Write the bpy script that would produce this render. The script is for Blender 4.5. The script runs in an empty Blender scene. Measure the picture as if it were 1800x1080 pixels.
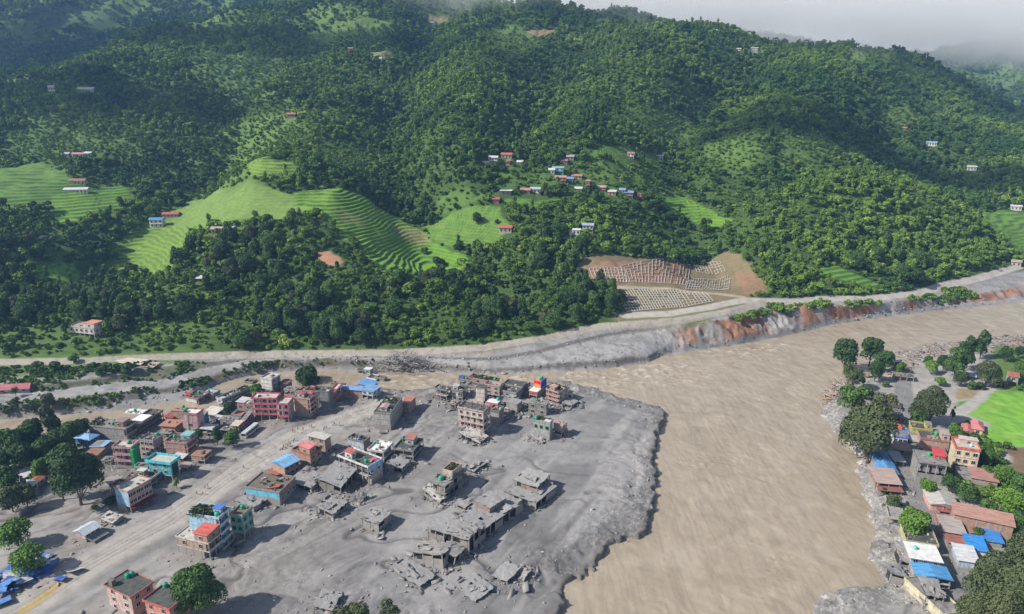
import bpy, bmesh, math, random
import numpy as np
from mathutils import Vector, Matrix
R = math.radians
scene = bpy.context.scene
col = scene.collection

# ---------------------------------------------------------------- camera, light, exposure
CAM_H, PITCH, F = 150.0, R(17.0), 1230.0          # metres above the mud plain, pitch down, focal length in 1800-px units
cam_d = bpy.data.cameras.new('camera'); cam = bpy.data.objects.new('camera', cam_d); col.objects.link(cam)
cam.location = (0, 0, CAM_H); cam.rotation_euler = (R(90) - PITCH, 0, 0)
cam_d.sensor_width = 36; cam_d.lens = 36 * F / 1800; cam_d.clip_start = 1; cam_d.clip_end = 12000
scene.camera = cam
SUN_EL, SUN_AZ = R(40), math.atan2(-0.958, -0.287)   # azimuth clockwise from +Y
sd = bpy.data.lights.new('sun', 'SUN'); sd.energy = 5.0; sd.angle = R(0.5); sd.color = (1, .945, .87)
sun = bpy.data.objects.new('sun', sd); col.objects.link(sun); sun.location = (-300, -100, 500)
sdir = Vector((math.sin(SUN_AZ) * math.cos(SUN_EL), math.cos(SUN_AZ) * math.cos(SUN_EL), math.sin(SUN_EL)))
sun.rotation_euler = (-sdir).to_track_quat('-Z', 'Y').to_euler()
world = bpy.data.worlds.new('World'); scene.world = world; world.use_nodes = True
wt = world.node_tree; wt.nodes.clear()
w_out = wt.nodes.new('ShaderNodeOutputWorld'); w_bg = wt.nodes.new('ShaderNodeBackground')
sky = wt.nodes.new('ShaderNodeTexSky'); sky.sky_type = 'NISHITA'; sky.sun_disc = False
sky.sun_elevation = SUN_EL; sky.sun_rotation = SUN_AZ; sky.air_density = 1.0; sky.dust_density = 1.5
w_bg.inputs['Strength'].default_value = 0.075
w_tc = wt.nodes.new('ShaderNodeTexCoord'); w_no = wt.nodes.new('ShaderNodeTexNoise')
w_no.inputs['Scale'].default_value = 3.2; w_no.inputs['Detail'].default_value = 8; w_no.inputs['Roughness'].default_value = .55
w_mp = wt.nodes.new('ShaderNodeMapping'); w_mp.inputs['Scale'].default_value = (1, 1, 2.2)
w_rp = wt.nodes.new('ShaderNodeValToRGB')
w_rp.color_ramp.elements[0].position = .38; w_rp.color_ramp.elements[0].color = (8.0, 8.6, 9.6, 1)
w_rp.color_ramp.elements[1].position = .66; w_rp.color_ramp.elements[1].color = (14.5, 14.8, 15.2, 1)
w_cv = wt.nodes.new('ShaderNodeValToRGB')                    # how much cloud covers the sky
w_cv.color_ramp.elements[0].position = .56; w_cv.color_ramp.elements[0].color = (0.0, 0.0, 0.0, 1)
w_cv.color_ramp.elements[1].position = .72; w_cv.color_ramp.elements[1].color = (1, 1, 1, 1)
w_n2 = wt.nodes.new('ShaderNodeTexNoise'); w_n2.inputs['Scale'].default_value = 1.6; w_n2.inputs['Detail'].default_value = 5
w_sep = wt.nodes.new('ShaderNodeSeparateXYZ'); w_low = wt.nodes.new('ShaderNodeMapRange')
w_low.inputs['From Min'].default_value = .34; w_low.inputs['From Max'].default_value = .16
w_mx = wt.nodes.new('ShaderNodeMath'); w_mx.operation = 'MAXIMUM'
w_mix = wt.nodes.new('ShaderNodeMix'); w_mix.data_type = 'RGBA'
L = wt.links.new
L(w_tc.outputs['Generated'], w_mp.inputs[0]); L(w_mp.outputs[0], w_no.inputs['Vector']); L(w_tc.outputs['Generated'], w_n2.inputs['Vector'])
L(w_no.outputs[0], w_rp.inputs[0]); L(w_n2.outputs[0], w_cv.inputs[0])
L(w_tc.outputs['Generated'], w_sep.inputs[0]); L(w_sep.outputs[2], w_low.inputs[0])
L(w_cv.outputs[0], w_mx.inputs[0]); L(w_low.outputs[0], w_mx.inputs[1])
L(w_mx.outputs[0], w_mix.inputs[0]); L(sky.outputs[0], w_mix.inputs[6]); L(w_rp.outputs[0], w_mix.inputs[7])
L(w_mix.outputs[2], w_bg.inputs[0]); L(w_bg.outputs[0], w_out.inputs[0])
vs = scene.view_settings; vs.view_transform = 'Standard'; vs.look = 'None'; vs.gamma = 1; vs.use_curve_mapping = False
vs.exposure = 0.42
cy = scene.cycles; cy.use_denoising = True; cy.max_bounces = 5; cy.diffuse_bounces = 2; cy.glossy_bounces = 2
cy.transmission_bounces = 2; cy.volume_bounces = 1; cy.transparent_max_bounces = 6; cy.caustics_reflective = False; cy.caustics_refractive = False

# ---------------------------------------------------------------- measuring: photo pixel -> point in the place
CP, SP = math.cos(PITCH), math.sin(PITCH)
def pxdir(px, py):
    u = (px - 900) / F; v = (py - 540) / F
    return (u, CP - v * SP, -SP - v * CP)
def at(px, py, z=0.0):
    d = pxdir(px, py); t = (z - CAM_H) / d[2]
    return (d[0] * t, d[1] * t, z)
def aty(px, py, Y):
    d = pxdir(px, py); t = Y / d[1]
    return (d[0] * t, Y, CAM_H + d[2] * t)
def proj(x, y, z):
    zz = z - CAM_H; dep = y * CP - zz * SP; up = y * SP + zz * CP
    return 900 + F * x / dep, 540 - F * up / dep

# ---------------------------------------------------------------- value noise (numpy)
class Noise:
    def __init__(s, seed):
        s.t = np.random.RandomState(seed).rand(512, 512).astype(np.float32) * 2 - 1
    def __call__(s, x, y):
        xi = np.floor(x); yi = np.floor(y); fx = x - xi; fy = y - yi
        fx = fx * fx * (3 - 2 * fx); fy = fy * fy * (3 - 2 * fy)
        xi = xi.astype(np.int64) % 512; yi = yi.astype(np.int64) % 512; x1 = (xi + 1) % 512; y1 = (yi + 1) % 512
        t = s.t
        return (t[xi, yi] * (1 - fx) + t[x1, yi] * fx) * (1 - fy) + (t[xi, y1] * (1 - fx) + t[x1, y1] * fx) * fy
N1, N2, N3 = Noise(1), Noise(2), Noise(3)
def fbm(n, x, y, oct=4, gain=.5):
    a, s, k = 1.0, 0.0, 1.0
    for i in range(oct):
        s = s + a * n(x * k + 17.3 * i, y * k + 5.1 * i); a *= gain; k *= 2.03
    return s
def smooth(a, b, x):
    t = np.clip((x - a) / (b - a), 0, 1); return t * t * (3 - 2 * t)

# ---------------------------------------------------------------- the grid of the ground
def axis(segs):
    out = [segs[0][0]]
    for a, b, s0, s1 in segs:
        v = a
        while v < b - 1e-6:
            f = (v - a) / (b - a); v += s0 + (s1 - s0) * f; out.append(min(v, b))
    return np.array(sorted(set(out)))
GX = axis([(-2600, -1300, 90, 14), (-1300, -420, 14, 3), (-420, -170, 2.2, .9), (-170, 170, .75, .75), (170, 420, .9, 2.0), (420, 1400, 2.5, 9), (1400, 3000, 12, 90)])
GY = axis([(-1500, 60, 120, 6), (60, 150, 6, .8), (150, 300, .62, .72), (300, 640, .8, 1.2), (640, 1000, 1.6, 3.6), (1000, 1500, 4.5, 9), (1500, 3600, 14, 60)])
NX, NY = len(GX), len(GY)
X, Y = np.meshgrid(GX, GY)           # [iy, ix]

def sdist(poly, X, Y):
    """signed distance to a polygon, positive inside"""
    P = np.array(poly, dtype=float); n = len(P)
    ins = np.zeros(X.shape, bool); d2 = np.full(X.shape, 1e12)
    for i in range(n):
        x1, y1 = P[i]; x2, y2 = P[(i + 1) % n]
        c = ((y1 > Y) != (y2 > Y)) & (X < (x2 - x1) * (Y - y1) / ((y2 - y1) or 1e-9) + x1); ins ^= c
        dx, dy = x2 - x1, y2 - y1; t = np.clip(((X - x1) * dx + (Y - y1) * dy) / (dx * dx + dy * dy + 1e-12), 0, 1)
        d2 = np.minimum(d2, (X - x1 - t * dx) ** 2 + (Y - y1 - t * dy) ** 2)
    d = np.sqrt(d2); return np.where(ins, d, -d)
def sdbox(poly, pad=30):
    """the same, only worked out near the polygon"""
    P = np.array(poly); x0, y0 = P.min(0) - pad; x1, y1 = P.max(0) + pad
    ix = np.where((GX > x0) & (GX < x1))[0]; iy = np.where((GY > y0) & (GY < y1))[0]
    out = np.full(X.shape, -999.0)
    if len(ix) and len(iy):
        s = np.s_[iy[0]:iy[-1] + 1, ix[0]:ix[-1] + 1]; out[s] = sdist(poly, X[s], Y[s])
    return out
def ldist(line, X, Y):
    P = np.array(line, dtype=float); d2 = np.full(X.shape, 1e12)
    for (x1, y1), (x2, y2) in zip(P[:-1], P[1:]):
        dx, dy = x2 - x1, y2 - y1; t = np.clip(((X - x1) * dx + (Y - y1) * dy) / (dx * dx + dy * dy + 1e-12), 0, 1)
        d2 = np.minimum(d2, (X - x1 - t * dx) ** 2 + (Y - y1 - t * dy) ** 2)
    return np.sqrt(d2)

# curves across the valley and up the hillside, near to far: (photo x, photo y, height) or (photo x, photo y, distance)
WL = -2.2
K0 = [(-300,760),(0,738),(100,731),(200,722),(290,710),(325,702),(380,676),(430,662),(480,655),(560,650),(700,652),(760,656),(860,659),(920,657),(1000,652),(1080,647),(1140,638),(1165,624),(1300,606),(1400,586),(1470,570),(1560,557),(1650,546),(1700,541),(1800,531),(2100,505)]
K0 = [(a, b, WL) for a, b in K0]
K1 = [(-300,745,0),(0,733,0),(60,728,0),(160,716,0),(240,702,0),(275,692,0),(330,686,0),(400,664,0),(440,657,0),(480,653,-.3),(560,648.5,-.5),(660,650,-.5),(760,654,-.5),(850,657,-.8),(920,652,-1),(980,650,-1),(1060,646,-1),(1140,636,-1),(1165,621,-1),(1300,603,0),(1400,583,0),(1470,567,0),(1560,554,0),(1650,543,0),(1700,538,0),(1800,528,-1),(2100,502,-1)]
K2 = [(-300,730,3.4),(0,712,3.4),(100,706,3.4),(200,694,3.2),(255,684,2.4),(275,688,.6),(330,672,1.5),(400,655,1.5),(440,638,3.6),(480,633,3.6),(560,632,3.6),(660,634,3.6),(700,638,3.2),(760,640,3.2),(850,648,.6),(900,647,.7),(970,643,1.7),(1040,636,2.1),(1100,631,2.2),(1140,629,1),(1165,616,.8),(1300,599,1),(1400,580,1),(1470,564,1),(1560,551,1),(1650,540,1),(1700,530,.5),(1800,515,0),(2100,490,0)]
K3 = [(-300,705,4),(0,692,4),(100,684,4),(180,674,3.8),(240,666,3.4),(290,668,2.2),(330,652,2.6),(440,632,3.9),(560,627,3.9),(660,629,3.9),(760,630,4),(860,634,4.4),(940,622,5),(990,610,6),(1050,595,7),(1100,586,8),(1160,580,8.6),(1200,577,9),(1280,563,10.5),(1340,547,11),(1400,546,9),(1500,539,7.5),(1600,531,6),(1660,533,3),(1700,524,2),(1800,505,2),(2100,480,2)]
K4 = [(-300,690,6.6),(0,680,6.6),(100,674,6.6),(180,666,6.4),(240,650,6),(330,640,5),(440,630,4.2),(560,625,4.1),(660,627,4.1),(730,628,4.4),(860,629,5),(940,616,6),(990,603,7),(1050,589,8.5),(1100,581,9.5),(1200,572,10.5),(1280,557,12),(1340,542,12.5),(1400,538,10.5),(1500,533,8.6),(1600,527,7),(1660,520,5),(1700,515,3.6),(1800,500,3),(2100,470,3)]
K5 = [(-300,655,8),(0,640,8),(150,638,8),(250,632,7.5),(330,630,6.5),(450,626,5),(560,621,4.8),(700,622,5.2),(850,621,6),(940,606,8),(990,590,9),(1050,578,11),(1100,572,12),(1200,562,13),(1280,548,14),(1340,528,15),(1400,526,12.5),(1500,525,10),(1600,515,8.6),(1660,505,7.5),(1720,492,6.5),(1800,478,6),(2100,450,6)]
H1 = [(-300,505,425),(0,500,430),(200,500,440),(400,500,445),(600,500,450),(800,500,448),(1000,500,455),(1200,500,475),(1300,480,500),(1400,470,510),(1500,460,530),(1600,450,560),(1700,440,590),(1760,450,605),(1800,455,612),(2100,430,640)]
H2 = [(-300,400,520),(0,400,520),(400,400,535),(600,400,530),(800,400,530),(1000,400,540),(1200,400,560),(1300,375,590),(1400,350,620),(1500,332,640),(1600,340,645),(1700,368,640),(1760,415,640),(1800,420,650),(2100,400,680)]
H2b = [(-300,360,565),(0,360,565),(400,360,575),(600,360,565),(800,360,568),(1000,360,575),(1200,360,600),(1300,362,630),(1400,350,670),(1500,345,690),(1600,352,695),(1700,378,700),(1760,385,700),(1800,380,710),(2100,360,740)]
H3 = [(-300,300,640),(0,300,650),(400,300,640),(600,300,640),(800,300,635),(1000,300,640),(1200,300,680),(1400,290,760),(1600,300,830),(1700,300,850),(1800,300,870),(2100,300,900)]
H4 = [(-300,200,820),(0,200,820),(400,200,790),(600,200,780),(800,200,760),(1000,200,780),(1200,200,830),(1400,200,920),(1600,210,1020),(1800,240,1050),(2100,260,1100)]
H5 = [(-300,168,880),(0,172,880),(100,155,900),(200,120,950),(400,100,1000),(600,100,980),(800,100,960),(1000,100,960),(1200,100,1000),(1400,110,1080),(1600,150,1150),(1700,185,1180),(1800,220,1180),(2100,250,1200)]
H6 = [(-300,160,920),(0,165,930),(100,140,980),(200,100,1030),(300,60,1100),(400,20,1200),(600,-20,1280),(800,-10,1250),(900,2,1200),(1000,10,1180),(1100,18,1180),(1250,45,1200),(1400,68,1220),(1560,82,1260),(1650,112,1280),(1750,165,1280),(1800,205,1280),(2100,250,1300)]
H7 = [(-900,230,1100),(0,200,1150),(200,150,1230),(400,60,1400),(600,30,1500),(800,40,1500),(1000,60,1450),(1250,100,1450),(1400,120,1450),(1560,140,1500),(1650,190,1550),(1800,260,1550),(2100,280,1600)]
H8 = [(-900,-40,1900),(0,-40,1900),(300,-40,2000),(800,10,2400),(1000,60,2400),(1400,90,2600),(1600,108,2600),(1700,80,2600),(1760,70,2600),(1800,58,2600),(2100,40,2700)]
H9 = [(-900,40,2900),(0,40,2900),(800,90,3000),(1800,120,3400),(2100,120,3400)]
curves = []
for k, c in enumerate([K0, K1, K2, K3, K4, K5, H1, H2, H2b, H3, H4, H5, H6, H7, H8, H9]):
    # densify in the photo so that straight runs stay straight, then keep as function of world x
    c = np.array(c, dtype=float); q = np.arange(c[0, 0], c[-1, 0] + 1, 20.0)
    py = np.interp(q, c[:, 0], c[:, 1]); w = np.interp(q, c[:, 0], c[:, 2])
    pts = np.array([at(a, b, z) if k < 6 else aty(a, b, z) for a, b, z in zip(q, py, w)])
    o = np.argsort(pts[:, 0]); pts = pts[o]
    yy = np.interp(GX, pts[:, 0], pts[:, 1]); zz = np.interp(GX, pts[:, 0], pts[:, 2])
    curves.append((yy, zz))
CY = np.array([c[0] for c in curves]); CZ = np.array([c[1] for c in curves])
for k in range(1, len(CY)):
    CY[k] = np.maximum(CY[k], CY[k - 1] + (1.2 if k < 6 else 20))
# smooth each hill curve along x
def gs(a, n):
    k = np.hanning(2 * n + 3)[1:-1]; k /= k.sum(); return np.convolve(np.pad(a, n, mode='edge'), k, 'valid')
for k in range(6, len(CY)):
    CY[k] = gs(CY[k], 30); CZ[k] = gs(CZ[k], 30)
Z = np.zeros(X.shape)
T = np.zeros(X.shape)                # hillness: which band
for i in range(NX):
    Z[:, i] = np.interp(GY, CY[:, i], CZ[:, i])
    T[:, i] = np.interp(GY, CY[:, i], np.arange(len(CY)))
YF = CY[5][None, :]                  # foot of the hill
YW = CY[0][None, :]                  # water's edge of the far bank
up = Y - YF                          # metres behind the hill foot
# round the kinks of the hillside
def blur(A, m, reps):
    for _ in range(reps):
        B = A.copy(); B[1:-1] = (A[:-2] + 2 * A[1:-1] + A[2:]) / 4; B[:, 1:-1] = (B[:, :-2] + 2 * B[:, 1:-1] + B[:, 2:]) / 4
        A = A * (1 - m) + B * m
    return A
Z = blur(Z, smooth(4, 20, up), 60)
# ravines and spurs (lines drawn down the slope: photo points with distance), depth, width
def hl(pts): return [aty(a, b, c)[:2] for a, b, c in pts]
for line, depth, wid in [
    (hl([(760,40,1150),(700,150,870),(705,250,700),(730,340,595),(800,420,515),(900,470,470)]), -26, 42),
    (hl([(560,60,1080),(430,160,860),(400,240,725),(300,320,620),(235,390,530),(170,460,465)]), -24, 45),
    (hl([(1330,90,1060),(1230,200,830),(1180,290,690),(1230,380,590),(1290,450,505)]), -22, 40),
    (hl([(1030,60,1040),(960,180,800),(900,260,690)]), -14, 40),
    (hl([(480,120,940),(470,220,750),(440,310,630),(520,400,530)]), 12, 45),
    (hl([(640,300,640),(620,400,535),(640,500,450)]), 8, 40),
    (hl([(860,90,1000),(830,200,770),(800,290,640)]), 22, 48),
    (hl([(1130,100,1000),(1080,200,790),(1060,280,680)]), 18, 50),
    (hl([(180,180,850),(150,240,730),(120,300,640)]), 12, 60),
    (hl([(1520,110,1120),(1440,220,880),(1350,310,740)]), 22, 55)]:
    Z += depth * np.exp(-(ldist(line, X, Y) / wid) ** 2) * smooth(10, 90, up)
hill = smooth(15, 160, up)
Z += hill * (fbm(N1, X / 170, Y / 210, 4) * 11 + (1 - 2 * np.abs(fbm(N2, X / 120, Y / 260, 3))) * 7)
Z += smooth(5, 60, up) * fbm(N3, X / 26, Y / 26, 3) * 1.6
far = smooth(1400, 1900, Y)
Z += far * (1 - 2 * np.abs(fbm(N2, X / 420, Y / 520, 4))) * 40

# ---- the near land: mud plain left of the river and the right bank (height 0), the river bed
LB = [(-500,900),(-300,790),(0,762),(160,757),(330,727),(400,705),(480,690),(560,684),(640,676),(700,682),(760,680),(860,675),(980,670),(1020,676),(1060,684),(1120,700),(1160,713),(1172,722),(1166,745),(1162,770),(1157,800),(1152,815),(1160,830),(1160,845),(1150,860),(1152,880),(1147,895),(1135,920),(1120,935),(1106,945),(1090,952),(1075,972),(1052,992),(1030,1005),(1010,1020),(1004,1040),(1008,1055),(1000,1075),(985,1110),(960,1300),(-900,1300),(-900,900)]
RB = [(2300,560),(1800,583),(1720,588),(1650,597),(1600,604),(1560,612),(1565,625),(1545,640),(1500,650),(1465,668),(1440,680),(1430,697),(1425,712),(1440,738),(1465,768),(1488,795),(1492,830),(1500,870),(1508,905),(1516,935),(1505,955),(1500,975),(1520,985),(1528,1000),(1500,1008),(1440,1022),(1412,1042),(1395,1080),(1380,1150),(1370,1300),(2700,1300),(2700,560)]
LBw = [at(a, b, 0)[:2] for a, b in LB]; RBw = [at(a, b, -.3)[:2] for a, b in RB]
# ragged edges
near = (Y < YW + 5) & (Y > 90)
wob = fbm(N1, X / 16, Y / 13, 3) * 2.6 + (1 - 2 * np.abs(fbm(N2, X / 6, Y / 5, 4))) * 1.0 + fbm(N2, X / 2.5, Y / 2.5, 2) * .6
dL = np.where(near | (Y <= 90), sdist(LBw, X, Y), -99) + wob
dR = np.where(near | (Y <= 90), sdist(RBw, X, Y), -99) + wob * .8
dF = Y - YW + wob * smooth(-4, 4, Y - YW) * .0
land = np.maximum(np.maximum(dL, dR), dF)
BED = -6.0
# mud relief: flow lobes, ripples, grooves, clods close to the river
wx = X + 9 * fbm(N2, X / 40, Y / 40, 3); wy = Y + 9 * fbm(N3, X / 40, Y / 40, 3)
lob = fbm(N1, wx / 55, wy / 38, 4)
g1 = np.abs(fbm(N2, wx / 34 + 3, wy / 20 + 9, 3)); g2 = np.abs(fbm(N3, wx / 15 + 30, wy / 9 + 1, 3))
g3 = np.abs(fbm(N1, wx / 7 + 11, wy / 4.2 + 5, 3))
groove = smooth(.10, 0, g1) * .65 * smooth(-.5, .1, fbm(N3, X / 50 + 4, Y / 50, 2)) + smooth(.11, 0, g2) * .42 * smooth(-.25, .3, fbm(N1, X / 60, Y / 60, 2)) + smooth(.14, 0, g3) * .26 * smooth(0, .5, fbm(N2, X / 44 + 8, Y / 40, 2))
rough = np.clip(smooth(30, 4, dL) * (.4 + .6 * smooth(-.4, .4, fbm(N3, X / 22, Y / 22, 2))) + smooth(.1, .6, fbm(N1, X / 34 + 5, Y / 30 + 8, 3)) * .55, 0, 1)
rough = rough * smooth(-150, -60, X + .25 * Y - 20) * .8 + .03
clod = (1 - 2 * np.abs(fbm(N2, X / 2.6, Y / 2.3, 3))) * .40 + fbm(N3, X / 7, Y / 7, 3) * .3
zl = .5 * lob + .12 * fbm(N3, X / 11, Y / 11, 2) - groove * 1.15 + rough * clod + .35 * smooth(24, 6, dL) * fbm(N1, X / 12, Y / 10, 3)
EDGE = .9 + .3 * fbm(N3, X / 18, Y / 18, 2)
zl = zl - .9 * smooth(.0, .12, fbm(N1, X / 13 + 60, Y / 11 + 7, 3) - .12) * smooth(13, 9, dL)
zl = np.where(dL > 0, zl * smooth(-1, 2, dL) + BED * smooth(1.6, 0, dL), BED)
# right bank: sloping gravel shore then level ground
shore = smooth(-2, 14, dR)
zr = -4.0 + shore * 4.0 + (.3 * fbm(N3, X / 9, Y / 9, 3) + .35 * fbm(N1, X / 3, Y / 3, 3) * smooth(22, 6, dR)) * smooth(0, 3, dR)
zr = np.where(dR > -12, zr + .9 * smooth(3, 7, dR) , BED)
isfar = smooth(-9, 0, dF)
zn = np.maximum(np.maximum(zl, zr), BED)
Z = np.where(Y < YW, zn * (1 - isfar) + np.maximum(zn, WL) * isfar, Z)
bankrough = smooth(-2, 3, Y - YW) * smooth(12, -2, up)
Z += bankrough * (.25 + .75 * np.clip(1 - np.abs(T - 1.5), 0, 1)) * (fbm(N1, X / 6, Y / 6, 4) * .7 + fbm(N2, X / 18, Y / 18, 2) * .5)
# gullies on the eroded far bank face
face = smooth(1.0, 2, T) * smooth(3.6, 3.0, T) * smooth(at(1120, 600)[0], at(1200, 600)[0], X)
Z += face * ((1 - 2 * np.abs(fbm(N3, X / 8, Y / 9, 4))) * 1.5 + fbm(N1, X / 14, Y / 12, 3) * 1.6)

def zat(x, y):
    x = np.asarray(x, float); y = np.asarray(y, float)
    ix = np.clip(np.searchsorted(GX, x) - 1, 0, NX - 2); iy = np.clip(np.searchsorted(GY, y) - 1, 0, NY - 2)
    fx = np.clip((x - GX[ix]) / (GX[ix + 1] - GX[ix]), 0, 1); fy = np.clip((y - GY[iy]) / (GY[iy + 1] - GY[iy]), 0, 1)
    return (Z[iy, ix] * (1 - fx) + Z[iy, ix + 1] * fx) * (1 - fy) + (Z[iy + 1, ix] * (1 - fx) + Z[iy + 1, ix + 1] * fx) * fy
RT = np.concatenate([np.arange(120, 700, .8), np.arange(700, 3400, 3)])
def hit(px, py):
    """where the ray through a photo pixel meets the ground"""
    d = pxdir(px, py); t = RT / d[1]
    xs = d[0] * t; ys = RT; zs = CAM_H + d[2] * t
    below = zs < zat(xs, ys)
    i = int(np.argmax(below)) if below.any() else len(RT) - 1
    return (xs[i], ys[i], float(zat(xs[i], ys[i])))
def hits(poly): return [hit(a, b)[:2] for a, b in poly]

# ---------------------------------------------------------------- what covers the ground
MUD = (.192, .189, .187)
C = np.zeros(X.shape + (3,)); C[:] = MUD
TERR = np.zeros(X.shape)             # cultivated terraces
GRAV = np.zeros(X.shape)             # loose stones
def paint(mask, c):
    m = np.clip(mask, 0, 1)[..., None]; C[:] = C * (1 - m) + np.array(c) * m
vn = fbm(N1, X / 25, Y / 25, 4)
# browner, drier mud on the left of the plain and along the track, paler crusts
paint(smooth(-20, -120, X - .45 * (Y - 190)) * .55 * (Y < YW), (.33, .30, .265))
paint(smooth(.1, .7, fbm(N1, wx / 30, wy / 13, 4)) * .5 * (Y < YW), (.30, .294, .285))
paint(smooth(.0, .7, fbm(N3, wx / 34, wy / 18, 4)) * .65 * (Y < YW), (.165, .163, .162))
fa = X * .5 + Y * .87; fb = X * .87 - Y * .5; stk = (1 - np.abs(fbm(N2, (fb + 8 * fbm(N1, X / 40, Y / 40, 2)) / 5.5, fa / 42, 4))) ** 5
paint(stk * .8 * (Y < YW) * smooth(-.4, .3, fbm(N3, X / 45, Y / 45, 2)), (.12, .116, .112))
paint(smooth(.1, .7, fbm(N3, fb / 8 + 30, fa / 45, 4)) * .75 * (Y < YW), (.31, .30, .288))
paint(smooth(6, 1.5, dL) * (dL > -2) * .7, (.12, .115, .11))
paint(np.clip(groove * 1.8, 0, 1) * .85 * (Y < YW), (.105, .10, .095))
paint(smooth(.5, 1.0, rough) * .45 * (dL > 0) * (Y < YW), (.17, .165, .16))
paint((dR > -5) * smooth(at(1400, 600)[0] - 30, at(1400, 600)[0] + 30, X + (Y - 300) * -.2) * (dR > -6), (.33, .31, .285))
paint(np.where((Y < YW), smooth(7, -1, np.maximum(dL, dR)), 0) * .5, (.19, .17, .15))
# far bank
bank = smooth(-3, 0, Y - YW) * smooth(14, 4, up)
paint(bank, (.285, .28, .272))
paint(bank * smooth(-.2, .5, vn) * .6, (.24, .23, .22))
bench = smooth(1.9, 2.1, T) * smooth(3.1, 2.9, T)
paint(bank * bench * .7, (.31, .305, .295))
paint(bank * smooth(.1, .6, fbm(N3, X / 16, Y / 6, 4)) * .6, (.20, .19, .18))
scp = smooth(.9, 1.1, T) * smooth(2.1, 1.9, T) + smooth(2.9, 3.1, T) * smooth(4.1, 3.9, T)
paint(bank * np.clip(scp, 0, 1) * smooth(at(1180, 600)[0], at(1120, 600)[0], X) * .85, (.125, .115, .10))
low = bank * smooth(at(1180, 600)[0], at(1120, 600)[0], X); ZB = smooth(.03, 0, np.abs(fbm(N2, X / 26, Y / 9, 3)) - .02) * low; Z -= ZB * .5; paint(ZB * .6, (.16, .15, .14))
scarpgreen = smooth(0.9, 1.1, T) * smooth(2.3, 1.9, T) * smooth(at(720, 640)[0], at(660, 640)[0], X)
paint(scarpgreen * smooth(-.6, .2, fbm(N2, X / 8, Y / 8, 3)) * .9, (.135, .125, .075))
paint(smooth(2.9, 3.1, T) * smooth(4.1, 3.9, T) * smooth(at(420, 640)[0], at(360, 640)[0], X) * .8, (.12, .13, .07))
redm = face * smooth(-.15, .2, fbm(N1, X / 26 + 3, Y / 16, 4) + .14)
paint(redm * smooth(at(1150, 600)[0], at(1230, 600)[0], X), (.27, .145, .09))
paint(face * smooth(-.1, .4, fbm(N3, X / 4, Y / 7, 3)) * .6 * smooth(at(1150, 600)[0], at(1230, 600)[0], X), (.19, .115, .08))
paint(face * smooth(.1, .5, fbm(N2, X / 9, Y / 8, 4)) * .7, (.25, .235, .22))
lowred = smooth(4.3, 4.8, T) * smooth(6, -2, up) * smooth(at(380, 640)[0], at(450, 640)[0], X) * smooth(at(1000, 600)[0], at(900, 600)[0], X)
paint(lowred * smooth(-.1, .5, vn) * .6, (.27, .19, .14))
# hillside soil and undergrowth
gh = smooth(-1, 5, up)
paint(gh, (.048, .088, .020))
paint(gh * smooth(-.3, .5, fbm(N2, X / 40, Y / 40, 4)) * .5, (.065, .115, .026))
paint(smooth(4.15, 4.6, T) * smooth(at(1080, 600)[0], at(980, 600)[0], X) * .85 * smooth(at(420, 630)[0], at(330, 630)[0], X), (.10, .165, .035))
EX = []                              # places without forest: (polygon, margin)
def field(px, c, terr=1.0, blend=3.0, keep=True, amt=1.0):
    P = hits(px); sd_ = sdbox(P) + fbm(N3, X / 12, Y / 12, 2) * 2.0; m = smooth(-blend / 2, blend / 2, sd_)
    paint(m * amt, c); TERR[:] = TERR * (1 - m) + m * terr
    if keep: EX.append((P, terr))
PAD, PAD2, SCR = (.145, .29, .028), (.17, .275, .042), (.10, .175, .035)
F_MAIN = [(515,340),(560,335),(640,345),(690,380),(740,408),(800,445),(835,466),(800,482),(740,489),(690,487),(660,472),(640,440),(600,425),(590,395),(545,372),(520,362)]
field([(-100,290),(60,288),(110,300),(130,318),(222,328),(236,360),(200,372),(150,385),(100,397),(88,372),(-100,378)], (.095, .19, .032))
field([(90,345),(222,332),(234,362),(200,372),(150,385),(100,397)], PAD)
field([(205,430),(240,402),(285,385),(330,385),(392,402),(330,408),(325,432),(310,467),(270,487),(200,482)], PAD2)
field([(275,382),(340,350),(400,335),(480,335),(520,345),(545,372),(500,385),(440,385),(410,392),(370,404),(330,400)], (.15, .235, .055), .35)
field([(60,470),(130,465),(147,495),(105,502),(60,487)], PAD)
field(F_MAIN, PAD)
field([(690,395),(730,402),(760,425),(745,430),(700,415)], (.24, .23, .10), .8)
field([(590,372),(640,385),(650,400),(610,395)], (.22, .25, .08), .8)
field([(745,402),(800,372),(880,365),(897,400),(872,432),(800,438),(760,424)], (.12, .225, .04))
field([(1150,345),(1200,345),(1250,370),(1292,386),(1262,402),(1230,397),(1190,372)], PAD)
field([(880,350),(960,353),(1090,355),(1080,370),(960,368),(890,362)], (.10, .22, .03))
field([(995,415),(1040,402),(1050,408),(1010,424),(990,424)], PAD2, .3)
field([(1690,372),(1760,370),(1900,372),(1900,470),(1782,442),(1740,405)], (.12, .24, .035))
field([(1435,470),(1470,468),(1565,507),(1545,516),(1450,492)], (.12, .25, .035))
field([(395,345),(400,300),(420,230),(440,185),(480,170),(525,195),(545,235),(500,262),(470,290),(450,330)], SCR, .5, 12, False, .8)
field([(430,290),(480,282),(530,290),(520,310),(440,320)], PAD2, 1, 3)
field([(1040,268),(1130,270),(1185,284),(1100,290),(1035,282)], (.09, .18, .03))
field([(1235,255),(1330,250),(1360,285),(1290,305),(1240,285)], SCR, .6, 14, False, .8)
field([(910,55),(975,52),(978,66),(925,68)], (.27, .17, .11), .6, 2)
field([(755,28),(790,30),(786,41),(752,39)], (.24, .17, .11), .6, 2)
field([(640,92),(690,95),(700,108),(650,112)], (.20, .20, .10), .6, 3)
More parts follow.
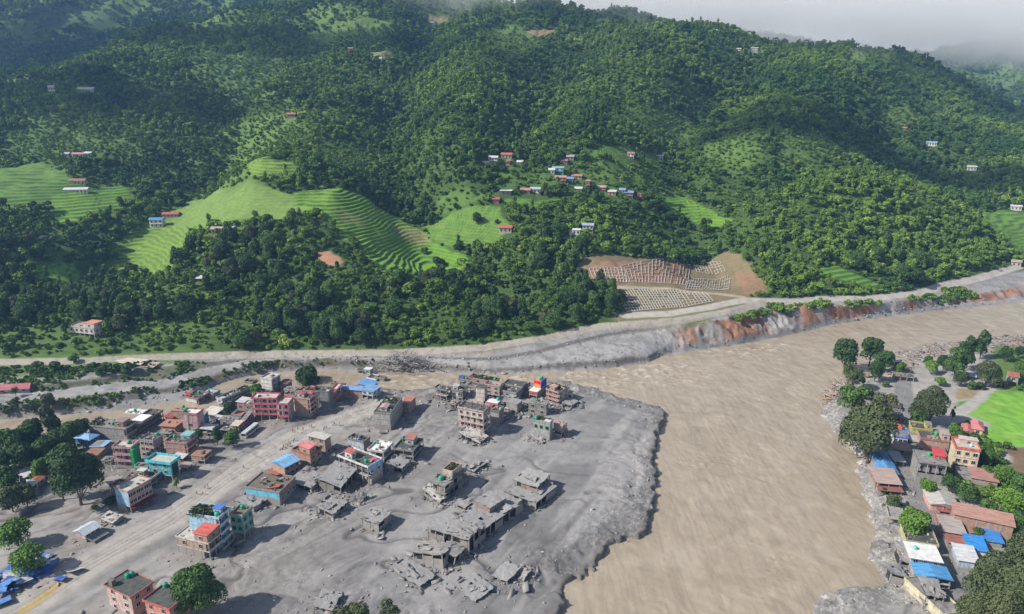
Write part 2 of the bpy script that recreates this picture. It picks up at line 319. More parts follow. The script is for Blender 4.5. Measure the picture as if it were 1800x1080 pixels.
field([(330,105),(420,95),(500,110),(490,145),(400,150),(330,135)], (.065, .115, .03), 1, 10, False)
field([(1490,90),(1560,85),(1570,105),(1500,112)], (.12, .17, .06), .6, 8, False)
field([(1700,130),(1790,110),(1800,150),(1740,170)], (.10, .17, .06), .3, 12, False)
field([(60,30),(200,0),(210,30),(150,50),(60,60)], (.07, .12, .04), .5, 12, False)
field([(1100,190),(1220,215),(1230,240),(1140,235),(1090,215)], (.07, .13, .03), .9, 14, False, .8)
def wet(px, c, amt, sc=6):
    P = [at(a, b)[:2] for a, b in px]; sd_ = sdbox(P, 40) + fbm(N3, X / 9, Y / 9, 3) * 5; paint(smooth(-4, 6, sd_) * amt * (.35 + .65 * smooth(-.3, .3, fbm(N2, X / sc, Y / sc, 3))) * (dL > 1), c)
wet([(490,735),(560,722),(640,704),(720,698),(760,690),(745,716),(650,738),(560,752),(500,758)], (.115,.10,.088), .8)
wet([(150,800),(160,760),(330,720),(430,700),(500,698),(505,738),(430,768),(360,800),(320,830),(300,858),(280,880),(200,900),(190,850)], (.15,.135,.118), .75)
wet([(760,700),(800,722),(860,745),(930,745),(1000,725),(1020,705),(990,690),(880,672),(800,676)], (.10,.097,.093), .85)
wet([(430,880),(500,830),(600,790),(740,790),(740,820),(650,870),(560,880),(480,905)], (.14,.135,.13), .6)
wet([(0,1100),(0,1040),(100,985),(160,930),(250,880),(260,900),(200,960),(120,1040),(60,1100)], (.24,.205,.17), .6)
field([(60,600),(180,596),(300,586),(430,570),(440,598),(300,622),(150,634),(60,636)], (.065, .120, .028), .45, 8, False, .6)
field([(0,232),(100,225),(230,255),(240,280),(110,292),(0,284)], (.060, .115, .026), .8, 8, False, .9)
field([(560,255),(640,250),(690,275),(640,300),(570,290)], (.065, .12, .028), .5, 12, False, .8)
field([(770,345),(850,340),(880,352),(800,372),(760,385)], (.085, .155, .032), .7, 5, False)
field([(880,300),(1000,295),(1130,300),(1240,335),(1130,345),(1000,340),(890,335)], (.080, .150, .032), .6, 8, False, .9)
field([(1380,245),(1470,250),(1500,280),(1430,310),(1360,290)], (.070, .13, .03), .6, 10, False, .9)
field([(1560,200),(1650,215),(1660,235),(1580,232)], (.075, .13, .03), .8, 8, False)
field([(540,60),(640,40),(700,60),(640,84),(560,84)], (.075, .125, .035), .8, 8, False)
field([(820,60),(900,40),(960,80),(880,100)], (.070, .125, .03), .7, 10, False)
paint(smooth(-1, 3, dR) * smooth(30, 16, dR) * .7 * (.5 + .5 * smooth(-.4, .4, fbm(N1, X / 8, Y / 8, 3))), (.31, .297, .275))
# bare slope with the concrete grid
F_SLOPE = [(1015,463),(1150,455),(1275,440),(1320,465),(1345,520),(1300,530),(1180,552),(1100,556),(1070,512),(1030,497)]
field(F_SLOPE, (.19, .155, .085), 0, 3); field([(1040,470),(1150,460),(1210,458),(1205,500),(1120,500),(1040,492)], (.30, .17, .105), 0, 3, False, .8)
field([(1290,480),(1325,478),(1350,515),(1310,522)], (.26, .165, .10), 0, 2)
field([(556,445),(580,440),(606,460),(602,474),(566,472)], (.34, .185, .115), 0, 1.5)
field([(1060,552),(1180,552),(1250,540),(1310,528),(1330,540),(1240,566),(1100,575)], (.16, .17, .08), 0, 4)
# tracks on the slope
def track(px, c, w, cover=True, soft=1.0):
    P = hits(px); d = np.full(X.shape, 999.0)
    Pn = np.array(P); ix = np.where((GX > Pn[:, 0].min() - 20) & (GX < Pn[:, 0].max() + 20))[0]; iy = np.where((GY > Pn[:, 1].min() - 20) & (GY < Pn[:, 1].max() + 20))[0]
    s = np.s_[iy[0]:iy[-1] + 1, ix[0]:ix[-1] + 1]; d[s] = ldist(P, X[s], Y[s])
    m = smooth(w / 2 + soft, w / 2, d); paint(m, c); TERR[:] = TERR * (1 - m)
    if cover: EXL.append((P, w / 2 + 4))
    return m
EXL = []
track([(1040,500),(1080,505),(1180,508),(1260,517),(1320,527),(1380,531)], (.36, .30, .22), 4)
track([(1100,555),(1180,552),(1250,540),(1300,530),(1380,531),(1440,527),(1530,526),(1610,517),(1660,502),(1720,490),(1790,470)], (.40, .37, .32), 6)
track([(-200,642),(0,639),(150,636),(250,630),(330,628),(450,624),(560,623),(700,622),(850,612),(950,598),(1000,585),(1060,574),(1110,570),(1200,562),(1290,546),(1340,532)], (.33, .30, .25), 5)
# right bank cover: fields, street, debris
field([(1738,690),(1770,687),(1900,683),(1900,800),(1800,785),(1735,779),(1722,768),(1745,748),(1716,736),(1700,731)], (.17, .36, .045), 0, 2)
field([(1680,683),(1736,683),(1726,700),(1682,705)], (.27, .215, .12), 0, 2)
field([(1682,706),(1727,701),(1742,688),(1735,712),(1690,724),(1680,716)], (.12, .24, .04), 0, 2)
field([(1765,785),(1900,800),(1900,870),(1800,850),(1775,825)], (.17, .12, .075), .0, 2)
field([(1722,785),(1762,790),(1758,806),(1722,801)], (.16, .10, .065), .0, 2)
field([(1640,800),(1700,770),(1760,800),(1770,840),(1900,880),(1900,1100),(1800,1080),(1760,900),(1700,860),(1640,850)], (.075, .12, .03), 0, 8)
field([(1760,690),(1740,610),(1900,600),(1900,680)], (.10, .17, .04), 0, 8)
track([(1583,640),(1590,700),(1585,760),(1592,820),(1610,860),(1640,900),(1650,940),(1660,985),(1690,1040)], (.20, .198, .195), 7.5, False)
track([(1740,682),(1720,705),(1690,724),(1668,732)], (.36, .34, .31), 5, False)
# the track across the mud plain and the wet yellow patch in it
track([(-60,1130),(60,1062),(160,995),(300,915),(420,830),(520,770),(600,738),(690,705)], (.36, .335, .30), 9, False, 5)
track([(40,1078),(75,1050),(110,1025)], (.40, .30, .13), 2.6, False, 1.0)
for off in (-2.2, 0, 2.2):
    P = [at(a, b)[:2] for a, b in [(-60,1130),(60,1062),(160,995),(300,915),(420,830),(520,770),(600,738),(690,705)]]
    m = smooth(.6, .15, np.abs(ldist([(a + off * .8, b - off * .5) for a, b in P], X, Y) )) * (Y < 340); Z -= m * .18; paint(m * .5, (.22, .20, .175))
P = [at(a, b)[:2] for a, b in [(60,1040),(200,960),(330,880),(430,800),(520,750)]]
m = smooth(.7, .15, ldist(P, X, Y)); Z -= m * .22; paint(m * .45, (.20, .185, .165))
GRAV[:] = np.clip(smooth(.25, .9, rough) * .8 * (Y < YW) * (dL > 0) + (dR > 0) * smooth(26, 10, dR) + bank * .25, 0, 1)
# terraces cut into the slope
stp = 2.0
zw = Z + fbm(N2, X / 30, Y / 30, 2) * .8
fr = zw / stp - np.floor(zw / stp)
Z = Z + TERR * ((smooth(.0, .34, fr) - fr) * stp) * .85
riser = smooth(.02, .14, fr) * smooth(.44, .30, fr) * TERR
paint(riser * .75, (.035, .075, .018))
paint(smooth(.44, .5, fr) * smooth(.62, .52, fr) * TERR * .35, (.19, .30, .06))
lotn = N1(np.floor(X / 22 + N2(Y / 20, X / 50)) * 7.3, np.floor(zw / stp) * 3.1)
paint(TERR * smooth(.1, .7, lotn) * .4, (.10, .20, .03)); paint(TERR * smooth(-.2, -.8, lotn) * .3, (.19, .26, .06))

RF = [at(a, b)[:2] for a, b in [(1738,690),(1770,687),(1900,683),(1900,800),(1800,785),(1735,779),(1722,768),(1745,748),(1716,736),(1700,731)]]
sd_ = sdbox(RF); m = smooth(0, 2, sd_); paint(m * smooth(-.2, .5, fbm(N2, X / 4, Y / 9, 3)) * .45, (.12, .27, .035)); paint(m * smooth(.1, .6, fbm(N1, X / 9, Y / 7, 3)) * .4, (.24, .37, .08)); Z += m * .25 * fbm(N3, X / 1.6, Y / 1.6, 2)
# ---------------------------------------------------------------- shader helper
def mat(name):
    m = bpy.data.materials.new(name); m.use_nodes = True; nt = m.node_tree; nt.nodes.clear()
    o = nt.nodes.new('ShaderNodeOutputMaterial'); b = nt.nodes.new('ShaderNodeBsdfPrincipled'); nt.links.new(b.outputs[0], o.inputs[0])
    return m, nt, b
def nd(nt, t, **kw):
    n = nt.nodes.new(t)
    for k, v in kw.items():
        if k in n.inputs: n.inputs[k].default_value = v
        else: setattr(n, k, v)
    return n
def mul(nt, a, b, f=1.0):
    m = nt.nodes.new('ShaderNodeMix'); m.data_type = 'RGBA'; m.blend_type = 'MULTIPLY'; m.inputs[0].default_value = f
    nt.links.new(a, m.inputs[6]); nt.links.new(b, m.inputs[7]); return m.outputs[2]
def ramp(nt, src, stops):
    r = nt.nodes.new('ShaderNodeValToRGB'); e = r.color_ramp.elements
    while len(e) < len(stops): e.new(.5)
    for i, (p, c) in enumerate(stops):
        e[i].position = p; e[i].color = (c if len(c) == 4 else tuple(c) + (1,))
    nt.links.new(src, r.inputs[0]); return r.outputs[0]

# ---- ground material: its colour is stored per vertex, stones and grain come on top
gm, nt, b = mat('ground_soil'); b.inputs['Roughness'].default_value = .92; b.inputs['Specular IOR Level'].default_value = .25
ac = nd(nt, 'ShaderNodeAttribute', attribute_name='cover'); ag = nd(nt, 'ShaderNodeAttribute', attribute_name='gravel')
tc = nd(nt, 'ShaderNodeTexCoord')
n1 = nd(nt, 'ShaderNodeTexNoise', Scale=.22, Detail=7.0, Roughness=.55); n2 = nd(nt, 'ShaderNodeTexNoise', Scale=2.2, Detail=5.0, Roughness=.7)
vo = nd(nt, 'ShaderNodeTexVoronoi', Scale=1.1); 
for n in (n1, n2, vo): nt.links.new(tc.outputs['Object'], n.inputs['Vector'])
c1 = mul(nt, ac.outputs[0], ramp(nt, n1.outputs[0], [(.3, (.80, .79, .78)), (.5, (1, 1, 1)), (.72, (1.14, 1.13, 1.12))]))
c1 = mul(nt, c1, ramp(nt, n2.outputs[0], [(.3, (.90, .90, .90)), (.7, (1.08, 1.08, 1.08))]))
gr = ramp(nt, vo.outputs['Color'], [(.0, (.62, .62, .62)), (.55, (1, 1, 1)), (.95, (1.55, 1.53, 1.5))])
gmx = nt.nodes.new('ShaderNodeMix'); gmx.data_type = 'RGBA'; nt.links.new(ag.outputs['Fac'], gmx.inputs[0])
nt.links.new(c1, gmx.inputs[6]); nt.links.new(mul(nt, c1, gr), gmx.inputs[7]); nt.links.new(gmx.outputs[2], b.inputs['Base Color'])
bp = nd(nt, 'ShaderNodeBump', Strength=.4, Distance=.3); bp2 = nd(nt, 'ShaderNodeBump', Strength=.45, Distance=.4)
nt.links.new(n1.outputs[0], bp.inputs['Height']); nt.links.new(bp.outputs[0], bp2.inputs['Normal'])
mm = nd(nt, 'ShaderNodeMath', operation='MULTIPLY'); nt.links.new(vo.outputs['Distance'], mm.inputs[0]); nt.links.new(ag.outputs['Fac'], mm.inputs[1])
ad = nd(nt, 'ShaderNodeMath', operation='ADD'); nt.links.new(mm.outputs[0], ad.inputs[0]); nt.links.new(n2.outputs[0], ad.inputs[1])
nt.links.new(ad.outputs[0], bp2.inputs['Height']); nt.links.new(bp2.outputs[0], b.inputs['Normal'])

def grid_mesh(name, X, Y, Z):
    ny, nx = X.shape
    me = bpy.data.meshes.new(name); me.vertices.add(nx * ny)
    me.vertices.foreach_set('co', np.stack([X, Y, Z], -1).astype(np.float32).ravel())
    i = np.arange(nx * ny).reshape(ny, nx)
    q = np.stack([i[:-1, :-1], i[:-1, 1:], i[1:, 1:], i[1:, :-1]], -1).reshape(-1, 4)
    me.loops.add(q.size); me.loops.foreach_set('vertex_index', q.astype(np.int32).ravel())
    me.polygons.add(len(q)); me.polygons.foreach_set('loop_start', (np.arange(len(q)) * 4).astype(np.int32))
    me.polygons.foreach_set('use_smooth', np.ones(len(q), bool)); me.update(calc_edges=True)
    return me
def tag(o, label=None, cat=None, group=None, kind=None):
    for k, v in (('label', label), ('category', cat), ('group', group), ('kind', kind)):
        if v: o[k] = v
    return o
me = grid_mesh('ground', X, Y, Z)
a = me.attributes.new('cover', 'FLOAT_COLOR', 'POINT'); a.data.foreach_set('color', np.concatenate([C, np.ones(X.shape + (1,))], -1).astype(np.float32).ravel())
a = me.attributes.new('gravel', 'FLOAT', 'POINT'); a.data.foreach_set('value', GRAV.astype(np.float32).ravel())
me.materials.append(gm)
ground = bpy.data.objects.new('ground', me); col.objects.link(ground)
tag(ground, 'grey flood mud plain, gravel banks and the soil of the terraced hillside', 'ground', kind='structure')

# ---- river water
RXa = axis([(-900, -250, 12, 2.5), (-250, 0, 2.5, .8), (0, 330, .7, .8), (330, 1000, 1.2, 12)]); RYa = axis([(-120, 60, 12, 4), (60, 160, 4, .8), (160, 420, .7, .9), (420, 640, 1, 2.5)])
RX, RY = np.meshgrid(RXa, RYa)
cen = [at(1250, 1080, WL)[:2], at(1280, 950, WL)[:2], at(1300, 820, WL)[:2], at(1290, 720, WL)[:2], at(1360, 650, WL)[:2], at(1550, 590, WL)[:2], at(1800, 555, WL)[:2]]
dc = ldist(cen, RX, RY)
# standing waves run across the current (flow comes from the upper right and turns towards the viewer)
ang = smooth(300, 210, RY)
wv = RX * .45 + RY * .89 + 7 * fbm(N2, RX / 15, RY / 15, 4)
st = np.sin(wv / .62) * smooth(-.3, .5, fbm(N1, RX / 24, RY / 34, 3)) * smooth(34, 14, dc) * smooth(150, 190, RY) * smooth(300, 262, RY)
stream = smooth(24, 6, ldist([at(700, 666, WL)[:2], at(960, 664, WL)[:2], at(1060, 664, WL)[:2], at(1200, 655, WL)[:2]], RX, RY))
fast = smooth(16, 3, ldist([at(1260, 622, WL)[:2], at(1360, 606, WL)[:2]], RX, RY))
sx_ = RX - np.interp(RY, [c_[1] for c_ in cen[:4]], [c_[0] for c_ in cen[:4]]); fx_, fy_ = sx_ + 4 * fbm(N1, RX / 20, RY / 20, 3), RY + .5 * RX
rid = (1 - np.abs(fbm(N3, fx_ / 2.6 + fy_ / 9, fy_ / 15, 3))) ** 3 * smooth(-.5, .4, fbm(N2, RX / 30, RY / 40, 2))
RZ = WL + rid * .16 + st * .15 + .02 * np.sin(wv / 1.3) * smooth(40, 16, dc) + .13 * fbm(N3, RX / 6, RY / 4.5, 4) + .06 * fbm(N1, (RX + RY) / 3, (RX - RY) / 12, 3) + (stream * .35 + fast * .3) * fbm(N2, RX / 3.2, RY / 2.2, 3)
eddy = np.exp(-(ldist([at(1500, 1000, WL)[:2], at(1480, 960, WL)[:2]], RX, RY) / 8) ** 2)
FOAM = .8 * np.clip(smooth(.45, .95, fbm(N2, RX / 3.2, RY / 2.2, 3)) * (stream * .9 + fast) + smooth(.8, 1, st) * .15, 0, 1)
me = grid_mesh('river', RX, RY, RZ)
a = me.attributes.new('foam', 'FLOAT', 'POINT'); a.data.foreach_set('value', FOAM.astype(np.float32).ravel())
wm, nt, b = mat('silty_water'); b.inputs['Roughness'].default_value = .2; b.inputs['Specular IOR Level'].default_value = .35
tc = nd(nt, 'ShaderNodeTexCoord'); n1 = nd(nt, 'ShaderNodeTexNoise', Scale=.06, Detail=7.0, Roughness=.6, Distortion=1.2); nt.links.new(tc.outputs['Object'], n1.inputs['Vector'])
n2 = nd(nt, 'ShaderNodeTexNoise', Scale=.7, Detail=7.0, Roughness=.68, Distortion=.9); nt.links.new(tc.outputs['Object'], n2.inputs['Vector'])
w3 = nd(nt, 'ShaderNodeTexNoise', Scale=1.0, Detail=3.0, Roughness=.5, Distortion=1.6); wmp = nd(nt, 'ShaderNodeMapping'); wmp.inputs['Rotation'].default_value = (0, 0, R(-28)); wmp.inputs['Scale'].default_value = (.34, .035, 1); nt.links.new(tc.outputs['Object'], wmp.inputs[0]); nt.links.new(wmp.outputs[0], w3.inputs['Vector'])
c1 = ramp(nt, n1.outputs[0], [(.30, (.28, .232, .168)), (.5, (.325, .272, .200)), (.70, (.37, .315, .24))])
c1 = mul(nt, c1, ramp(nt, w3.outputs[0], [(.36, (.90, .895, .89)), (.5, (1, 1, 1)), (.66, (1.07, 1.07, 1.07))]))
fm = nd(nt, 'ShaderNodeAttribute', attribute_name='foam'); mx = nt.nodes.new('ShaderNodeMix'); mx.data_type = 'RGBA'
nt.links.new(fm.outputs['Fac'], mx.inputs[0]); nt.links.new(c1, mx.inputs[6]); mx.inputs[7].default_value = (.52, .46, .39, 1); nt.links.new(mx.outputs[2], b.inputs['Base Color'])
bp = nd(nt, 'ShaderNodeBump', Strength=.55, Distance=.3); nt.links.new(n2.outputs[0], bp.inputs['Height']); nt.links.new(bp.outputs[0], b.inputs['Normal'])
me.materials.append(wm)
river = bpy.data.objects.new('river', me); col.objects.link(river)
tag(river, 'swollen brown river and the side stream running past the town', 'river', kind='structure')

# ================================================================ builders
rng = random.Random(7)
class MB:
    def __init__(s): s.v = []; s.f = []; s.m = []; s.mats = []
    def mi(s, m):
        if m not in s.mats: s.mats.append(m)
        return s.mats.index(m)
    def box(s, x0, y0, z0, x1, y1, z1, m, M=None):
        b = len(s.v); P = [(x0,y0,z0),(x1,y0,z0),(x1,y1,z0),(x0,y1,z0),(x0,y0,z1),(x1,y0,z1),(x1,y1,z1),(x0,y1,z1)]
        if M: P = [tuple(M @ Vector(p)) for p in P]
        s.v += P; k = s.mi(m)
        for q in ((0,3,2,1),(4,5,6,7),(0,1,5,4),(1,2,6,5),(2,3,7,6),(3,0,4,7)): s.f.append(tuple(b + i for i in q)); s.m.append(k)
    def poly(s, P, faces, m):
        b = len(s.v); s.v += [tuple(p) for p in P]; k = s.mi(m)
        for q in faces: s.f.append(tuple(b + i for i in q)); s.m.append(k)
    def bar(s, p, q, r, m, n=4, r2=None):
        p, q = Vector(p), Vector(q); d = (q - p).normalized(); a = d.orthogonal().normalized(); c = d.cross(a); b = len(s.v); k = s.mi(m)
        for w, rr in ((p, r), (q, r if r2 is None else r2)):
            for i in range(n): t = 2 * math.pi * i / n; s.v.append(tuple(w + a * math.cos(t) * rr + c * math.sin(t) * rr))
        for i in range(n): j = (i + 1) % n; s.f.append((b + i, b + j, b + n + j, b + n + i)); s.m.append(k)
        s.f.append(tuple(b + n + i for i in range(n))); s.m.append(k); s.f.append(tuple(b + n - 1 - i for i in range(n))); s.m.append(k)
    def mesh(s, name):
        me = bpy.data.meshes.new(name); me.from_pydata(s.v, [], s.f)
        for m in s.mats: me.materials.append(m)
        me.polygons.foreach_set('material_index', s.m); me.update(); return me
    def build(s, name, parent=None):
        if not s.f: return None
        o = bpy.data.objects.new(name, s.mesh(name)); col.objects.link(o)
        if parent: o.parent = parent
        return o
def empty(name, loc, rz=0):
    o = bpy.data.objects.new(name, None); col.objects.link(o); o.location = loc; o.rotation_euler = (0, 0, rz); o.empty_display_size = .5; return o

_mc = {}
def paintm(c, mud=1.2, rough=.85, dirt=.5):
    """painted plaster with rain streaks, flaking and a tide of dried mud at its foot"""
    key = ('p', c, mud, rough, dirt)
    if key in _mc: return _mc[key]
    m, nt, b = mat('painted_plaster'); b.inputs['Roughness'].default_value = rough; b.inputs['Specular IOR Level'].default_value = .3
    tc = nd(nt, 'ShaderNodeTexCoord'); mp = nd(nt, 'ShaderNodeMapping'); mp.inputs['Scale'].default_value = (1, 1, .35); nt.links.new(tc.outputs['Object'], mp.inputs[0])
    n = nd(nt, 'ShaderNodeTexNoise', Scale=1.1, Detail=6.0, Roughness=.7); nt.links.new(mp.outputs[0], n.inputs['Vector'])
    g = 1 - dirt
    base = nd(nt, 'ShaderNodeRGB'); base.outputs[0].default_value = c + (1,)
    c1 = mul(nt, base.outputs[0], ramp(nt, n.outputs[0], [(.32, (g * .75, g * .73, g * .68)), (.47, (.80, .78, .75)), (.68, (1.08, 1.08, 1.07))]))
    se = nd(nt, 'ShaderNodeSeparateXYZ'); nt.links.new(tc.outputs['Object'], se.inputs[0])
    n2 = nd(nt, 'ShaderNodeTexNoise', Scale=.7, Detail=4.0); nt.links.new(tc.outputs['Object'], n2.inputs['Vector'])
    a = nd(nt, 'ShaderNodeMath', operation='MULTIPLY_ADD'); nt.links.new(n2.outputs[0], a.inputs[0]); a.inputs[1].default_value = -2.2; a.inputs[2].default_value = 1.1
    a2 = nd(nt, 'ShaderNodeMath', operation='ADD'); nt.links.new(a.outputs[0], a2.inputs[0]); nt.links.new(se.outputs[2], a2.inputs[1])
    mr = nd(nt, 'ShaderNodeMapRange'); mr.inputs['From Min'].default_value = mud + .4; mr.inputs['From Max'].default_value = mud - .3; nt.links.new(a2.outputs[0], mr.inputs[0])
    mx = nt.nodes.new('ShaderNodeMix'); mx.data_type = 'RGBA'; nt.links.new(mr.outputs[0], mx.inputs[0]); nt.links.new(c1, mx.inputs[6]); mx.inputs[7].default_value = (.27, .25, .23, 1)
    nt.links.new(mx.outputs[2], b.inputs['Base Color'])
    bp = nd(nt, 'ShaderNodeBump', Strength=.3, Distance=.05); nt.links.new(n.outputs[0], bp.inputs['Height']); nt.links.new(bp.outputs[0], b.inputs['Normal'])
    _mc[key] = m; return m
def brickm(c=(.30, .15, .10), mud=1.0):
    key = ('b', c, mud)
    if key in _mc: return _mc[key]
    m, nt, b = mat('brickwork'); b.inputs['Roughness'].default_value = .9
    tc = nd(nt, 'ShaderNodeTexCoord'); sp = nd(nt, 'ShaderNodeSeparateXYZ'); nt.links.new(tc.outputs['Object'], sp.inputs[0])
    ad = nd(nt, 'ShaderNodeMath', operation='ADD'); nt.links.new(sp.outputs[0], ad.inputs[0]); nt.links.new(sp.outputs[1], ad.inputs[1])
    cb = nd(nt, 'ShaderNodeCombineXYZ'); nt.links.new(ad.outputs[0], cb.inputs[0]); nt.links.new(sp.outputs[2], cb.inputs[1])
    br = nd(nt, 'ShaderNodeTexBrick', Scale=1.6); nt.links.new(cb.outputs[0], br.inputs['Vector'])
    br.inputs['Color1'].default_value = c + (1,); br.inputs['Color2'].default_value = (c[0] * 1.35, c[1] * 1.3, c[2] * 1.25, 1); br.inputs['Mortar'].default_value = (.30, .26, .22, 1)
    br.inputs['Mortar Size'].default_value = .03; br.inputs['Brick Width'].default_value = .42; br.inputs['Row Height'].default_value = .16
    n = nd(nt, 'ShaderNodeTexNoise', Scale=.9, Detail=6.0, Roughness=.7); nt.links.new(tc.outputs['Object'], n.inputs['Vector'])
    c1 = mul(nt, br.outputs[0], ramp(nt, n.outputs[0], [(.3, (.55, .53, .5)), (.5, (.95, .93, .9)), (.7, (1.2, 1.18, 1.15))]))
    mr = nd(nt, 'ShaderNodeMapRange'); mr.inputs['From Min'].default_value = mud + .6; mr.inputs['From Max'].default_value = mud - .5
    a = nd(nt, 'ShaderNodeMath', operation='MULTIPLY_ADD'); nt.links.new(n.outputs[0], a.inputs[0]); a.inputs[1].default_value = -2.0; nt.links.new(sp.outputs[2], a.inputs[2])
    a3 = nd(nt, 'ShaderNodeMath', operation='ADD'); nt.links.new(a.outputs[0], a3.inputs[0]); a3.inputs[1].default_value = 1.0; nt.links.new(a3.outputs[0], mr.inputs[0])
    mx = nt.nodes.new('ShaderNodeMix'); mx.data_type = 'RGBA'; nt.links.new(mr.outputs[0], mx.inputs[0]); nt.links.new(c1, mx.inputs[6]); mx.inputs[7].default_value = (.28, .255, .23, 1)
    nt.links.new(mx.outputs[2], b.inputs['Base Color']); _mc[key] = m; return m
def sheetm(c, rust=.25):
    key = ('s', c, rust)
    if key in _mc: return _mc[key]
    m, nt, b = mat('corrugated_sheet'); b.inputs['Roughness'].default_value = .68; b.inputs['Metallic'].default_value = 0
    tc = nd(nt, 'ShaderNodeTexCoord'); n = nd(nt, 'ShaderNodeTexNoise', Scale=.55, Detail=7.0, Roughness=.7); nt.links.new(tc.outputs['Object'], n.inputs['Vector'])
    w = nd(nt, 'ShaderNodeTexWave', Scale=1.3); w.bands_direction = 'X'; nt.links.new(tc.outputs['Object'], w.inputs['Vector'])
    base = nd(nt, 'ShaderNodeRGB'); base.outputs[0].default_value = c + (1,)
    ns = nd(nt, 'ShaderNodeTexNoise', Scale=1.0, Detail=6.0, Roughness=.7); nmp = nd(nt, 'ShaderNodeMapping'); nmp.inputs['Scale'].default_value = (1.6, .25, 1); nt.links.new(tc.outputs['Object'], nmp.inputs[0]); nt.links.new(nmp.outputs[0], ns.inputs['Vector'])
    c1 = mul(nt, base.outputs[0], ramp(nt, w.outputs[0], [(.2, (.76, .76, .76)), (.7, (1.02, 1.02, 1.02))])); c1 = mul(nt, c1, ramp(nt, ns.outputs[0], [(.34, (.55, .53, .50)), (.5, (.92, .91, .9)), (.7, (1.12, 1.10, 1.08))]))
    mx = nt.nodes.new('ShaderNodeMix'); mx.data_type = 'RGBA'; mr = nd(nt, 'ShaderNodeMapRange'); mr.inputs['From Min'].default_value = .46 + (1 - rust) * .16; mr.inputs['From Max'].default_value = .60 + (1 - rust) * .16
    nt.links.new(n.outputs[0], mr.inputs[0]); nt.links.new(mr.outputs[0], mx.inputs[0]); nt.links.new(c1, mx.inputs[6]); mx.inputs[7].default_value = (.22, .12, .08, 1) if rust > .3 else (.33, .31, .28, 1)
    nt.links.new(mx.outputs[2], b.inputs['Base Color'])
    bp = nd(nt, 'ShaderNodeBump', Strength=.5, Distance=.06); nt.links.new(w.outputs[0], bp.inputs['Height']); nt.links.new(bp.outputs[0], b.inputs['Normal']); _mc[key] = m; return m
def flatm(c, rough=.9, var=.45, scale=.8):
    key = ('f', c, rough, var, scale)
    if key in _mc: return _mc[key]
    m, nt, b = mat('weathered_surface'); b.inputs['Roughness'].default_value = rough; b.inputs['Specular IOR Level'].default_value = .3
    tc = nd(nt, 'ShaderNodeTexCoord'); n = nd(nt, 'ShaderNodeTexNoise', Scale=scale, Detail=8.0, Roughness=.7); nt.links.new(tc.outputs['Object'], n.inputs['Vector'])
    base = nd(nt, 'ShaderNodeRGB'); base.outputs[0].default_value = c + (1,); g = 1 - var
    nt.links.new(mul(nt, base.outputs[0], ramp(nt, n.outputs[0], [(.32, (g, g, g * .98)), (.5, (.95, .95, .95)), (.7, (1 + var * .5,) * 3)])), b.inputs['Base Color'])
    bp = nd(nt, 'ShaderNodeBump', Strength=.4, Distance=.12); nt.links.new(n.outputs[0], bp.inputs['Height']); nt.links.new(bp.outputs[0], b.inputs['Normal']); _mc[key] = m; return m
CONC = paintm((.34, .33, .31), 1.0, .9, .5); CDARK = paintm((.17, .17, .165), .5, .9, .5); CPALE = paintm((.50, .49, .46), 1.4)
MUDC = flatm((.275, .27, .265), .95, .22, .5); ROOFG = flatm((.23, .225, .215), .95, .5, .5); ROOFD = flatm((.085, .09, .08), .95, .6, .5)
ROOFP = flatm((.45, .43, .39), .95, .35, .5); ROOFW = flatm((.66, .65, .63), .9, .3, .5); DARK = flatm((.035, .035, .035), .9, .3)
GLASS = mat('dark_window_glass'); GLASS[2].inputs['Base Color'].default_value = (.016, .018, .022, 1); GLASS[2].inputs['Roughness'].default_value = .4; GLASS[2].inputs['Specular IOR Level'].default_value = .3; GLASS = GLASS[0]
TREEBARK = flatm((.11, .09, .07), .95, .5, 2.0); WOOD = flatm((.30, .235, .17), .9, .5, 1.5); GREYWOOD = flatm((.30, .28, .26), .9, .5, 1.0)
W_, CR, PK, PKR, SAL = (.72, .71, .68), (.66, .60, .46), (.50, .28, .27), (.52, .15, .16), (.58, .33, .24)
BR, BRO, BRP = (.27, .135, .10), (.40, .19, .10), (.38, .20, .18)

_win = {}
def win_mesh(frame):
    k = frame
    if k in _win: return _win[k]
    b = MB(); fm = flatm(frame, .6, .3)
    b.box(-.5, -.10, 0, .5, .0, 1, GLASS)
    for x0, x1, z0, z1 in ((-.54, -.47, -.04, 1.04), (.47, .54, -.04, 1.04), (-.47, .47, -.05, .02), (-.47, .47, .98, 1.05), (-.02, .02, .02, .98)): b.box(x0, -.16, z0, x1, .02, z1, fm)
    _win[k] = b.mesh('window'); return _win[k]
def put_win(parent, frame, x, y, z, face, w, h, name='window'):
    o = bpy.data.objects.new(name, win_mesh(frame)); col.objects.link(o); o.parent = parent
    o.location = (x, y, z); o.rotation_euler = (0, 0, {'R': 0, 'L': -math.pi / 2, 'B': math.pi, 'F': math.pi / 2}[face]); o.scale = (w, 1, h); return o

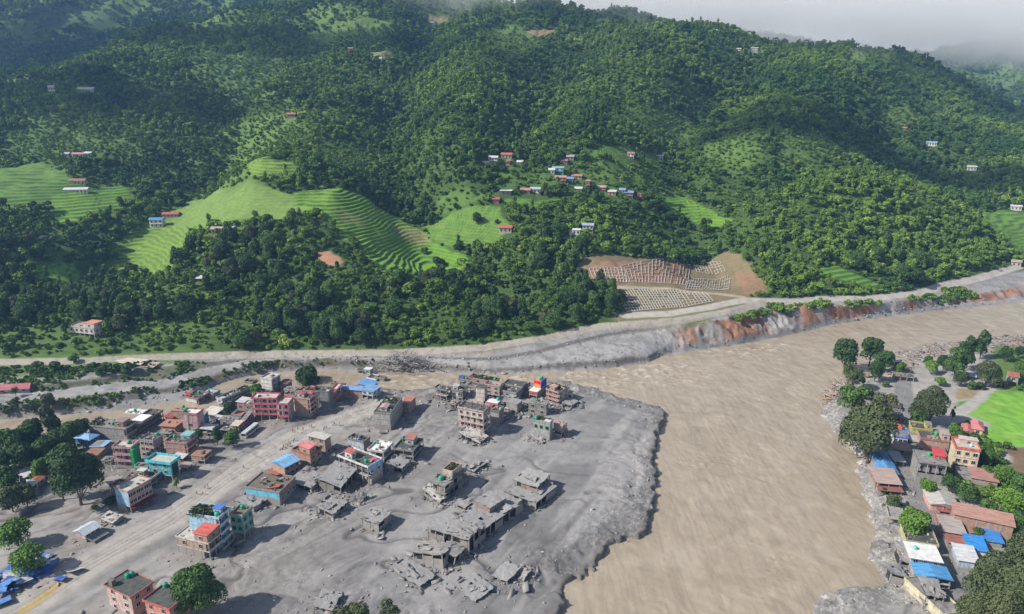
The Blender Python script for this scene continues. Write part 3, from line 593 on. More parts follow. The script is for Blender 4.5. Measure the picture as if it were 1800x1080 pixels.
_tank = {}
def tank(loc, label, c=(.02, .30, .17), r=.75, h=1.5, group='plastic water tanks on the town roofs'):
    if c not in _tank:
        pl = mat('tank_plastic'); pl[2].inputs['Base Color'].default_value = c + (1,); pl[2].inputs['Roughness'].default_value = .45; b = MB(); n = 14; k = []
        prof = [(.96, 0), (1, .05), (1, .30), (.95, .33), (1, .36), (1, .60), (.95, .63), (1, .66), (1, .80), (.8, .93), (.35, 1.0)]
        P = [(rr * math.cos(2 * math.pi * i / n), rr * math.sin(2 * math.pi * i / n), z) for rr, z in prof for i in range(n)]
        Fc = [(a * n + i, a * n + (i + 1) % n, (a + 1) * n + (i + 1) % n, (a + 1) * n + i) for a in range(len(prof) - 1) for i in range(n)] + [tuple(range(n))[::-1]]
        b.poly(P, Fc, pl[0]); me = b.mesh('tank_shell'); l = MB(); P = [(rr * math.cos(2 * math.pi * i / n), rr * math.sin(2 * math.pi * i / n), z) for rr, z in ((.33, 1.0), (.33, 1.07), (.25, 1.09)) for i in range(n)]
        l.poly(P, [(a * n + i, a * n + (i + 1) % n, (a + 1) * n + (i + 1) % n, (a + 1) * n + i) for a in range(2) for i in range(n)] + [tuple(range(2 * n, 3 * n))], pl[0]); _tank[c] = (me, l.mesh('lid'))
    e = empty('water_tank', loc); tag(e, label, 'water tank', group); e.scale = (r, r, h)
    for nm, me in zip(('shell', 'lid'), _tank[c]): o = bpy.data.objects.new(nm, me); col.objects.link(o); o.parent = e
    return e

HOUSES = []                          # footprints kept clear of trees and debris
def solve(C, Rr, Lx, Ty):
    """near bottom corner, end of the right wall's foot, photo x where the left wall ends, photo y of the eaves above the corner"""
    c = Vector(hit(*C))
    if isinstance(Rr, tuple) and Rr[0] == 'm': a = R(Rr[1]); W = Rr[2]
    else:
        r = Vector(at(Rr[0], Rr[1], c.z)); cc = Vector(at(C[0], C[1], c.z)); c = cc; d = r - cc; a = math.atan2(d.y, d.x); W = math.hypot(d.x, d.y)
    l = (-math.sin(a), math.cos(a)); D = 1.5
    if isinstance(Lx, tuple): D = Lx[1]
    else:
        best = 1e9
        for i in range(10, 700):
            t = i * .1; px = proj(c.x + l[0] * t, c.y + l[1] * t, c.z)[0]
            if abs(px - Lx) < best: best = abs(px - Lx); D = t
    k = (540 - Ty) / F; zz = c.y * (k * CP - SP) / (CP + k * SP); h = CAM_H + zz - c.z
    return c, a, W, min(D, 45), max(h, .8)

def sheet(b, x0, y0, x1, y1, z, m, kind='flat', rise=1.2, oh=.5, th=.12):
    x0 -= oh; y0 -= oh; x1 += oh; y1 += oh
    if kind == 'gx':                  # ridge along x
        ym = (y0 + y1) / 2; P = [(x0,y0,z),(x1,y0,z),(x1,ym,z+rise),(x0,ym,z+rise),(x1,y1,z),(x0,y1,z)]
    elif kind == 'gy':
        xm = (x0 + x1) / 2; P = [(x0,y1,z),(x0,y0,z),(xm,y0,z+rise),(xm,y1,z+rise),(x1,y0,z),(x1,y1,z)]
    elif kind == 'hip':
        i = min(x1 - x0, y1 - y0) * .5; xm, ym = (x0 + x1) / 2, (y0 + y1) / 2
        if x1 - x0 > y1 - y0: r1, r2 = (x0 + i, ym, z + rise), (x1 - i, ym, z + rise); F_ = [(0,1,5,4),(1,2,5),(2,3,4,5),(3,0,4)]
        else: r1, r2 = (xm, y0 + i, z + rise), (xm, y1 - i, z + rise); F_ = [(0,1,4),(1,2,5,4),(2,3,5),(3,0,4,5)]
        b.poly([(x0,y0,z),(x1,y0,z),(x1,y1,z),(x0,y1,z),r1,r2], F_ + [(0,3,2,1)], m); return
    elif kind == 'sx':                # one slope, high at far x
        b.poly([(x0,y0,z),(x1,y0,z+rise),(x1,y1,z+rise),(x0,y1,z),(x0,y0,z+th),(x1,y0,z+rise+th),(x1,y1,z+rise+th),(x0,y1,z+th)], [(0,3,2,1),(4,5,6,7),(0,1,5,4),(1,2,6,5),(2,3,7,6),(3,0,4,7)], m); return
    elif kind == 'sy':
        b.poly([(x0,y0,z),(x1,y0,z),(x1,y1,z+rise),(x0,y1,z+rise),(x0,y0,z+th),(x1,y0,z+th),(x1,y1,z+rise+th),(x0,y1,z+rise+th)], [(0,3,2,1),(4,5,6,7),(0,1,5,4),(1,2,6,5),(2,3,7,6),(3,0,4,7)], m); return
    T_ = [(p[0], p[1], p[2] + th) for p in P]; b.poly(P + T_, [(3,2,1,0),(5,4,2,3),(6,7,8,9),(9,8,10,11),(0,1,7,6),(4,5,11,10),(1,2,8,7),(2,4,10,8),(3,0,6,9),(5,3,9,11)], m)
    # gable ends
    b.poly([P[0], P[3], P[5]], [(0, 1, 2), (2, 1, 0)], m) if kind == 'gx' else b.poly([P[1], P[2], P[4]], [(0, 1, 2), (2, 1, 0)], m)

def house(label, C, Rr, Lx, Ty, L='w', Rf='w', cl=W_, cr=None, trim=None, roof='slab', rc=None, frame=(.55, .52, .48), rail=None, cat='house', name='house',
          par=.7, room=None, stubs=False, brick=False, brickR=None, mud=1.2, group=None, oh=.25, rise=1.1, clutter=0, lean=0, wl=None, wr=None, sunk=0, glassR=False):
    c, a, W, D, h = solve(C, Rr, Lx, Ty)
    e = empty(name, (c.x, c.y, c.z), a); tag(e, label, cat, group)
    if lean: e.rotation_euler = (R(lean), R(lean * .6), a)
    ca, sa = math.cos(a), math.sin(a)
    HOUSES.append([(c.x + ca * u - sa * v, c.y + sa * u + ca * v) for u, v in ((-1.5, -1.5), (W + 1.5, -1.5), (W + 1.5, D + 1.5), (-1.5, D + 1.5))])
    n = max(len(L), len(Rf)); L = L.rjust(n, L[0]); Rf = Rf.rjust(n, Rf[0]); fh = h / n
    cr = cr or cl; trim = trim or tuple(min(1, x * .9) for x in cr)
    mk = lambda c_, isb: brickm(c_, mud) if isb else paintm(c_, mud)
    ml, mr_ = mk(cl, brick), mk(cr, brick if brickR is None else brickR); mt = paintm(trim, mud); msl = paintm((.40, .385, .36), mud)
    wb = MB(); fb = MB(); base = -2.0
    th = .22
    for k in range(n):
        z0 = base if k == 0 else k * fh; z1 = (k + 1) * fh; zf = k * fh
        ix = {'o': 2.2, 'd': 1.4, 'b': 1.1}.get(L[k], 0); iy = {'o': 2.2, 'd': 1.4, 'b': 1.1}.get(Rf[k], 0)
        ix = min(ix, W * .4); iy = min(iy, D * .4)
        # the storey's walls: left (x=ix), right (y=iy), back ones
        X0, Y0, X1, Y1 = ix, iy, W, D
        b0 = len(wb.v)
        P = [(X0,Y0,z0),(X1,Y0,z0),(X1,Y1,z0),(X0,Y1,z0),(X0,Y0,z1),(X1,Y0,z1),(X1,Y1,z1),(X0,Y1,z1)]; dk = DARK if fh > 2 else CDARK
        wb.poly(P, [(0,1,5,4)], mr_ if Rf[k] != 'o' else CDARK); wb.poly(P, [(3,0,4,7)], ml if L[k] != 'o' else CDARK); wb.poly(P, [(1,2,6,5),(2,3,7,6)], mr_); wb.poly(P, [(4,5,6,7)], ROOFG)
        # frame: slab edge and columns
        ovL = .35 if L[k] == 'b' else .12; ovR = .35 if Rf[k] == 'b' else .12
        if k > 0 or L[k] == 'b' or Rf[k] == 'b':
            fb.box(-ovL, -ovR, zf - th, W + .10, D + .10, zf, mt if (L[k] == 'b' or Rf[k] == 'b') else msl)
        nx = max(1, round(W / 3.6)); ny = max(1, round(D / 3.6))
        if Rf[k] in 'od' or brick:
            for i in range(nx + 1): x = .12 + (W - .4) * i / nx; fb.box(x, -.05, z0, x + .28, .26, z1 - th, msl)
        if L[k] in 'od' or brick:
            for i in range(1 if (Rf[k] in 'od' or brick) else 0, ny + 1): y = .12 + (D - .4) * i / ny; fb.box(-.05, y, z0, .26, y + .28, z1 - th, msl)
        # openings
        ww, wh, zs = 1.4, min(1.55, fh * .52), zf + fh * .28
        def row(face, length, inset, cnt, kind):
            for i in range(cnt):
                u = (i + .5) * length / cnt + rng.uniform(-.15, .15)
                door = kind in 'bd' and i % 3 == 1
                z_, h_ = (zf + .05, fh * .72) if door else (zs, wh)
                if z_ + h_ > z1 - .25: continue
                w_ = (.95 if door else ww) * rng.uniform(.85, 1.2)
                if face == 'R': put_win(e, frame, u, inset - .01, z_, 'R', w_, h_, 'door' if door else 'window')
                else: put_win(e, frame, inset - .01, u, z_, 'L', w_, h_, 'door' if door else 'window')
        if Rf[k] in 'wbd': row('R', W, iy, (wr or nx), Rf[k])
        if L[k] in 'wbd': row('L', D, ix, (wl or ny), L[k])
        if L[k] == 'o' or Rf[k] == 'o':
            pass
        # balcony rails
        rc_ = paintm(rail or trim, mud)
        for face, ch, ov in (('L', L[k], ovL), ('R', Rf[k], ovR)):
            if ch != 'b': continue
            nx, ny = max(1, round(W / 3.6)), max(1, round(D / 3.6))
            bb = MB(); rz = zf + min(.85, fh * .3)
            if face == 'R':
                bb.box(-ovL, -ovR, zf, W, -ovR + .12, rz, rc_); bb.box(W - .12, -ovR + .12, zf, W, 0, rz, rc_)
                for i in range(nx + 1): x = -ovL + .05 + (W + ovL - .35) * i / nx; bb.box(x, -ovR + .14, zf, x + .24, -ovR + .38, z1 - th, mr_)
            else:
                bb.box(-ovL, -ovR + .14 if Rf[k] == 'b' else -.12, zf, -ovL + .12, D, rz, rc_); bb.box(-ovL + .12, D - .12, zf, 0, D, rz, rc_)
                for i in range(1, ny + 1): y = .05 + (D - .35) * i / ny; bb.box(-ovL + .14, y, zf, -ovL + .38, y + .24, z1 - th, ml)
            bb.build('balcony', e)
    wb.build('wall', e); 
    H = h
    rb = MB()
    if roof in ('slab', 'par'):
        rm = {'g': ROOFG, 'd': ROOFD, 'p': ROOFP, 'w': ROOFW, 'm': MUDC}.get(rc or 'g', ROOFG) if not isinstance(rc, tuple) else flatm(rc, .9, .3)
        rb.box(-oh, -oh, H, W + oh, D + oh, H + .2, mt if roof == 'par' else msl)
        rb.poly([(-oh + .05, -oh + .05, H + .204), (W + oh - .05, -oh + .05, H + .204), (W + oh - .05, D + oh - .05, H + .204), (-oh + .05, D + oh - .05, H + .204)], [(0, 1, 2, 3)], rm)
        rb.build('roof', e)
        if roof == 'par':
            pb = MB(); t = .18; z = H + .2; q = paintm(rail or trim, mud)
            pb.box(-oh, -oh, z, W + oh, -oh + t, z + par, q); pb.box(-oh, D + oh - t, z, W + oh, D + oh, z + par, q)
            pb.box(-oh, -oh + t, z, -oh + t, D + oh - t, z + par, q); pb.box(W + oh - t, -oh + t, z, W + oh, D + oh - t, z + par, q); pb.build('parapet', e)
    else:
        rm = sheetm(rc or (.55, .56, .58), .5 if rc == (.30, .13, .10) else .25); sheet(rb, 0, 0, W, D, H + .02, rm, roof, rise, .55); rb.build('roof', e)
        if roof in ('sx', 'sy'):
            gb = MB()
            if roof == 'sx': gb.poly([(0,0,H),(W,0,H),(W,0,H+rise*.92),(0,D,H),(W,D,H),(W,D,H+rise*.92)], [(0,1,2),(5,4,3),(1,4,5,2)], mr_)
            else: gb.poly([(0,0,H),(0,D,H),(0,D,H+rise*.92),(W,0,H),(W,D,H),(W,D,H+rise*.92)], [(2,1,0),(3,4,5),(1,2,5,4)], ml)
            gb.build('gable', e)
    if stubs:
        nx = max(1, round(W / 3.6)); ny = max(1, round(D / 3.6))
        for i in range(nx + 1):
            for j in range(ny + 1):
                if rng.random() < .85:
                    x, y = .1 + (W - .35) * i / nx, .1 + (D - .35) * j / ny; fb.box(x, y, H + .2, x + .26, y + .26, H + .2 + rng.uniform(.6, 1.5), msl)
    fb.build('concrete_frame', e)
    if room:                          # a stair-head or room on the roof: (u0, v0, u1, v1, height, colour, brick, roof kind, roof colour)
        for rm_ in (room if isinstance(room, list) else [room]):
            u0, v0, u1, v1, hh, rcol, isb, rk, rrc = rm_; mm_ = mk(rcol, isb); b = MB(); z = H + .2
            b.box(W * u0, D * v0, z, W * u1, D * v1, z + hh, mm_); o = b.build('roof_room', e)
            b = MB()
            if rk == 'flat': b.box(W * u0 - .25, D * v0 - .25, z + hh, W * u1 + .25, D * v1 + .25, z + hh + .16, flatm(rrc, .9, .3))
            else: sheet(b, W * u0, D * v0, W * u1, D * v1, z + hh + .02, sheetm(rrc), rk, .5, .35)
            r_ = b.build('roof', o)
            w1 = put_win(o, frame, W * (u0 + u1) / 2, D * v0 - .01, z + hh * .3, 'R', min(1.1, W * (u1 - u0) * .4), hh * .42)
            w2 = put_win(o, frame, W * u0 - .01, D * (v0 + v1) / 2, z + hh * .3, 'L', min(1.1, D * (v1 - v0) * .4), hh * .42)
    if clutter:                       # sheets, planks and broken bits lying on the roof
        b = MB()
        for i in range(clutter):
            x, y = rng.uniform(.5, max(.6, W - 1)), rng.uniform(.5, max(.6, D - 1)); s = rng.uniform(.25, .9)
            M = Matrix.Translation((x, y, H + .3)) @ Matrix.Rotation(rng.uniform(0, 3), 4, 'Z') @ Matrix.Rotation(rng.uniform(-.4, .4), 4, 'X')
            b.box(-s, -s * rng.uniform(.2, .9), -.1, s, s * rng.uniform(.2, .9), rng.uniform(.05, .7), rng.choice([MUDC, ROOFD, WOOD, CONC, CPALE, CDARK, brickm()]), M)
        b.build('roof_debris', e)['kind'] = 'stuff'
    e['_w'] = W; e['_d'] = D; e['_h'] = H + .2
    return e
def on(e, u, v, dz=0):
    """a point on a building's roof, as fractions of its two sides"""
    return tuple(Matrix.Translation(e.location) @ e.rotation_euler.to_matrix().to_4x4() @ Vector((e['_w'] * u, e['_d'] * v, e['_h'] + dz)))

def ragged(b, x0, y0, x1, y1, z, th, m, M, seed, amp=.5, n=7, mside=None):
    """a broken slab: uneven outline, cracked and sagging top"""
    r = random.Random(seed); ph = r.uniform(0, 9)
    P = []
    for j in range(n + 1):
        for i in range(n + 1):
            u, v = i / n, j / n; x, y = x0 + (x1 - x0) * u, y0 + (y1 - y0) * v
            e_ = (u in (0, 1)) or (v in (0, 1)); k = amp if e_ else .15
            P.append((x + r.uniform(-k, k), y + r.uniform(-k, k), z + .16 * math.sin(u * 5 + ph) * math.cos(v * 4 + ph) + r.uniform(-.07, .07)))
    N = (n + 1) ** 2; P += [(p[0], p[1], p[2] - th) for p in P]; P = [tuple(M @ Vector(p)) for p in P]
    idx = lambda i, j: j * (n + 1) + i
    hole = (r.randrange(1, n - 1), r.randrange(1, n - 1)) if n > 4 and r.random() < .4 else None
    top = [(idx(i, j), idx(i + 1, j), idx(i + 1, j + 1), idx(i, j + 1)) for j in range(n) for i in range(n) if (i, j) != hole]
    bot = [tuple(N + q for q in f[::-1]) for f in top]; side = []
    for i in range(n):
        side += [(idx(i, 0), N + idx(i, 0), N + idx(i + 1, 0), idx(i + 1, 0)), (idx(i + 1, n), N + idx(i + 1, n), N + idx(i, n), idx(i, n)),
                 (idx(0, i + 1), N + idx(0, i + 1), N + idx(0, i), idx(0, i)), (idx(n, i), N + idx(n, i), N + idx(n, i + 1), idx(n, i + 1))]
    b.poly(P, top, m); b.poly(P, bot + side, mside or CDARK)

def ruin(label, C, Rr, Lx, Ty, tilt=(0, 0), tiers=1, top=None, wallc=(.30, .28, .26), seed=1, cols=True, rubble=14, brick=False, cat='ruined building', name='ruined_building', wallamt=.6, rubc=None):
    c, a, W, D, h = solve(C, Rr, Lx, Ty); r = random.Random(seed * 31 + 5); top = top or MUDC
    e = empty(name, (c.x, c.y, c.z), a); tag(e, label, cat)
    ca, sa = math.cos(a), math.sin(a)
    HOUSES.append([(c.x + ca * u - sa * v, c.y + sa * u + ca * v) for u, v in ((-1, -1), (W + 1, -1), (W + 1, D + 1), (-1, D + 1))])
    wm_ = brickm(wallc, 1.0) if brick else paintm(wallc, 1.6, .9, .6)
    Mt = Matrix.Translation((W / 2, D / 2, 0)) @ Matrix.Rotation(R(tilt[0]), 4, 'X') @ Matrix.Rotation(R(tilt[1]), 4, 'Y') @ Matrix.Translation((-W / 2, -D / 2, 0))
    w = MB(); f = MB(); zb = -2.5
    for t in range(tiers):
        z0, z1 = h * t / tiers, h * (t + 1) / tiers; q = .06 * t
        xa, ya, xb, yb = W * q, D * q, W * (1 - q), D * (1 - q)
        s = MB(); ragged(s, xa - .25, ya - .25, xb + .25, yb + .25, z1, .28, top, Mt, seed * 7 + t, .34, 9 if W > 12 or D > 12 else 7); s.build('slab', e)
        i_ = .9; w.box(xa + i_, ya + i_, zb if t == 0 else z0, xb - i_, yb - i_, z1 - .6, DARK, Mt)  # near-black core: the shade beneath the slab, put in as colour
        if cols and h > 1.5:
            nx, ny = max(1, round(W / 3.5)), max(1, round(D / 3.5))
            for i in range(nx + 1): x = xa + (xb - xa - .3) * i / nx; f.box(x, ya, zb if t == 0 else z0, x + .3, ya + .3, z1 - .1, CONC, Mt)
            for j in range(1, ny + 1): y = ya + (yb - ya - .3) * j / ny; f.box(xa, y, zb if t == 0 else z0, xa + .3, y + .3, z1 - .1, CONC, Mt)
            for i in range(nx):
                if r.random() < wallamt: x = xa + (xb - xa - .3) * i / nx + .3; f.box(x, ya + .1, z0 - (2 if t == 0 else 0), x + (xb - xa) / nx - .32, ya + .26, z0 + (z1 - z0) * r.uniform(.35, .95), wm_, Mt)
            for j in range(ny):
                if r.random() < wallamt: y = ya + (yb - ya - .3) * j / ny + .3; f.box(xa + .1, y, z0 - (2 if t == 0 else 0), xa + .26, y + (yb - ya) / ny - .32, z0 + (z1 - z0) * r.uniform(.35, .95), wm_, Mt)
    w.build('shade_core', e); f.build('concrete_frame', e)
    if W * D > 45:                    # pieces of a second slab, parapet stumps and bent sheets on top
        for q_ in range(r.randint(1, 3)):
            s = MB(); u0, v0 = r.uniform(0, .55), r.uniform(0, .55); M2 = Mt @ Matrix.Translation((W * u0, D * v0, h + .15)) @ Matrix.Rotation(r.uniform(-.22, .22), 4, 'X') @ Matrix.Rotation(r.uniform(-.22, .22), 4, 'Y') @ Matrix.Rotation(r.uniform(-.3, .3), 4, 'Z')
            ragged(s, 0, 0, W * r.uniform(.2, .4), D * r.uniform(.2, .4), r.uniform(.1, .7), .22, r.choice([top, MUDC, CONC]), M2, r.randrange(999), .3, 5); s.build('broken_slab', e)
        s = MB()
        for q_ in range(r.randint(3, 6)):
            x, y = (r.uniform(0, W), r.choice([.1, D - .3])) if r.random() < .5 else (r.choice([.1, W - .3]), r.uniform(0, D)); l_ = r.uniform(.6, 3)
            if x in (.1, W - .3): s.box(x, y, h, x + .2, min(y + l_, D), h + r.uniform(.3, 1.0), CONC, Mt)
            else: s.box(x, y, h, min(x + l_, W), y + .2, h + r.uniform(.3, 1.0), CONC, Mt)
        o_ = s.build('parapet_stumps', e)
        if o_: o_['kind'] = 'stuff'
    b = MB()
    for i in range(int(rubble * 1.6)):
        side = r.random()
        x, y = (r.uniform(-1, W), r.uniform(-2.2, .3)) if side < .5 else (r.uniform(-2.2, .3), r.uniform(-1, D))
        top_ = r.random() < .22
        if top_: x, y = r.uniform(0, W), r.uniform(0, D)
        s = r.uniform(.15, .8); M = (Mt if top_ else Matrix()) @ Matrix.Translation((x, y, h + .1 if top_ else r.uniform(-.1, .5))) @ Matrix.Rotation(r.uniform(0, 3), 4, 'Z') @ Matrix.Rotation(r.uniform(-.7, .7), 4, 'X')
        b.box(-s, -s * r.uniform(.1, .8), -.12, s, s * r.uniform(.1, .8), r.uniform(0, .35), r.choice(rubc or [MUDC, MUDC, CONC, CDARK, GREYWOOD]), M)
    o_ = b.build('rubble', e)
    if o_: o_['kind'] = 'stuff'
    e['_w'] = W; e['_d'] = D; e['_h'] = h + .1
    return e

_leafm = {}
def leafm(c1, c2, inst=False, hue=0):
    k = (c1, c2, inst)
    if k in _leafm: return _leafm[k]
    m, nt, b = mat('foliage'); b.inputs['Roughness'].default_value = .75; b.inputs['Specular IOR Level'].default_value = .18
    n = nd(nt, 'ShaderNodeTexNoise', Scale=.55, Detail=3.0); tc = nd(nt, 'ShaderNodeTexCoord'); nt.links.new(tc.outputs['Object'], n.inputs['Vector'])
    ge = nd(nt, 'ShaderNodeNewGeometry'); mx = nt.nodes.new('ShaderNodeMix'); mx.data_type = 'RGBA'
    mx.inputs[6].default_value = c1 + (1,); mx.inputs[7].default_value = c2 + (1,)
    av = nd(nt, 'ShaderNodeMath', operation='MULTIPLY_ADD'); nt.links.new(ge.outputs['Random Per Island'], av.inputs[0]); av.inputs[1].default_value = .55; 
    mr = nd(nt, 'ShaderNodeMapRange'); mr.inputs['From Min'].default_value = .35; mr.inputs['From Max'].default_value = .65; mr.inputs['To Max'].default_value = .45; nt.links.new(n.outputs[0], mr.inputs[0]); nt.links.new(mr.outputs[0], av.inputs[2])
    nt.links.new(av.outputs[0], mx.inputs[0]); out = mx.outputs[2]
    if inst:
        at_ = nd(nt, 'ShaderNodeAttribute', attribute_type='INSTANCER', attribute_name='tint'); out = mul(nt, out, at_.outputs['Color'])
    else:
        oi = nd(nt, 'ShaderNodeObjectInfo'); out = mul(nt, out, ramp(nt, oi.outputs['Random'], [(0, (.78, .82, .8)), (.5, (1, 1, 1)), (1, (1.28, 1.18, 1.1))]))
    nt.links.new(out, b.inputs['Base Color']); _leafm[k] = m; return m
def crown_mesh(name, seed, n, rad, hgt, z0, leaf, lobes, m, taper=.0, flat=1.0, hole=.0):
    """a crown of many leaf clumps on the shells of uneven lobes"""
    r = np.random.RandomState(seed)
    th = r.rand(lobes) * 6.283; rr = np.sqrt(r.rand(lobes)) * rad * .62; hz = r.rand(lobes)
    rr = rr * (1 - taper * hz); lc = np.stack([np.cos(th) * rr, np.sin(th) * rr, z0 + hgt * (.22 + .6 * hz)], 1)
    lr = rad * (.34 + .24 * r.rand(lobes)) * (1 - taper * .55 * hz); lz = lr * flat * (hgt / (2 * rad)) * 1.15
    k = r.choice(lobes, n, p=lr ** 2 / (lr ** 2).sum()); d = r.randn(n, 3); d /= np.linalg.norm(d, axis=1)[:, None]; d[:, 2] = np.where(d[:, 2] < -.35, -d[:, 2], d[:, 2])
    s = .72 + .34 * r.rand(n) ** .6
    P = lc[k] + d * np.stack([lr[k], lr[k], lz[k]], 1) * s[:, None]
    nn = d + r.randn(n, 3) * .55; nn /= np.linalg.norm(nn, axis=1)[:, None]
    a = np.cross(nn, r.randn(n, 3)); a /= np.linalg.norm(a, axis=1)[:, None] + 1e-9; b = np.cross(nn, a)
    w = leaf * (.6 + .8 * r.rand(n)); a *= w[:, None]; b *= (w * (.5 + .4 * r.rand(n)))[:, None]
    V = np.stack([P - a, P - b + nn * w[:, None] * .2, P + a, P + b + nn * w[:, None] * .2], 1).reshape(-1, 3)
    me = bpy.data.meshes.new(name); me.vertices.add(len(V)); me.vertices.foreach_set('co', V.astype(np.float32).ravel())
    me.loops.add(4 * n); me.loops.foreach_set('vertex_index', np.arange(4 * n, dtype=np.int32)); me.polygons.add(n); me.polygons.foreach_set('loop_start', (np.arange(n) * 4).astype(np.int32))
    me.update(calc_edges=True); me.materials.append(m); return me, lc
def trunk_mesh(lc, z0, r0, seed):
    b = MB(); r = random.Random(seed); top = Vector((0, 0, z0 + .6)); b.bar((0, 0, -1.0), top, r0, TREEBARK, 7, r0 * .7)
    for c in lc[:6]: 
        q = Vector(c) * .55 + top * .45; b.bar(top - Vector((0, 0, .4)), q, r0 * .5, TREEBARK, 5, r0 * .28); b.bar(q, Vector(c), r0 * .28, TREEBARK, 4, r0 * .08)
    return b.mesh('trunk')
FOL = {'dark': ((.028, .060, .020), (.060, .110, .034)), 'mid': ((.042, .095, .024), (.090, .165, .040)), 'bright': ((.065, .145, .022), (.13, .24, .04)), 'olive': ((.050, .070, .030), (.100, .128, .056)), 'grey': ((.05, .062, .04), (.10, .11, .08))}
_tk = {}
def tkind(kind, shape):
    k = (kind, shape)
    if k not in _tk:
        n, leaf, lobes, rad, hgt, z0, tp, fl = {'round': (3400, .34, 15, 4.4, 8.2, 1.0, .25, 1), 'tall': (2800, .34, 14, 3.4, 11, 1.6, .4, .8), 'wide': (4400, .36, 19, 5.6, 8.6, 1.0, .2, .9), 'bush': (900, .26, 7, 2.0, 2.8, -.2, .1, 1),
                                              'big': (13000, .32, 20, 7.5, 15.0, 1.2, .35, .85), 'sparse': (1100, .30, 9, 3.4, 6.5, 3.0, .2, .7), 'slim': (500, .25, 6, 1.1, 6.0, .6, .5, .8), 'tier': (3200, .34, 16, 3.9, 8.2, 2.6, -.05, .75)}[shape]
        me, lc = crown_mesh('crown', hash(shape) % 1000 if False else sum(map(ord, kind + shape)), n, rad, hgt, z0, leaf, lobes, leafm(*FOL[kind]), tp, fl)
        _tk[k] = (me, trunk_mesh(lc, z0, .16 if shape in ('bush', 'slim') else .45 if shape == 'big' else .27, 3), rad, hgt + z0)
    return _tk[k]
TREES = []
def tree(label, px, py, wpx, kind='mid', shape='round', cat='tree', name='tree', group=None, hs=1.0, rz=None, loc=None, sc=None):
    me, tm, rad, ht = tkind(kind, shape); p = Vector(loc or hit(px, py)); dep = p.y * CP - (p.z - CAM_H) * SP
    s = sc or (wpx / F * dep) / (2.0 * rad); e = empty(name, tuple(p), rng.uniform(0, 6.28) if rz is None else rz); e.scale = (s, s, s * hs); tag(e, label, cat, group)
    for nm, m_ in (('trunk', tm), ('crown', me)): o = bpy.data.objects.new(nm, m_); col.objects.link(o); o.parent = e
    TREES.append((p.x, p.y)); return e
def plants(label, pts, kind='mid', size=.7, name='potted_plants', cat='potted plants'):
    """greenery kept on a roof: nobody could count it"""
    r = np.random.RandomState(len(label)); allv = []
    V = []
    for (x, y, z, s) in pts:
        n = 60; d = r.randn(n, 3); d /= np.linalg.norm(d, axis=1)[:, None]; d[:, 2] = abs(d[:, 2]); P = np.array([x, y, z]) + d * s * (.4 + .7 * r.rand(n, 1))
        a = r.randn(n, 3) * .17 * s ** .5; b = r.randn(n, 3) * .17 * s ** .5; V.append(np.stack([P - a, P - b, P + a, P + b], 1).reshape(-1, 3))
    V = np.concatenate(V); n = len(V) // 4; me = bpy.data.meshes.new(name); me.vertices.add(len(V)); me.vertices.foreach_set('co', V.astype(np.float32).ravel())
    me.loops.add(4 * n); me.loops.foreach_set('vertex_index', np.arange(4 * n, dtype=np.int32)); me.polygons.add(n); me.polygons.foreach_set('loop_start', (np.arange(n) * 4).astype(np.int32)); me.update(calc_edges=True); me.materials.append(leafm(*FOL[kind]))
    o = bpy.data.objects.new(name, me); col.objects.link(o); tag(o, label, cat, kind='stuff'); return o
def roofplants(e, label, u0, v0, u1, v1, n=10, kind='mid', s=.8):
    r = random.Random(len(label)); plants(label, [on(e, r.uniform(u0, u1), r.uniform(v0, v1)) + (s * r.uniform(.6, 1.3),) for _ in range(n)], kind)

# ================================================================ the flooded town, left of the river (photo px measured at each building's foot)
TEAL, GRN, TURQ, SKYB = (.02, .30, .17), (.02, .36, .10), (.08, .50, .60), (.22, .52, .78)
T_ = {}
# --- the west edge
h = house('long windowless concrete block with rooftop shrubs, standing behind the blue hipped hall', (225,777), (243,765), 160, 755.5, L='xx', Rf='wb', cl=(.33,.33,.32), cr=(.26,.22,.19), brick=False, roof='par', rc='g', par=.5, stubs=True, clutter=9, trim=(.36,.35,.33), room=(.2,.12,.9,.35,2.4,BR,True,'flat',(.25,.2,.18)))
roofplants(h, 'shrubs growing along the far edge of the windowless concrete block roof', .1, .75, .9, 1.0, 16, 'olive', 1.3)
tank(on(h,.4,.45), 'green water tank at mid roof of the windowless concrete block'); tank(on(h,.8,.2), 'green water tank beside the brick room on the windowless block', TEAL)
h = house('dark two-storey terrace with balconies and a white roof sheet behind the windowless block', (244,767), (288,738), 222, 752, L='ww', Rf='bb', cl=(.30,.29,.28), cr=(.22,.20,.19), roof='par', rc='d', stubs=True, clutter=12, room=(.25,.1,.6,.9,.9,(.5,.5,.5),False,'flat',(.75,.75,.75)))
h = house('concrete house with a pale flat roof slab and green tank near the stream bend', (250,741), (262,733), 220, 729, L='w', Rf='w', cl=(.33,.32,.31), roof='slab', rc='w', stubs=True, clutter=4)
tank(on(h,.4,.5), 'green water tank on the pale roof slab by the stream bend')
h = house('two-storey hall with bright blue hipped roof and blue upper wall on pale pillars', (160,791), (176,782), 135, 774, L='ow', Rf='ow', cl=(.05,.20,.48), cr=(.05,.16,.40), roof='hip', rc=(.22,.46,.78), trim=(.62,.50,.44), rise=1.5, wl=0, wr=2)
house('brick house with light blue lean-to roof beside the blue hipped hall', (184,800), (197,790), 162, 785, L='wx', Rf='ww', cl=BRO, cr=(.16,.22,.38), brick=True, brickR=False, roof='sy', rc=(.30,.48,.70), rise=-.4)
house('low orange-walled house with rusty brown roof in front of the lean-to', (173,813), (185,803), 152, 800, L='x', Rf='w', cl=(.52,.25,.12), cr=(.24,.22,.26), roof='sx', rc=(.30,.16,.10), rise=.3)
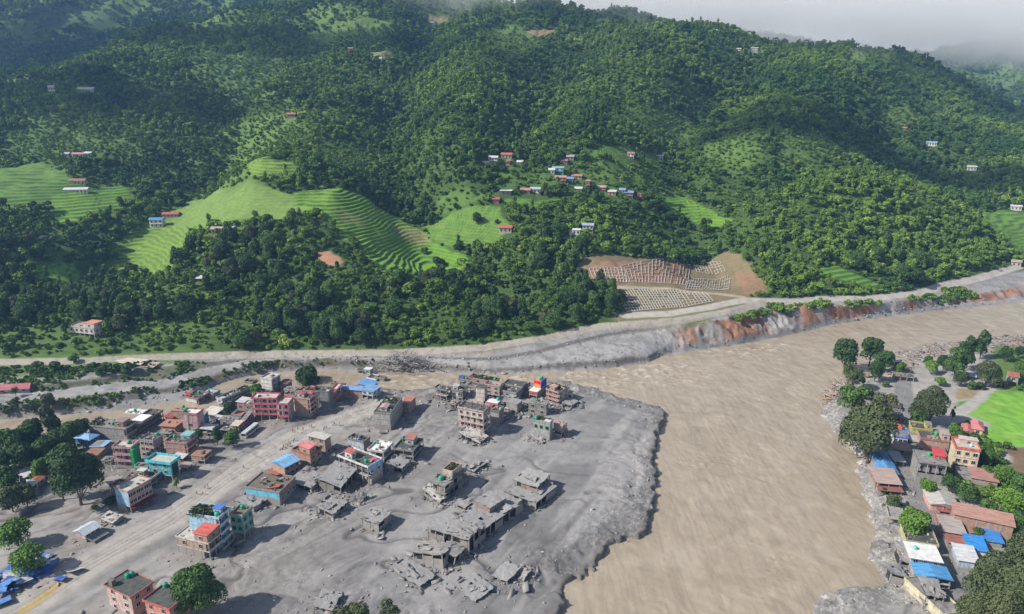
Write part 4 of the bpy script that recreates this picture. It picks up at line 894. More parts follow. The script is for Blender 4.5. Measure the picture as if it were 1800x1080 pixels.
h = house('three-storey pink balcony building with a bright green end wall', (236,822), (249,810), 204, 789, L='bbb', Rf='xxx', cl=(.55,.34,.36), cr=(.03,.32,.13), trim=(.55,.34,.36), roof='par', rc='p', clutter=7, wl=4, mud=.7)
b = MB(); b.box(-1.28, -1.35, 0, 2.2, -.12, h['_h'] - .3, paintm((.03,.36,.12), .7)); b.build('stair_tower', h)
tank(on(h,.8,.4), 'green water tank on the pink balcony building with the green end')
h = house('three-storey block, pink side wall and tall bare grey concrete end', (274,806), (290,795), 250, 777, L='www', Rf='xwx', cl=(.58,.38,.40), cr=(.27,.27,.28), roof='par', rc='d', stubs=True, clutter=10, wl=3, mud=.9, par=.5, trim=(.33,.33,.33))
tank(on(h,.9,.3), 'green water tank at the raised end of the grey concrete block')
h = house('wide pinkish brick building with blank side wall and white balconies', (332,807), (350,792), 294, 781, L='BBB'.replace('B','x'), Rf='wbb', cl=BRP, cr=(.45,.30,.28), brick=True, brickR=False, roof='par', rc='d', clutter=9, room=(.4,.05,.95,.45,2,(.30,.42,.42),False,'flat',(.20,.40,.40)), mud=1.2, trim=(.42,.27,.25))
tank(on(h,.55,.8), 'green water tank on the pinkish brick building')
house('small roadside shop with orange brick upper floor on white posts', (360,817), (373,806), 338, 803, L='ox', Rf='ob', cl=BRO, cr=(.45,.42,.38), brick=True, brickR=False, roof='slab', rc=(.32,.17,.11), clutter=3)
house('low shed with white sheet roof between the brick building and the turquoise one', (322,814), (331,806), 306, 806, L='o', Rf='o', cl=CR, roof='sy', rc=(.68,.66,.64), rise=.5)
h = house('turquoise two-storey building with raised parapet, dark glazed end and sand-covered roof', (304,847), (317,837), 266, 816, L='oww', Rf='oxx', cl=(.09,.48,.56), cr=(.07,.40,.48), trim=(.12,.58,.66), roof='par', rc='p', par=1.0, oh=.9, mud=.3, wl=2)
b = MB(); b.box(.8, -.14, h['_h']*.30, h['_w']-.6, -.02, h['_h']*.93, GLASS); b.build('glazed_wall', h)
h = house('white arcaded row with cluttered terrace joining the turquoise building', (266,860), (285,845), 233, 846, L='xw', Rf='oo', cl=(.45,.42,.38), cr=(.62,.62,.60), roof='par', rc='d', clutter=10, trim=(.55,.55,.52), room=(.35,.5,.7,.85,2.3,BR,True,'flat',(.5,.5,.48)), mud=.8)
house('small green and white balustraded house behind the white arcade', (262,838), (268,832), 240, 823, L='wb', Rf='ww', cl=(.42,.55,.52), roof='par', rc='d', clutter=3)
h = house('rusty flat-roofed house squeezed between the big dark tree and the white arcade', (228,872), (240,862), 200, 858, L='w', Rf='w', cl=(.30,.20,.17), roof='par', rc=(.20,.13,.10), clutter=9, stubs=True)
house('small white house with one dark window beside the big dark tree', (206,860), (216,852), 187, 848, L='w', Rf='w', cl=(.60,.62,.62), roof='sx', rc=(.34,.30,.28), rise=.3)
h = house('three-storey building with pale blue end wall, pink arcades and dark red awning', (231,903), (271,880), 208, 867, L='xxx', Rf='oww', cl=(.30,.50,.70), cr=(.50,.33,.28), trim=(.45,.30,.26), roof='par', rc='p', par=.6, clutter=3, mud=2.2, wr=6)
b = MB(); z = h['_h'] / 3; b.poly([(0,-.1,z),(h['_w'],-.1,z),(h['_w'],-1.7,z-.75),(0,-1.7,z-.75)], [(0,1,2,3),(3,2,1,0)], sheetm((.28,.05,.05),.1)); b.build('awning', h)
tank(on(h,.06,.8), 'white water tank at the corner of the blue-ended building', (.70,.70,.68), .6, 1.1)
# sheds at the far left
house('long low shed with white and grey corrugated roof among the left trees', (38,849), (66,834), 21, 843, L='o', Rf='o', cl=CR, roof='sy', rc=(.62,.62,.62), rise=.6)
house('white-roofed shed with blue side in front of the long corrugated shed', (58,864), (68,857), 28, 854, L='w', Rf='w', cl=(.50,.60,.66), roof='sy', rc=(.60,.61,.63), rise=.4)
house('small house with rusty red roof beside the corrugated sheds', (70,855), (87,842), 56, 846, L='w', Rf='w', cl=(.62,.60,.55), roof='gx', rc=(.36,.13,.08), rise=.7)
house('long hall with white lower roof and pink-red upper roof across the stream', (52,689), (58,684), -60, 683, L='w', Rf='x', cl=(.64,.64,.64), roof='gy', rc=(.50,.14,.16), rise=2.2, wl=6)
b = MB()
# --- along the stream
h = house('three-storey house with blank white side wall and red rooftop signboard', (351,724), (371,713), 329, 703, L='xxx', Rf='bbb', cl=(.62,.62,.60), cr=(.35,.33,.31), trim=(.30,.20,.18), roof='par', rc='d', clutter=6, mud=.6)
b = MB(); b.box(0,0,0,.15,2.6,1.8,paintm((.60,.06,.08),-9)); o = b.build('signboard', h); o.location = (.6, h['_d']-2.8, h['_h']+.8); b = MB(); b.bar((.1,.3,-.9),(.1,.3,.1),.06,GREYWOOD); b.bar((.1,2.3,-.9),(.1,2.3,.1),.06,GREYWOOD); b.build('post', o)
b = MB(); b.box(0,0,0,2.6,.15,1.2,paintm((.62,.55,.06),-9)); o = b.build('yellow_screen', h); o.location = (1.5, h['_d']-1, h['_h']+.1)
tank(on(h,.75,.6), 'green water tank behind the red rooftop signboard')
h = house('salmon-walled house with small blue room, behind the white blank wall', (377,714), (389,707), 355, 695, L='ww', Rf='ww', cl=(.58,.40,.33), cr=(.22,.28,.40), roof='par', rc='p', clutter=5, wl=2)
tank(on(h,.3,.5), 'green water tank on the salmon-walled house')
h = house('long two-storey row with pale blue windows and mossy roof facing the road', (392,716), (424,702), 382, 704, L='ww', Rf='ww', cl=(.56,.58,.60), cr=(.42,.47,.50), roof='par', rc='p', stubs=True, clutter=6, wr=8)
roofplants(h, 'moss and weeds on the long pale blue row roof', .3, .1, 1, .9, 14, 'olive', .5)
h = house('bushy-roofed grey terrace at the end of the pale blue row', (424,703), (443,693), 412, 692, L='ww', Rf='ww', cl=(.30,.31,.31), roof='par', rc='d', clutter=5, wr=5)
roofplants(h, 'thick greenery along the roof of the grey terrace by the stream', 0, .1, 1, .9, 22, 'olive', .9)
house('small dark-roofed house in greenery at the stream edge', (445,686), (452,681), 431, 674, L='w', Rf='w', cl=(.33,.31,.29), roof='par', rc='d', clutter=5)
h = house('tall white-walled house with windows only on its dark side, behind the small tree', (480,695), (495,686), 461, 669, L='xxxx', Rf='wwww', cl=(.66,.66,.64), cr=(.30,.31,.34), roof='par', rc='p', clutter=4, mud=.2, trim=(.55,.55,.53))
house('brown-roofed house right of the tall white wall', (505,690), (514,683), 492, 676, L='w', Rf='w', cl=(.22,.18,.17), roof='gx', rc=(.18,.12,.11), rise=.6)
house('low grey house between the brown roof and the round dark tree', (519,698), (527,692), 500, 687, L='w', Rf='w', cl=(.30,.30,.30), roof='slab', rc='g', clutter=3)
h = house('salmon brick house with tanks behind the pink tower', (328,745), (334,740), 303, 723, L='xx', Rf='xx', cl=(.50,.24,.16), brick=True, roof='slab', rc=(.38,.21,.14), clutter=5)
tank(on(h,.85,.3), 'green water tank on the salmon brick house'); 
house('red-roofed shed in front of the dark terrace', (303,746), (312,740), 292, 735, L='x', Rf='x', cl=BR, brick=True, roof='sy', rc=(.42,.08,.07), rise=.5)
house('two-storey house with wide terracotta flat roof left of the pink tower', (310,767), (323,757), 285, 750, L='ox', Rf='ww', cl=(.50,.30,.20), cr=(.25,.18,.15), roof='slab', rc=(.38,.18,.12), oh=.7, clutter=3, mud=1.5)
h = house('pink tower house with white ladder up its front and battlement-like parapet', (351,766), (362,757), 324, 730, L='wwx', Rf='wwx', cl=(.52,.34,.34), trim=(.42,.20,.20), roof='par', rc='w', stubs=True, mud=.8, wl=1)
b = MB(); H_ = h['_h']; D_ = h['_d']
for q in (.0, .8): b.box(-.35, D_*.62+q, 0, -.22, D_*.62+q+.12, H_, paintm(W_, -9))
for k in range(int(H_/.6)): b.box(-.33, D_*.62+.12, k*.6+.3, -.24, D_*.62+.8, k*.6+.42, paintm(W_, -9))
b.build('ladder', h)
tank(on(h,.2,.9), 'first of two green tanks on the pink tower house'); tank(on(h,.45,.9), 'second of two green tanks on the pink tower house')
house('low wall-like house painted bright blue beside the pink tower', (355,755), (368,742), 349, 736, L='xx', Rf='xx', cl=(.05,.20,.42), roof='slab', rc='g', mud=.5)
house('hall with wide cream corrugated roof in the middle of the west cluster', (378,738), (394,727), 357, 730, L='w', Rf='o', cl=(.40,.38,.35), roof='sx', rc=(.66,.62,.55), rise=.6, oh=.9)
house('open-fronted shop with pale grey roof right of the pink tower', (375,768), (384,760), 355, 756, L='oo', Rf='ow', cl=(.35,.33,.30), roof='sy', rc=(.56,.58,.62), rise=.5)
house('low dark grey-roofed house behind the open-fronted shop', (416,752), (424,746), 388, 740, L='w', Rf='w', cl=(.30,.28,.26), roof='slab', rc='g', clutter=7)
house('tin-roofed kiosk with small white roof in the west cluster', (388,745), (394,739), 377, 738, L='o', Rf='o', cl=(.45,.43,.4), roof='sy', rc=(.70,.70,.70), rise=.5)
house('small cream-fronted shop with beige flat roof beside the half-buried bus', (420,763), (429,754), 408, 749, L='x', Rf='o', cl=(.62,.48,.32), roof='slab', rc=(.50,.44,.36), oh=.5)
house('low house with white roof and brick front behind the small tree', (437,722), (447,714), 418, 709, L='w', Rf='w', cl=(.46,.28,.24), roof='sy', rc=(.66,.62,.60), rise=.4)
house('narrow pink side building with dark opening left of the red-banded hotel', (431,752), (445,734), 424, 741, L='w', Rf='bb', cl=(.45,.22,.22), trim=(.48,.18,.19), roof='slab', rc='g')
h = house('wide pink hotel with red balcony bands on open ground-floor pillars', (489,738), (496,729), 446, 702, L='obbb', Rf='oxxx', cl=(.56,.50,.55), cr=(.42,.36,.36), trim=(.55,.15,.17), roof='par', rc='p', wl=5, par=.6, mud=.3, clutter=3)
tank(on(h,.5,.8), 'small white tank on the wide pink hotel', (.7,.7,.68), .55, 1.0)
h = house('pink and white hotel wing with red bands and a tall blank end wall', (509,743), (518,731), 489, 712, L='obb', Rf='xxx', cl=(.60,.52,.52), cr=(.40,.39,.38), trim=(.56,.15,.17), roof='par', rc='p', wl=2, mud=.3)
h = house('four-storey bare brick building with small red pavilion on the roof', (547,734), (560,722), 520, 703, L='xxxx', Rf='wbbb', cl=(.36,.22,.16), cr=(.40,.25,.25), brick=True, brickR=False, trim=(.45,.30,.28), roof='par', rc='d', clutter=7, mud=2.2, room=[(.15,.45,.6,.85,2.0,(.68,.68,.72),False,'hip',(.42,.10,.09)), (.45,.05,.85,.30,1.5,(.5,.3,.3),False,'hip',(.45,.12,.12))])
h = house('dark grey building behind the brick one, with rooftop pavilions and weeds', (562,716), (570,708), 540, 690, L='www', Rf='www', cl=(.24,.23,.23), roof='par', rc='d', clutter=10, room=(.3,.4,.6,.7,1.6,(.5,.2,.2),False,'hip',(.50,.10,.10)))
roofplants(h, 'weeds on the dark grey roof behind the brick building', .3, .5, 1, 1, 10, 'olive', .8)
house('three-storey grey building with tall red corner posts', (579,717), (587,709), 563, 689, L='xxx', Rf='www', cl=(.21,.24,.24), cr=(.25,.25,.25), trim=(.45,.08,.10), rail=(.45,.08,.10), roof='slab', rc='d', brick=False, clutter=4, mud=1.6)
house('narrow building with salmon-white roof edged red beside the long blue roof', (591,713), (603,699), 582, 690, L='xx', Rf='bb', cl=(.30,.24,.23), trim=(.52,.18,.16), roof='par', rc=(.56,.44,.40), mud=1.5)
house('long brick row under a wide blue roof with open ground floor', (637,700), (641,696), 600, 687, L='oxx'[1:], Rf='xx', cl=(.34,.22,.16), brick=False, trim=(.42,.22,.14), roof='gy', rc=(.16,.30,.58), rise=1.5, wl=6, mud=.4)
house('pale blue two-storey house with arched openings and blue roof at the row end', (656,704), (669,695), 637, 689, L='ow', Rf='ww', cl=(.40,.50,.58), trim=(.24,.36,.50), roof='sy', rc=(.22,.40,.66), rise=.5, mud=.8)
house('bright blue-roofed shed behind the arched pale blue house', (652,690), (664,682), 630, 680, L='w', Rf='w', cl=(.28,.36,.50), roof='sy', rc=(.14,.36,.68), rise=.7)
house('lilac framed house with white beam along its side near the stream', (662,682), (672,676), 646, 669, L='ww', Rf='ww', cl=(.35,.36,.52), trim=(.60,.62,.68), roof='par', rc='d', clutter=3)
house('red-roofed hut behind the blue-roofed shed', (626,675), (630,672), 610, 668, L='w', Rf='w', cl=(.5,.4,.36), roof='sx', rc=(.45,.14,.11), rise=.3)
house('small dark and white house at the very edge of the stream rapids', (651,664), (656,660), 640, 651, L='ww', Rf='w', cl=(.40,.50,.48), roof='slab', rc=(.55,.62,.60))
house('black-framed shack left of the house at the stream rapids', (638,664), (642,661), 628, 652, L='oo', Rf='o', cl=(.12,.16,.15), roof='slab', rc='d')
house('square concrete cube beside the rapids, roof edged dark', (676,682), (680,679), 664, 667, L='xx', Rf='xx', cl=(.30,.28,.25), roof='par', rc='d')
house('open shelter with white slab roof at the stream edge', (704,679), (706,677), 689, 671, L='o', Rf='o', cl=(.3,.3,.3), roof='slab', rc='p')
for i, (x, y, w) in enumerate([(596,672,14),(612,664,10),(584,676,10)]):
    ruin(['wrecked tin-roofed shanty nearest the blue-roofed row', 'wrecked shanty furthest out beside the rapids', 'wrecked shanty beside the round dark tree'][i], (x+w,y), ('m',40,6), x, y-5, (4,-5), 1, ROOFP, seed=50+i, rubble=20)
h = house('pale four-storey wedge-shaped block with pockmarked walls and greenery on top', (687,757), (708,727), 659, 728, L='xxx', Rf='xwx', cl=(.40,.39,.37), cr=(.36,.355,.34), roof='par', rc='d', mud=1.8, clutter=8, room=(.12,.3,.35,.7,1.6,(.62,.58,.55),False,'gx',(.55,.35,.32)), wr=8, par=.3)
roofplants(h, 'greenery on the roof of the pale wedge-shaped block', .25, .1, .9, .9, 16, 'olive', .9)
house('brick shed with rusty pink roof leaning behind the pale wedge block', (719,727), (731,716), 708, 709, L='x', Rf='x', cl=(.30,.17,.13), brick=True, roof='sx', rc=(.48,.20,.16), rise=.5)
# --- centre row along the track
h = house('three-storey brick house with white flat roof, farthest in the roadside brick row', (573,801), (583,794), 545, 773, L='xww', Rf='wxx', cl=(.36,.19,.15), brick=True, cr=(.28,.17,.14), roof='slab', rc='p', oh=.6, mud=1.6, wl=2)
h = house('brick house with pink roof room and white-framed windows in the roadside brick row', (547,822), (566,810), 516, 802, L='xx', Rf='ww', cl=(.38,.18,.12), brick=True, roof='par', rc='d', clutter=5, mud=1.5, room=(.02,.02,.62,.60,2.9,(.42,.19,.11),True,'sx',(.66,.22,.22)))
tank(on(h,.7,.5), 'pale blue water tank behind the pink roof room', (.40,.55,.65), .6, 1.2)
roofplants(h, 'pot plants behind the pink roof room', .55, .3, .95, .95, 9, 'mid', .8)
house('orange brick house with sky-blue gable roof in the roadside brick row', (502,841), (527,828), 481, 822, L='xx', Rf='ww', cl=(.50,.22,.10), cr=(.33,.18,.13), brick=True, roof='gx', rc=(.24,.50,.78), rise=1.4, mud=.6, wr=3)
h = house('long low house with peeling cyan end wall and cluttered sunken roof', (493,889), (521,862), 434, 867, L='x', Rf='w', cl=(.18,.52,.72), cr=(.28,.22,.19), roof='par', rc=(.16,.13,.11), clutter=16, par=.5, mud=2.6, trim=(.33,.30,.27))
b = MB(); b.box(0,0,0,3.2,5.5,.1,sheetm((.40,.12,.08),.5)); o = b.build('rusty_sheet', h); o.location = (2, 1.2, h['_h']+1.0); o.rotation_euler = (R(-10), R(8), .2)
b = MB(); b.box(0,0,0,2.2,6,.1,sheetm((.48,.17,.09),.3)); o = b.build('red_sheet', h); o.location = (9, h['_d']*.45, h['_h']+1.1); o.rotation_euler = (R(6), R(4), -.15)
roofplants(h, 'weeds on the roof behind the peeling cyan wall', .3, .2, .7, .6, 8, 'mid', .6)
ruin('mud-covered flat roof just above the mud, in front of the cyan wall', (446,901), (473,884), 414, 892, (1,2), 1, MUDC, seed=3, rubble=8)
ruin('crumpled dark slab heap between the blue-gabled house and the ruin with white frame', (548,866), (572,846), 511, 852, (6,-6), 1, MUDC, seed=4, rubble=26)
ruin('wreck with rusty red sheet on top, right of the blue-gabled house', (541,848), (555,838), 528, 832, (3,-3), 1, CDARK, seed=5, rubble=22, rubc=[CDARK, CONC, sheetm((.35,.09,.08),.3)])
h = house('white two-storey frame building with pale blue parapet and torn-open left side', (649,854), (673,839), 598, 823, L='do', Rf='xw', cl=(.62,.61,.59), cr=(.42,.42,.42), trim=(.60,.60,.58), roof='par', rc='d', clutter=8, mud=1.6, rail=(.62,.62,.62), room=(.15,.62,.45,.85,2.4,(.68,.67,.65),False,'sx',(.45,.12,.10)))
b = MB(); b.box(.2,-.42,h['_h']-2.0,h['_w']-.1,-.27,h['_h']+.6,paintm((.30,.50,.75),-9)); b.build('blue_fascia', h)
tank(on(h,.35,.22), 'bright green water tank on the white frame building'); tank(on(h,.08,.45), 'dark green water tank near the torn side of the white frame building', (.03,.10,.07), .9, 1.2)
b = MB(); b.box(0,0,0,2.6,1.2,.35,flatm((.70,.12,.20),.7,.2)); o = b.build('pink_mattress', None); o.location = on(h,.6,.12,.2); o.rotation_euler = (.1,.1,.9); tag(o, 'bright pink mattress lying on the white frame building roof', 'mattress')
ruin('collapsed floor slabs fanned out to the left of the white frame building', (600,868), (628,842), 561, 846, (9,-9), 1, MUDC, seed=6, rubble=34, rubc=[MUDC, CONC, CPALE])
h = house('white-slabbed two-storey building with stubby roof pillars behind the white frame building', (675,820), (692,803), 648, 797, L='wo', Rf='ob', cl=(.42,.41,.39), roof='par', rc='w', stubs=True, clutter=5, mud=1.6, trim=(.55,.54,.52))
tank(on(h,.75,.85), 'small green tank on the white-slabbed building with stubby pillars', TEAL, .55, 1.1)
h = house('pale blue walled house with blue drum and weeds on top, behind the white-slabbed building', (640,795), (651,787), 613, 779, L='xx', Rf='xx', cl=(.42,.46,.54), cr=(.25,.24,.23), roof='par', rc='d', clutter=8, mud=1.2)
tank(on(h,.6,.5), 'bright blue drum on the pale blue walled house', (.04,.14,.50), .7, 1.0); roofplants(h, 'weeds around the blue drum', .2, .2, .9, .9, 8, 'olive', .6)
h = house('charcoal two-storey building with side balcony and rust-roofed room', (727,813), (744,792), 693, 795, L='od', Rf='bb', cl=(.15,.15,.145), trim=(.24,.24,.23), roof='par', rc='d', clutter=9, mud=.8, room=(.5,.25,.95,.65,2.4,(.40,.43,.46),False,'sx',(.42,.18,.14)))
tank(on(h,.75,.9), 'dark green water tank at the back of the charcoal building', (.02,.12,.09))
ruin('low wing with level grey slab roof in front of the charcoal building', (707,833), (723,817), 677, 823, (1,1), 1, MUDC, seed=8, rubble=10, wallamt=.9, wallc=(.33,.32,.29))
# --- the block near the confluence
h = house('open-sided concrete frame house with dark rooms at the left end of the confluence block', (785,706), (793,700), 764, 688, L='oo', Rf='oo', cl=(.26,.26,.26), roof='par', rc='d', clutter=9, mud=1.5)
h = house('white and grey stepped house with green tank beside the open-sided frame house', (813,707), (823,697), 795, 690, L='ww', Rf='oo', cl=(.50,.50,.49), cr=(.25,.25,.25), roof='par', rc='d', clutter=8, mud=1.6, room=(.1,.5,.5,.98,2.2,(.55,.55,.55),False,'flat',(.4,.4,.4)))
tank(on(h,.5,.9), 'green water tank on the stepped white and grey house')
h = house('garden-roofed building at the back of the confluence block', (869,686), (878,679), 824, 674, L='w', Rf='w', cl=(.46,.30,.28), roof='par', rc='d', clutter=4)
roofplants(h, 'dense roof garden at the back of the confluence block', .1, .05, .9, .95, 34, 'mid', 1.0); tank(on(h,.5,.08), 'green water tank beside the dense roof garden')
h = house('small house with blue screen and red sheet at the stream side of the block', (838,682), (844,676), 806, 672, L='w', Rf='w', cl=(.34,.28,.27), roof='par', rc='d', clutter=8)
b = MB(); b.box(0,0,0,.2,2.8,2.2,paintm((.05,.16,.45),-9)); o = b.build('blue_screen', h); o.location = (.5, h['_d']-3, h['_h']); tank(on(h,.3,.6), 'green water tank beside the blue screen')
b = MB(); b.box(0,0,0,4,3.2,.12,sheetm((.48,.08,.10),.1)); o = b.build('red_sheet', h); o.location = (1.5, h['_d']*.1, h['_h']+1.0); o.rotation_euler = (.2,.1,.2)
h = house('tall cream tower wall with red top band in the middle of the block', (852,715), (857,709), 837, 684, L='xxxx', Rf='xxxx', cl=(.58,.53,.47), cr=(.35,.32,.30), trim=(.50,.12,.12), roof='slab', rc='d', mud=.5)
house('pinkish plastered house with long terrace right of the cream tower', (878,703), (884,697), 853, 681, L='oww', Rf='www', cl=(.46,.35,.33), roof='par', rc=(.40,.31,.28), clutter=6, mud=.8)
h = house('wide dark building with big empty black roof in the middle back of the block', (913,700), (926,687), 880, 687, L='ww', Rf='ww', cl=(.20,.19,.18), roof='par', rc='d', par=.6, clutter=3)
h = house('grey two-storey house with small windows below the big black roof', (907,707), (918,697), 876, 693, L='xw', Rf='ww', cl=(.32,.32,.31), roof='par', rc='d', clutter=12, mud=1.4)
h = house('grey concrete cube with flat mud roof right of the collapsed corner', (909,727), (918,720), 890, 711, L='xx', Rf='xx', cl=(.30,.30,.29), roof='slab', rc='m', mud=2)
h = house('blocky grey house with square dark openings below the colourful tower', (960,731), (964,724), 929, 712, L='ww', Rf='xx', cl=(.25,.25,.24), roof='slab', rc='g', clutter=6, mud=1.5, wl=2)
tank(on(h,.5,.6), 'green water tank on the blocky grey house with square openings', (.02,.20,.13))
house('low mud-coated house between the grey cube and the blocky grey house', (934,720), (941,714), 920, 711, L='o', Rf='x', cl=(.28,.28,.28), roof='slab', rc='m')
h = house('colourful house with red, yellow and blue painted stair tower', (944,702), (960,688), 930, 690, L='ow', Rf='ww', cl=(.55,.10,.08), cr=(.42,.40,.36), trim=(.70,.50,.05), roof='slab', rc='w', mud=.8, rail=(.65,.05,.06))
b = MB(); W_h, D_h, H_h = h['_w'], h['_d'], h['_h']
b.box(W_h*.42,D_h*.05,H_h,W_h*.95,D_h*.85,H_h+3.4,paintm((.80,.30,.10),-9)); o = b.build('stair_tower', h)
b = MB(); b.box(W_h*.40,D_h*.02,H_h+2.5,W_h*.44,D_h*.88,H_h+3.9,paintm((.68,.03,.06),-9)); b.build('red_band', o)
b = MB(); b.box(W_h*.40,-.2,H_h,W_h*1.0,D_h*.05,H_h+3.8,paintm((.08,.10,.45),-9)); b.build('blue_wall', o)
tank(on(h,.65,.4,3.6), 'teal water tank on top of the colourful stair tower', (.03,.40,.32)); tank(on(h,.85,.4,3.6), 'bright green water tank on top of the colourful stair tower', (.02,.36,.20))
for i, (cx, lx, y, t, nm) in enumerate([(925,905,700,692,'cluttered low roof left of the colourful house'), (893,872,716,708,'half-crushed house behind the red-roofed one'), (836,812,712,706,'flattened house at the foot of the cream tower')]):
    ruin(nm, (cx,y), ('m',50,9), lx, t, (2,-3), 1, [CDARK, ROOFG, MUDC][i], seed=20+i, rubble=22, rubc=[CDARK, CONC, CPALE, GREYWOOD])
h = house('brick-pink multi-storey house with garden roof at the right end of the block', (981,713), (999,703), 960, 692, L='bbb', Rf='xww', cl=(.44,.30,.27), cr=(.40,.38,.35), trim=(.40,.28,.25), roof='par', rc='d', clutter=8, mud=1.2, room=(.1,.4,.4,.8,1.8,(.60,.35,.28),False,'gx',(.6,.4,.35)))
roofplants(h, 'garden on the roof of the brick-pink house at the block end', .3, .1, .95, .9, 20, 'olive', .9)
ruin('wrecked low annex beyond the brick-pink house', (1004,719), (1016,710), 988, 713, (3,3), 1, MUDC, seed=25, rubble=18)
house('small white billboard-like hut standing alone in the mud by the block', (1005,703), (1007,700), 999, 691, L='w', Rf='x', cl=(.60,.60,.58), roof='slab', rc='m')
h = house('white hotel with red balcony bands and wrecked ground floor facing the plain', (850,770), (862,758), 806, 726, L='obbw', Rf='obbw', cl=(.52,.47,.42), trim=(.42,.10,.11), rail=(.44,.38,.36), roof='par', rc='d', wl=4, mud=3.2, clutter=7, stubs=True, cr=(.45,.38,.36))
ruin('heap of tilted slabs and brick rubble in front of the white red-banded hotel', (842,783), (856,773), 806, 771, (14,-8), 1, CPALE, seed=27, rubble=46, rubc=[MUDC, CONC, brickm(), WOOD], wallamt=.3)
h = house('grey block with dark roof behind the white red-banded hotel', (877,747), (886,738), 860, 726, L='xx', Rf='ww', cl=(.36,.36,.35), cr=(.22,.21,.20), roof='par', rc='d', clutter=9)
house('bright red sheet-roofed room beside the grey block', (869,731), (873,726), 851, 718, L='w', Rf='w', cl=(.50,.20,.18), roof='sx', rc=(.58,.08,.08), rise=.5)
h = house('white-topped dark room with teal tank behind the red sheet roof', (874,722), (880,716), 856, 710, L='o', Rf='x', cl=(.30,.32,.33), roof='slab', rc='w')
tank(on(h,.8,.2), 'teal water tank above the red sheet-roofed room', (.03,.40,.30))
h = house('lone grey house on the open plain with green shutters and shrubs behind its roof', (966,775), (971,769), 937, 746, L='xw', Rf='xx', cl=(.34,.36,.34), roof='par', rc='g', clutter=3, mud=2.4, wl=3, room=(.2,.05,.8,.35,.5,(.55,.55,.52),False,'flat',(.55,.55,.52)), frame=(.03,.28,.16))
tank(on(h,.4,.9), 'green water tank at the left corner of the lone grey house', TEAL, .8, 1.7); roofplants(h, 'shrubs behind the roof of the lone grey house', .7, .1, 1.1, .95, 18, 'olive', 1.1)
ruin('dark gutted building with scorched-looking floors attached to the lone grey house', (987,771), (997,763), 970, 750, (2,3), 2, (flatm((.40,.28,.24),.9,.5)), seed=30, rubble=14)
ruin('debris heap with white sheets at the foot of the lone grey house', (950,778), (956,774), 930, 772, (10,-6), 1, CPALE, seed=31, rubble=40, rubc=[CPALE, W_ and CONC, GREYWOOD, MUDC])
# --- wrecks on the mud plain
h = ruin('two-storey wreck shaped like a grounded ship with planted roof terrace', (781,883), (823,846), 752, 858, (2,1), 2, ROOFG, seed=40, rubble=40, rubc=[MUDC, CPALE, CONC, GREYWOOD])
b = MB(); W_h, D_h, H_h = h['_w'], h['_d'], h['_h']; q = paintm((.52,.40,.35),-9)
for x0,y0,x1,y1 in ((.45,.15,.85,.18),(.45,.72,.85,.75),(.45,.18,.47,.72),(.83,.18,.85,.72)): b.box(W_h*x0,D_h*y0,H_h,W_h*x1,D_h*y1,H_h+2.6,q)
b.box(W_h*.47,D_h*.18,H_h+1.6,W_h*.83,D_h*.72,H_h+1.9,ROOFG); b.build('roof_terrace', h)
plants('shrubs in the roof terrace of the ship-like wreck', [tuple(Matrix.Translation(h.location) @ h.rotation_euler.to_matrix().to_4x4() @ Vector((W_h*rng.uniform(.5,.8), D_h*rng.uniform(.25,.65), H_h+2.2))) + (.8,) for _ in range(12)], 'olive')
tank(on(h,.25,.55), 'green water tank on the ship-like wreck', (.02,.30,.17), .9, 1.6)
roofplants(h, 'weeds around the tank of the ship-like wreck', .3, .1, .45, .9, 9, 'mid', .6)
ruin('white-edged broken slab slumped off the near end of the ship-like wreck', (772,886), (784,878), 742, 873, (16,-10), 1, CPALE, seed=41, rubble=26)
ruin('low walled slab floating in mud right of the ship-like wreck', (833,834), (855,817), 815, 829, (0,1), 1, MUDC, seed=42, rubble=6, wallamt=1)
h = ruin('lower tier of the two-tier slab building near the river, wide broken roof', (942,897), (978,867), 890, 884, (0,0), 1, MUDC, seed=43, rubble=22)
h2 = ruin('clean square upper roof on brown posts over the two-tier slab building', (944,880), (966,857), 903, 856, (0,0), 1, flatm((.33,.325,.31),.95,.12,.5), seed=44, rubble=2, wallc=(.30,.22,.19), wallamt=.9)
h = ruin('farthest section of the long collapsed row, nearest the two-tier building', (871,934), (919,900), 826, 915, (0,1), 1, MUDC, seed=45, rubble=16)
b = MB(); W_h, D_h, H_h = h['_w'], h['_d'], h['_h']; b.box(W_h*.12,D_h*.35,H_h-.3,W_h*.62,D_h*.9,H_h+2.3,paintm((.27,.22,.20),3)); o = b.build('roof_room', h)
b = MB(); ragged(b, W_h*.10, D_h*.3, W_h*.66, D_h*.95, H_h+2.6, .25, MUDC, Matrix(), 77, .3); b.build('slab', o)
h = ruin('second section of the long collapsed row with stepped roofs', (843,956), (871,934), 798, 934, (2,2), 1, MUDC, seed=46, rubble=18)
ruin('small boxed tank room tipped on the back of the long collapsed row', (818,902), (826,895), 799, 891, (3,-4), 1, MUDC, seed=47, rubble=5, wallamt=1, wallc=(.36,.33,.29))
h = ruin('broad main section of the long collapsed row with wide grey roof', (825,978), (843,957), 752, 949, (0,0), 1, MUDC, seed=48, rubble=24)
ruin('steeply tilted ribbed slab at the near end of the long collapsed row', (780,1003), (800,975), 727, 985, (-9,10), 1, GREYWOOD, seed=49, rubble=30)
ruin('crumpled slab leaning against the broad section, beside the ribbed slab', (797,997), (817,975), 770, 979, (10,8), 1, MUDC, seed=61, rubble=24)
ruin('flat square slab with a hole lying in the mud, nearest end of the row', (737,1037), (765,1017), 686, 1030, (1,0), 1, MUDC, seed=62, rubble=10)
ruin('buried slab roof rising from the mud near the river edge', (892,1028), (914,1006), 866, 1021, (-4,-5), 1, MUDC, seed=63, rubble=3)
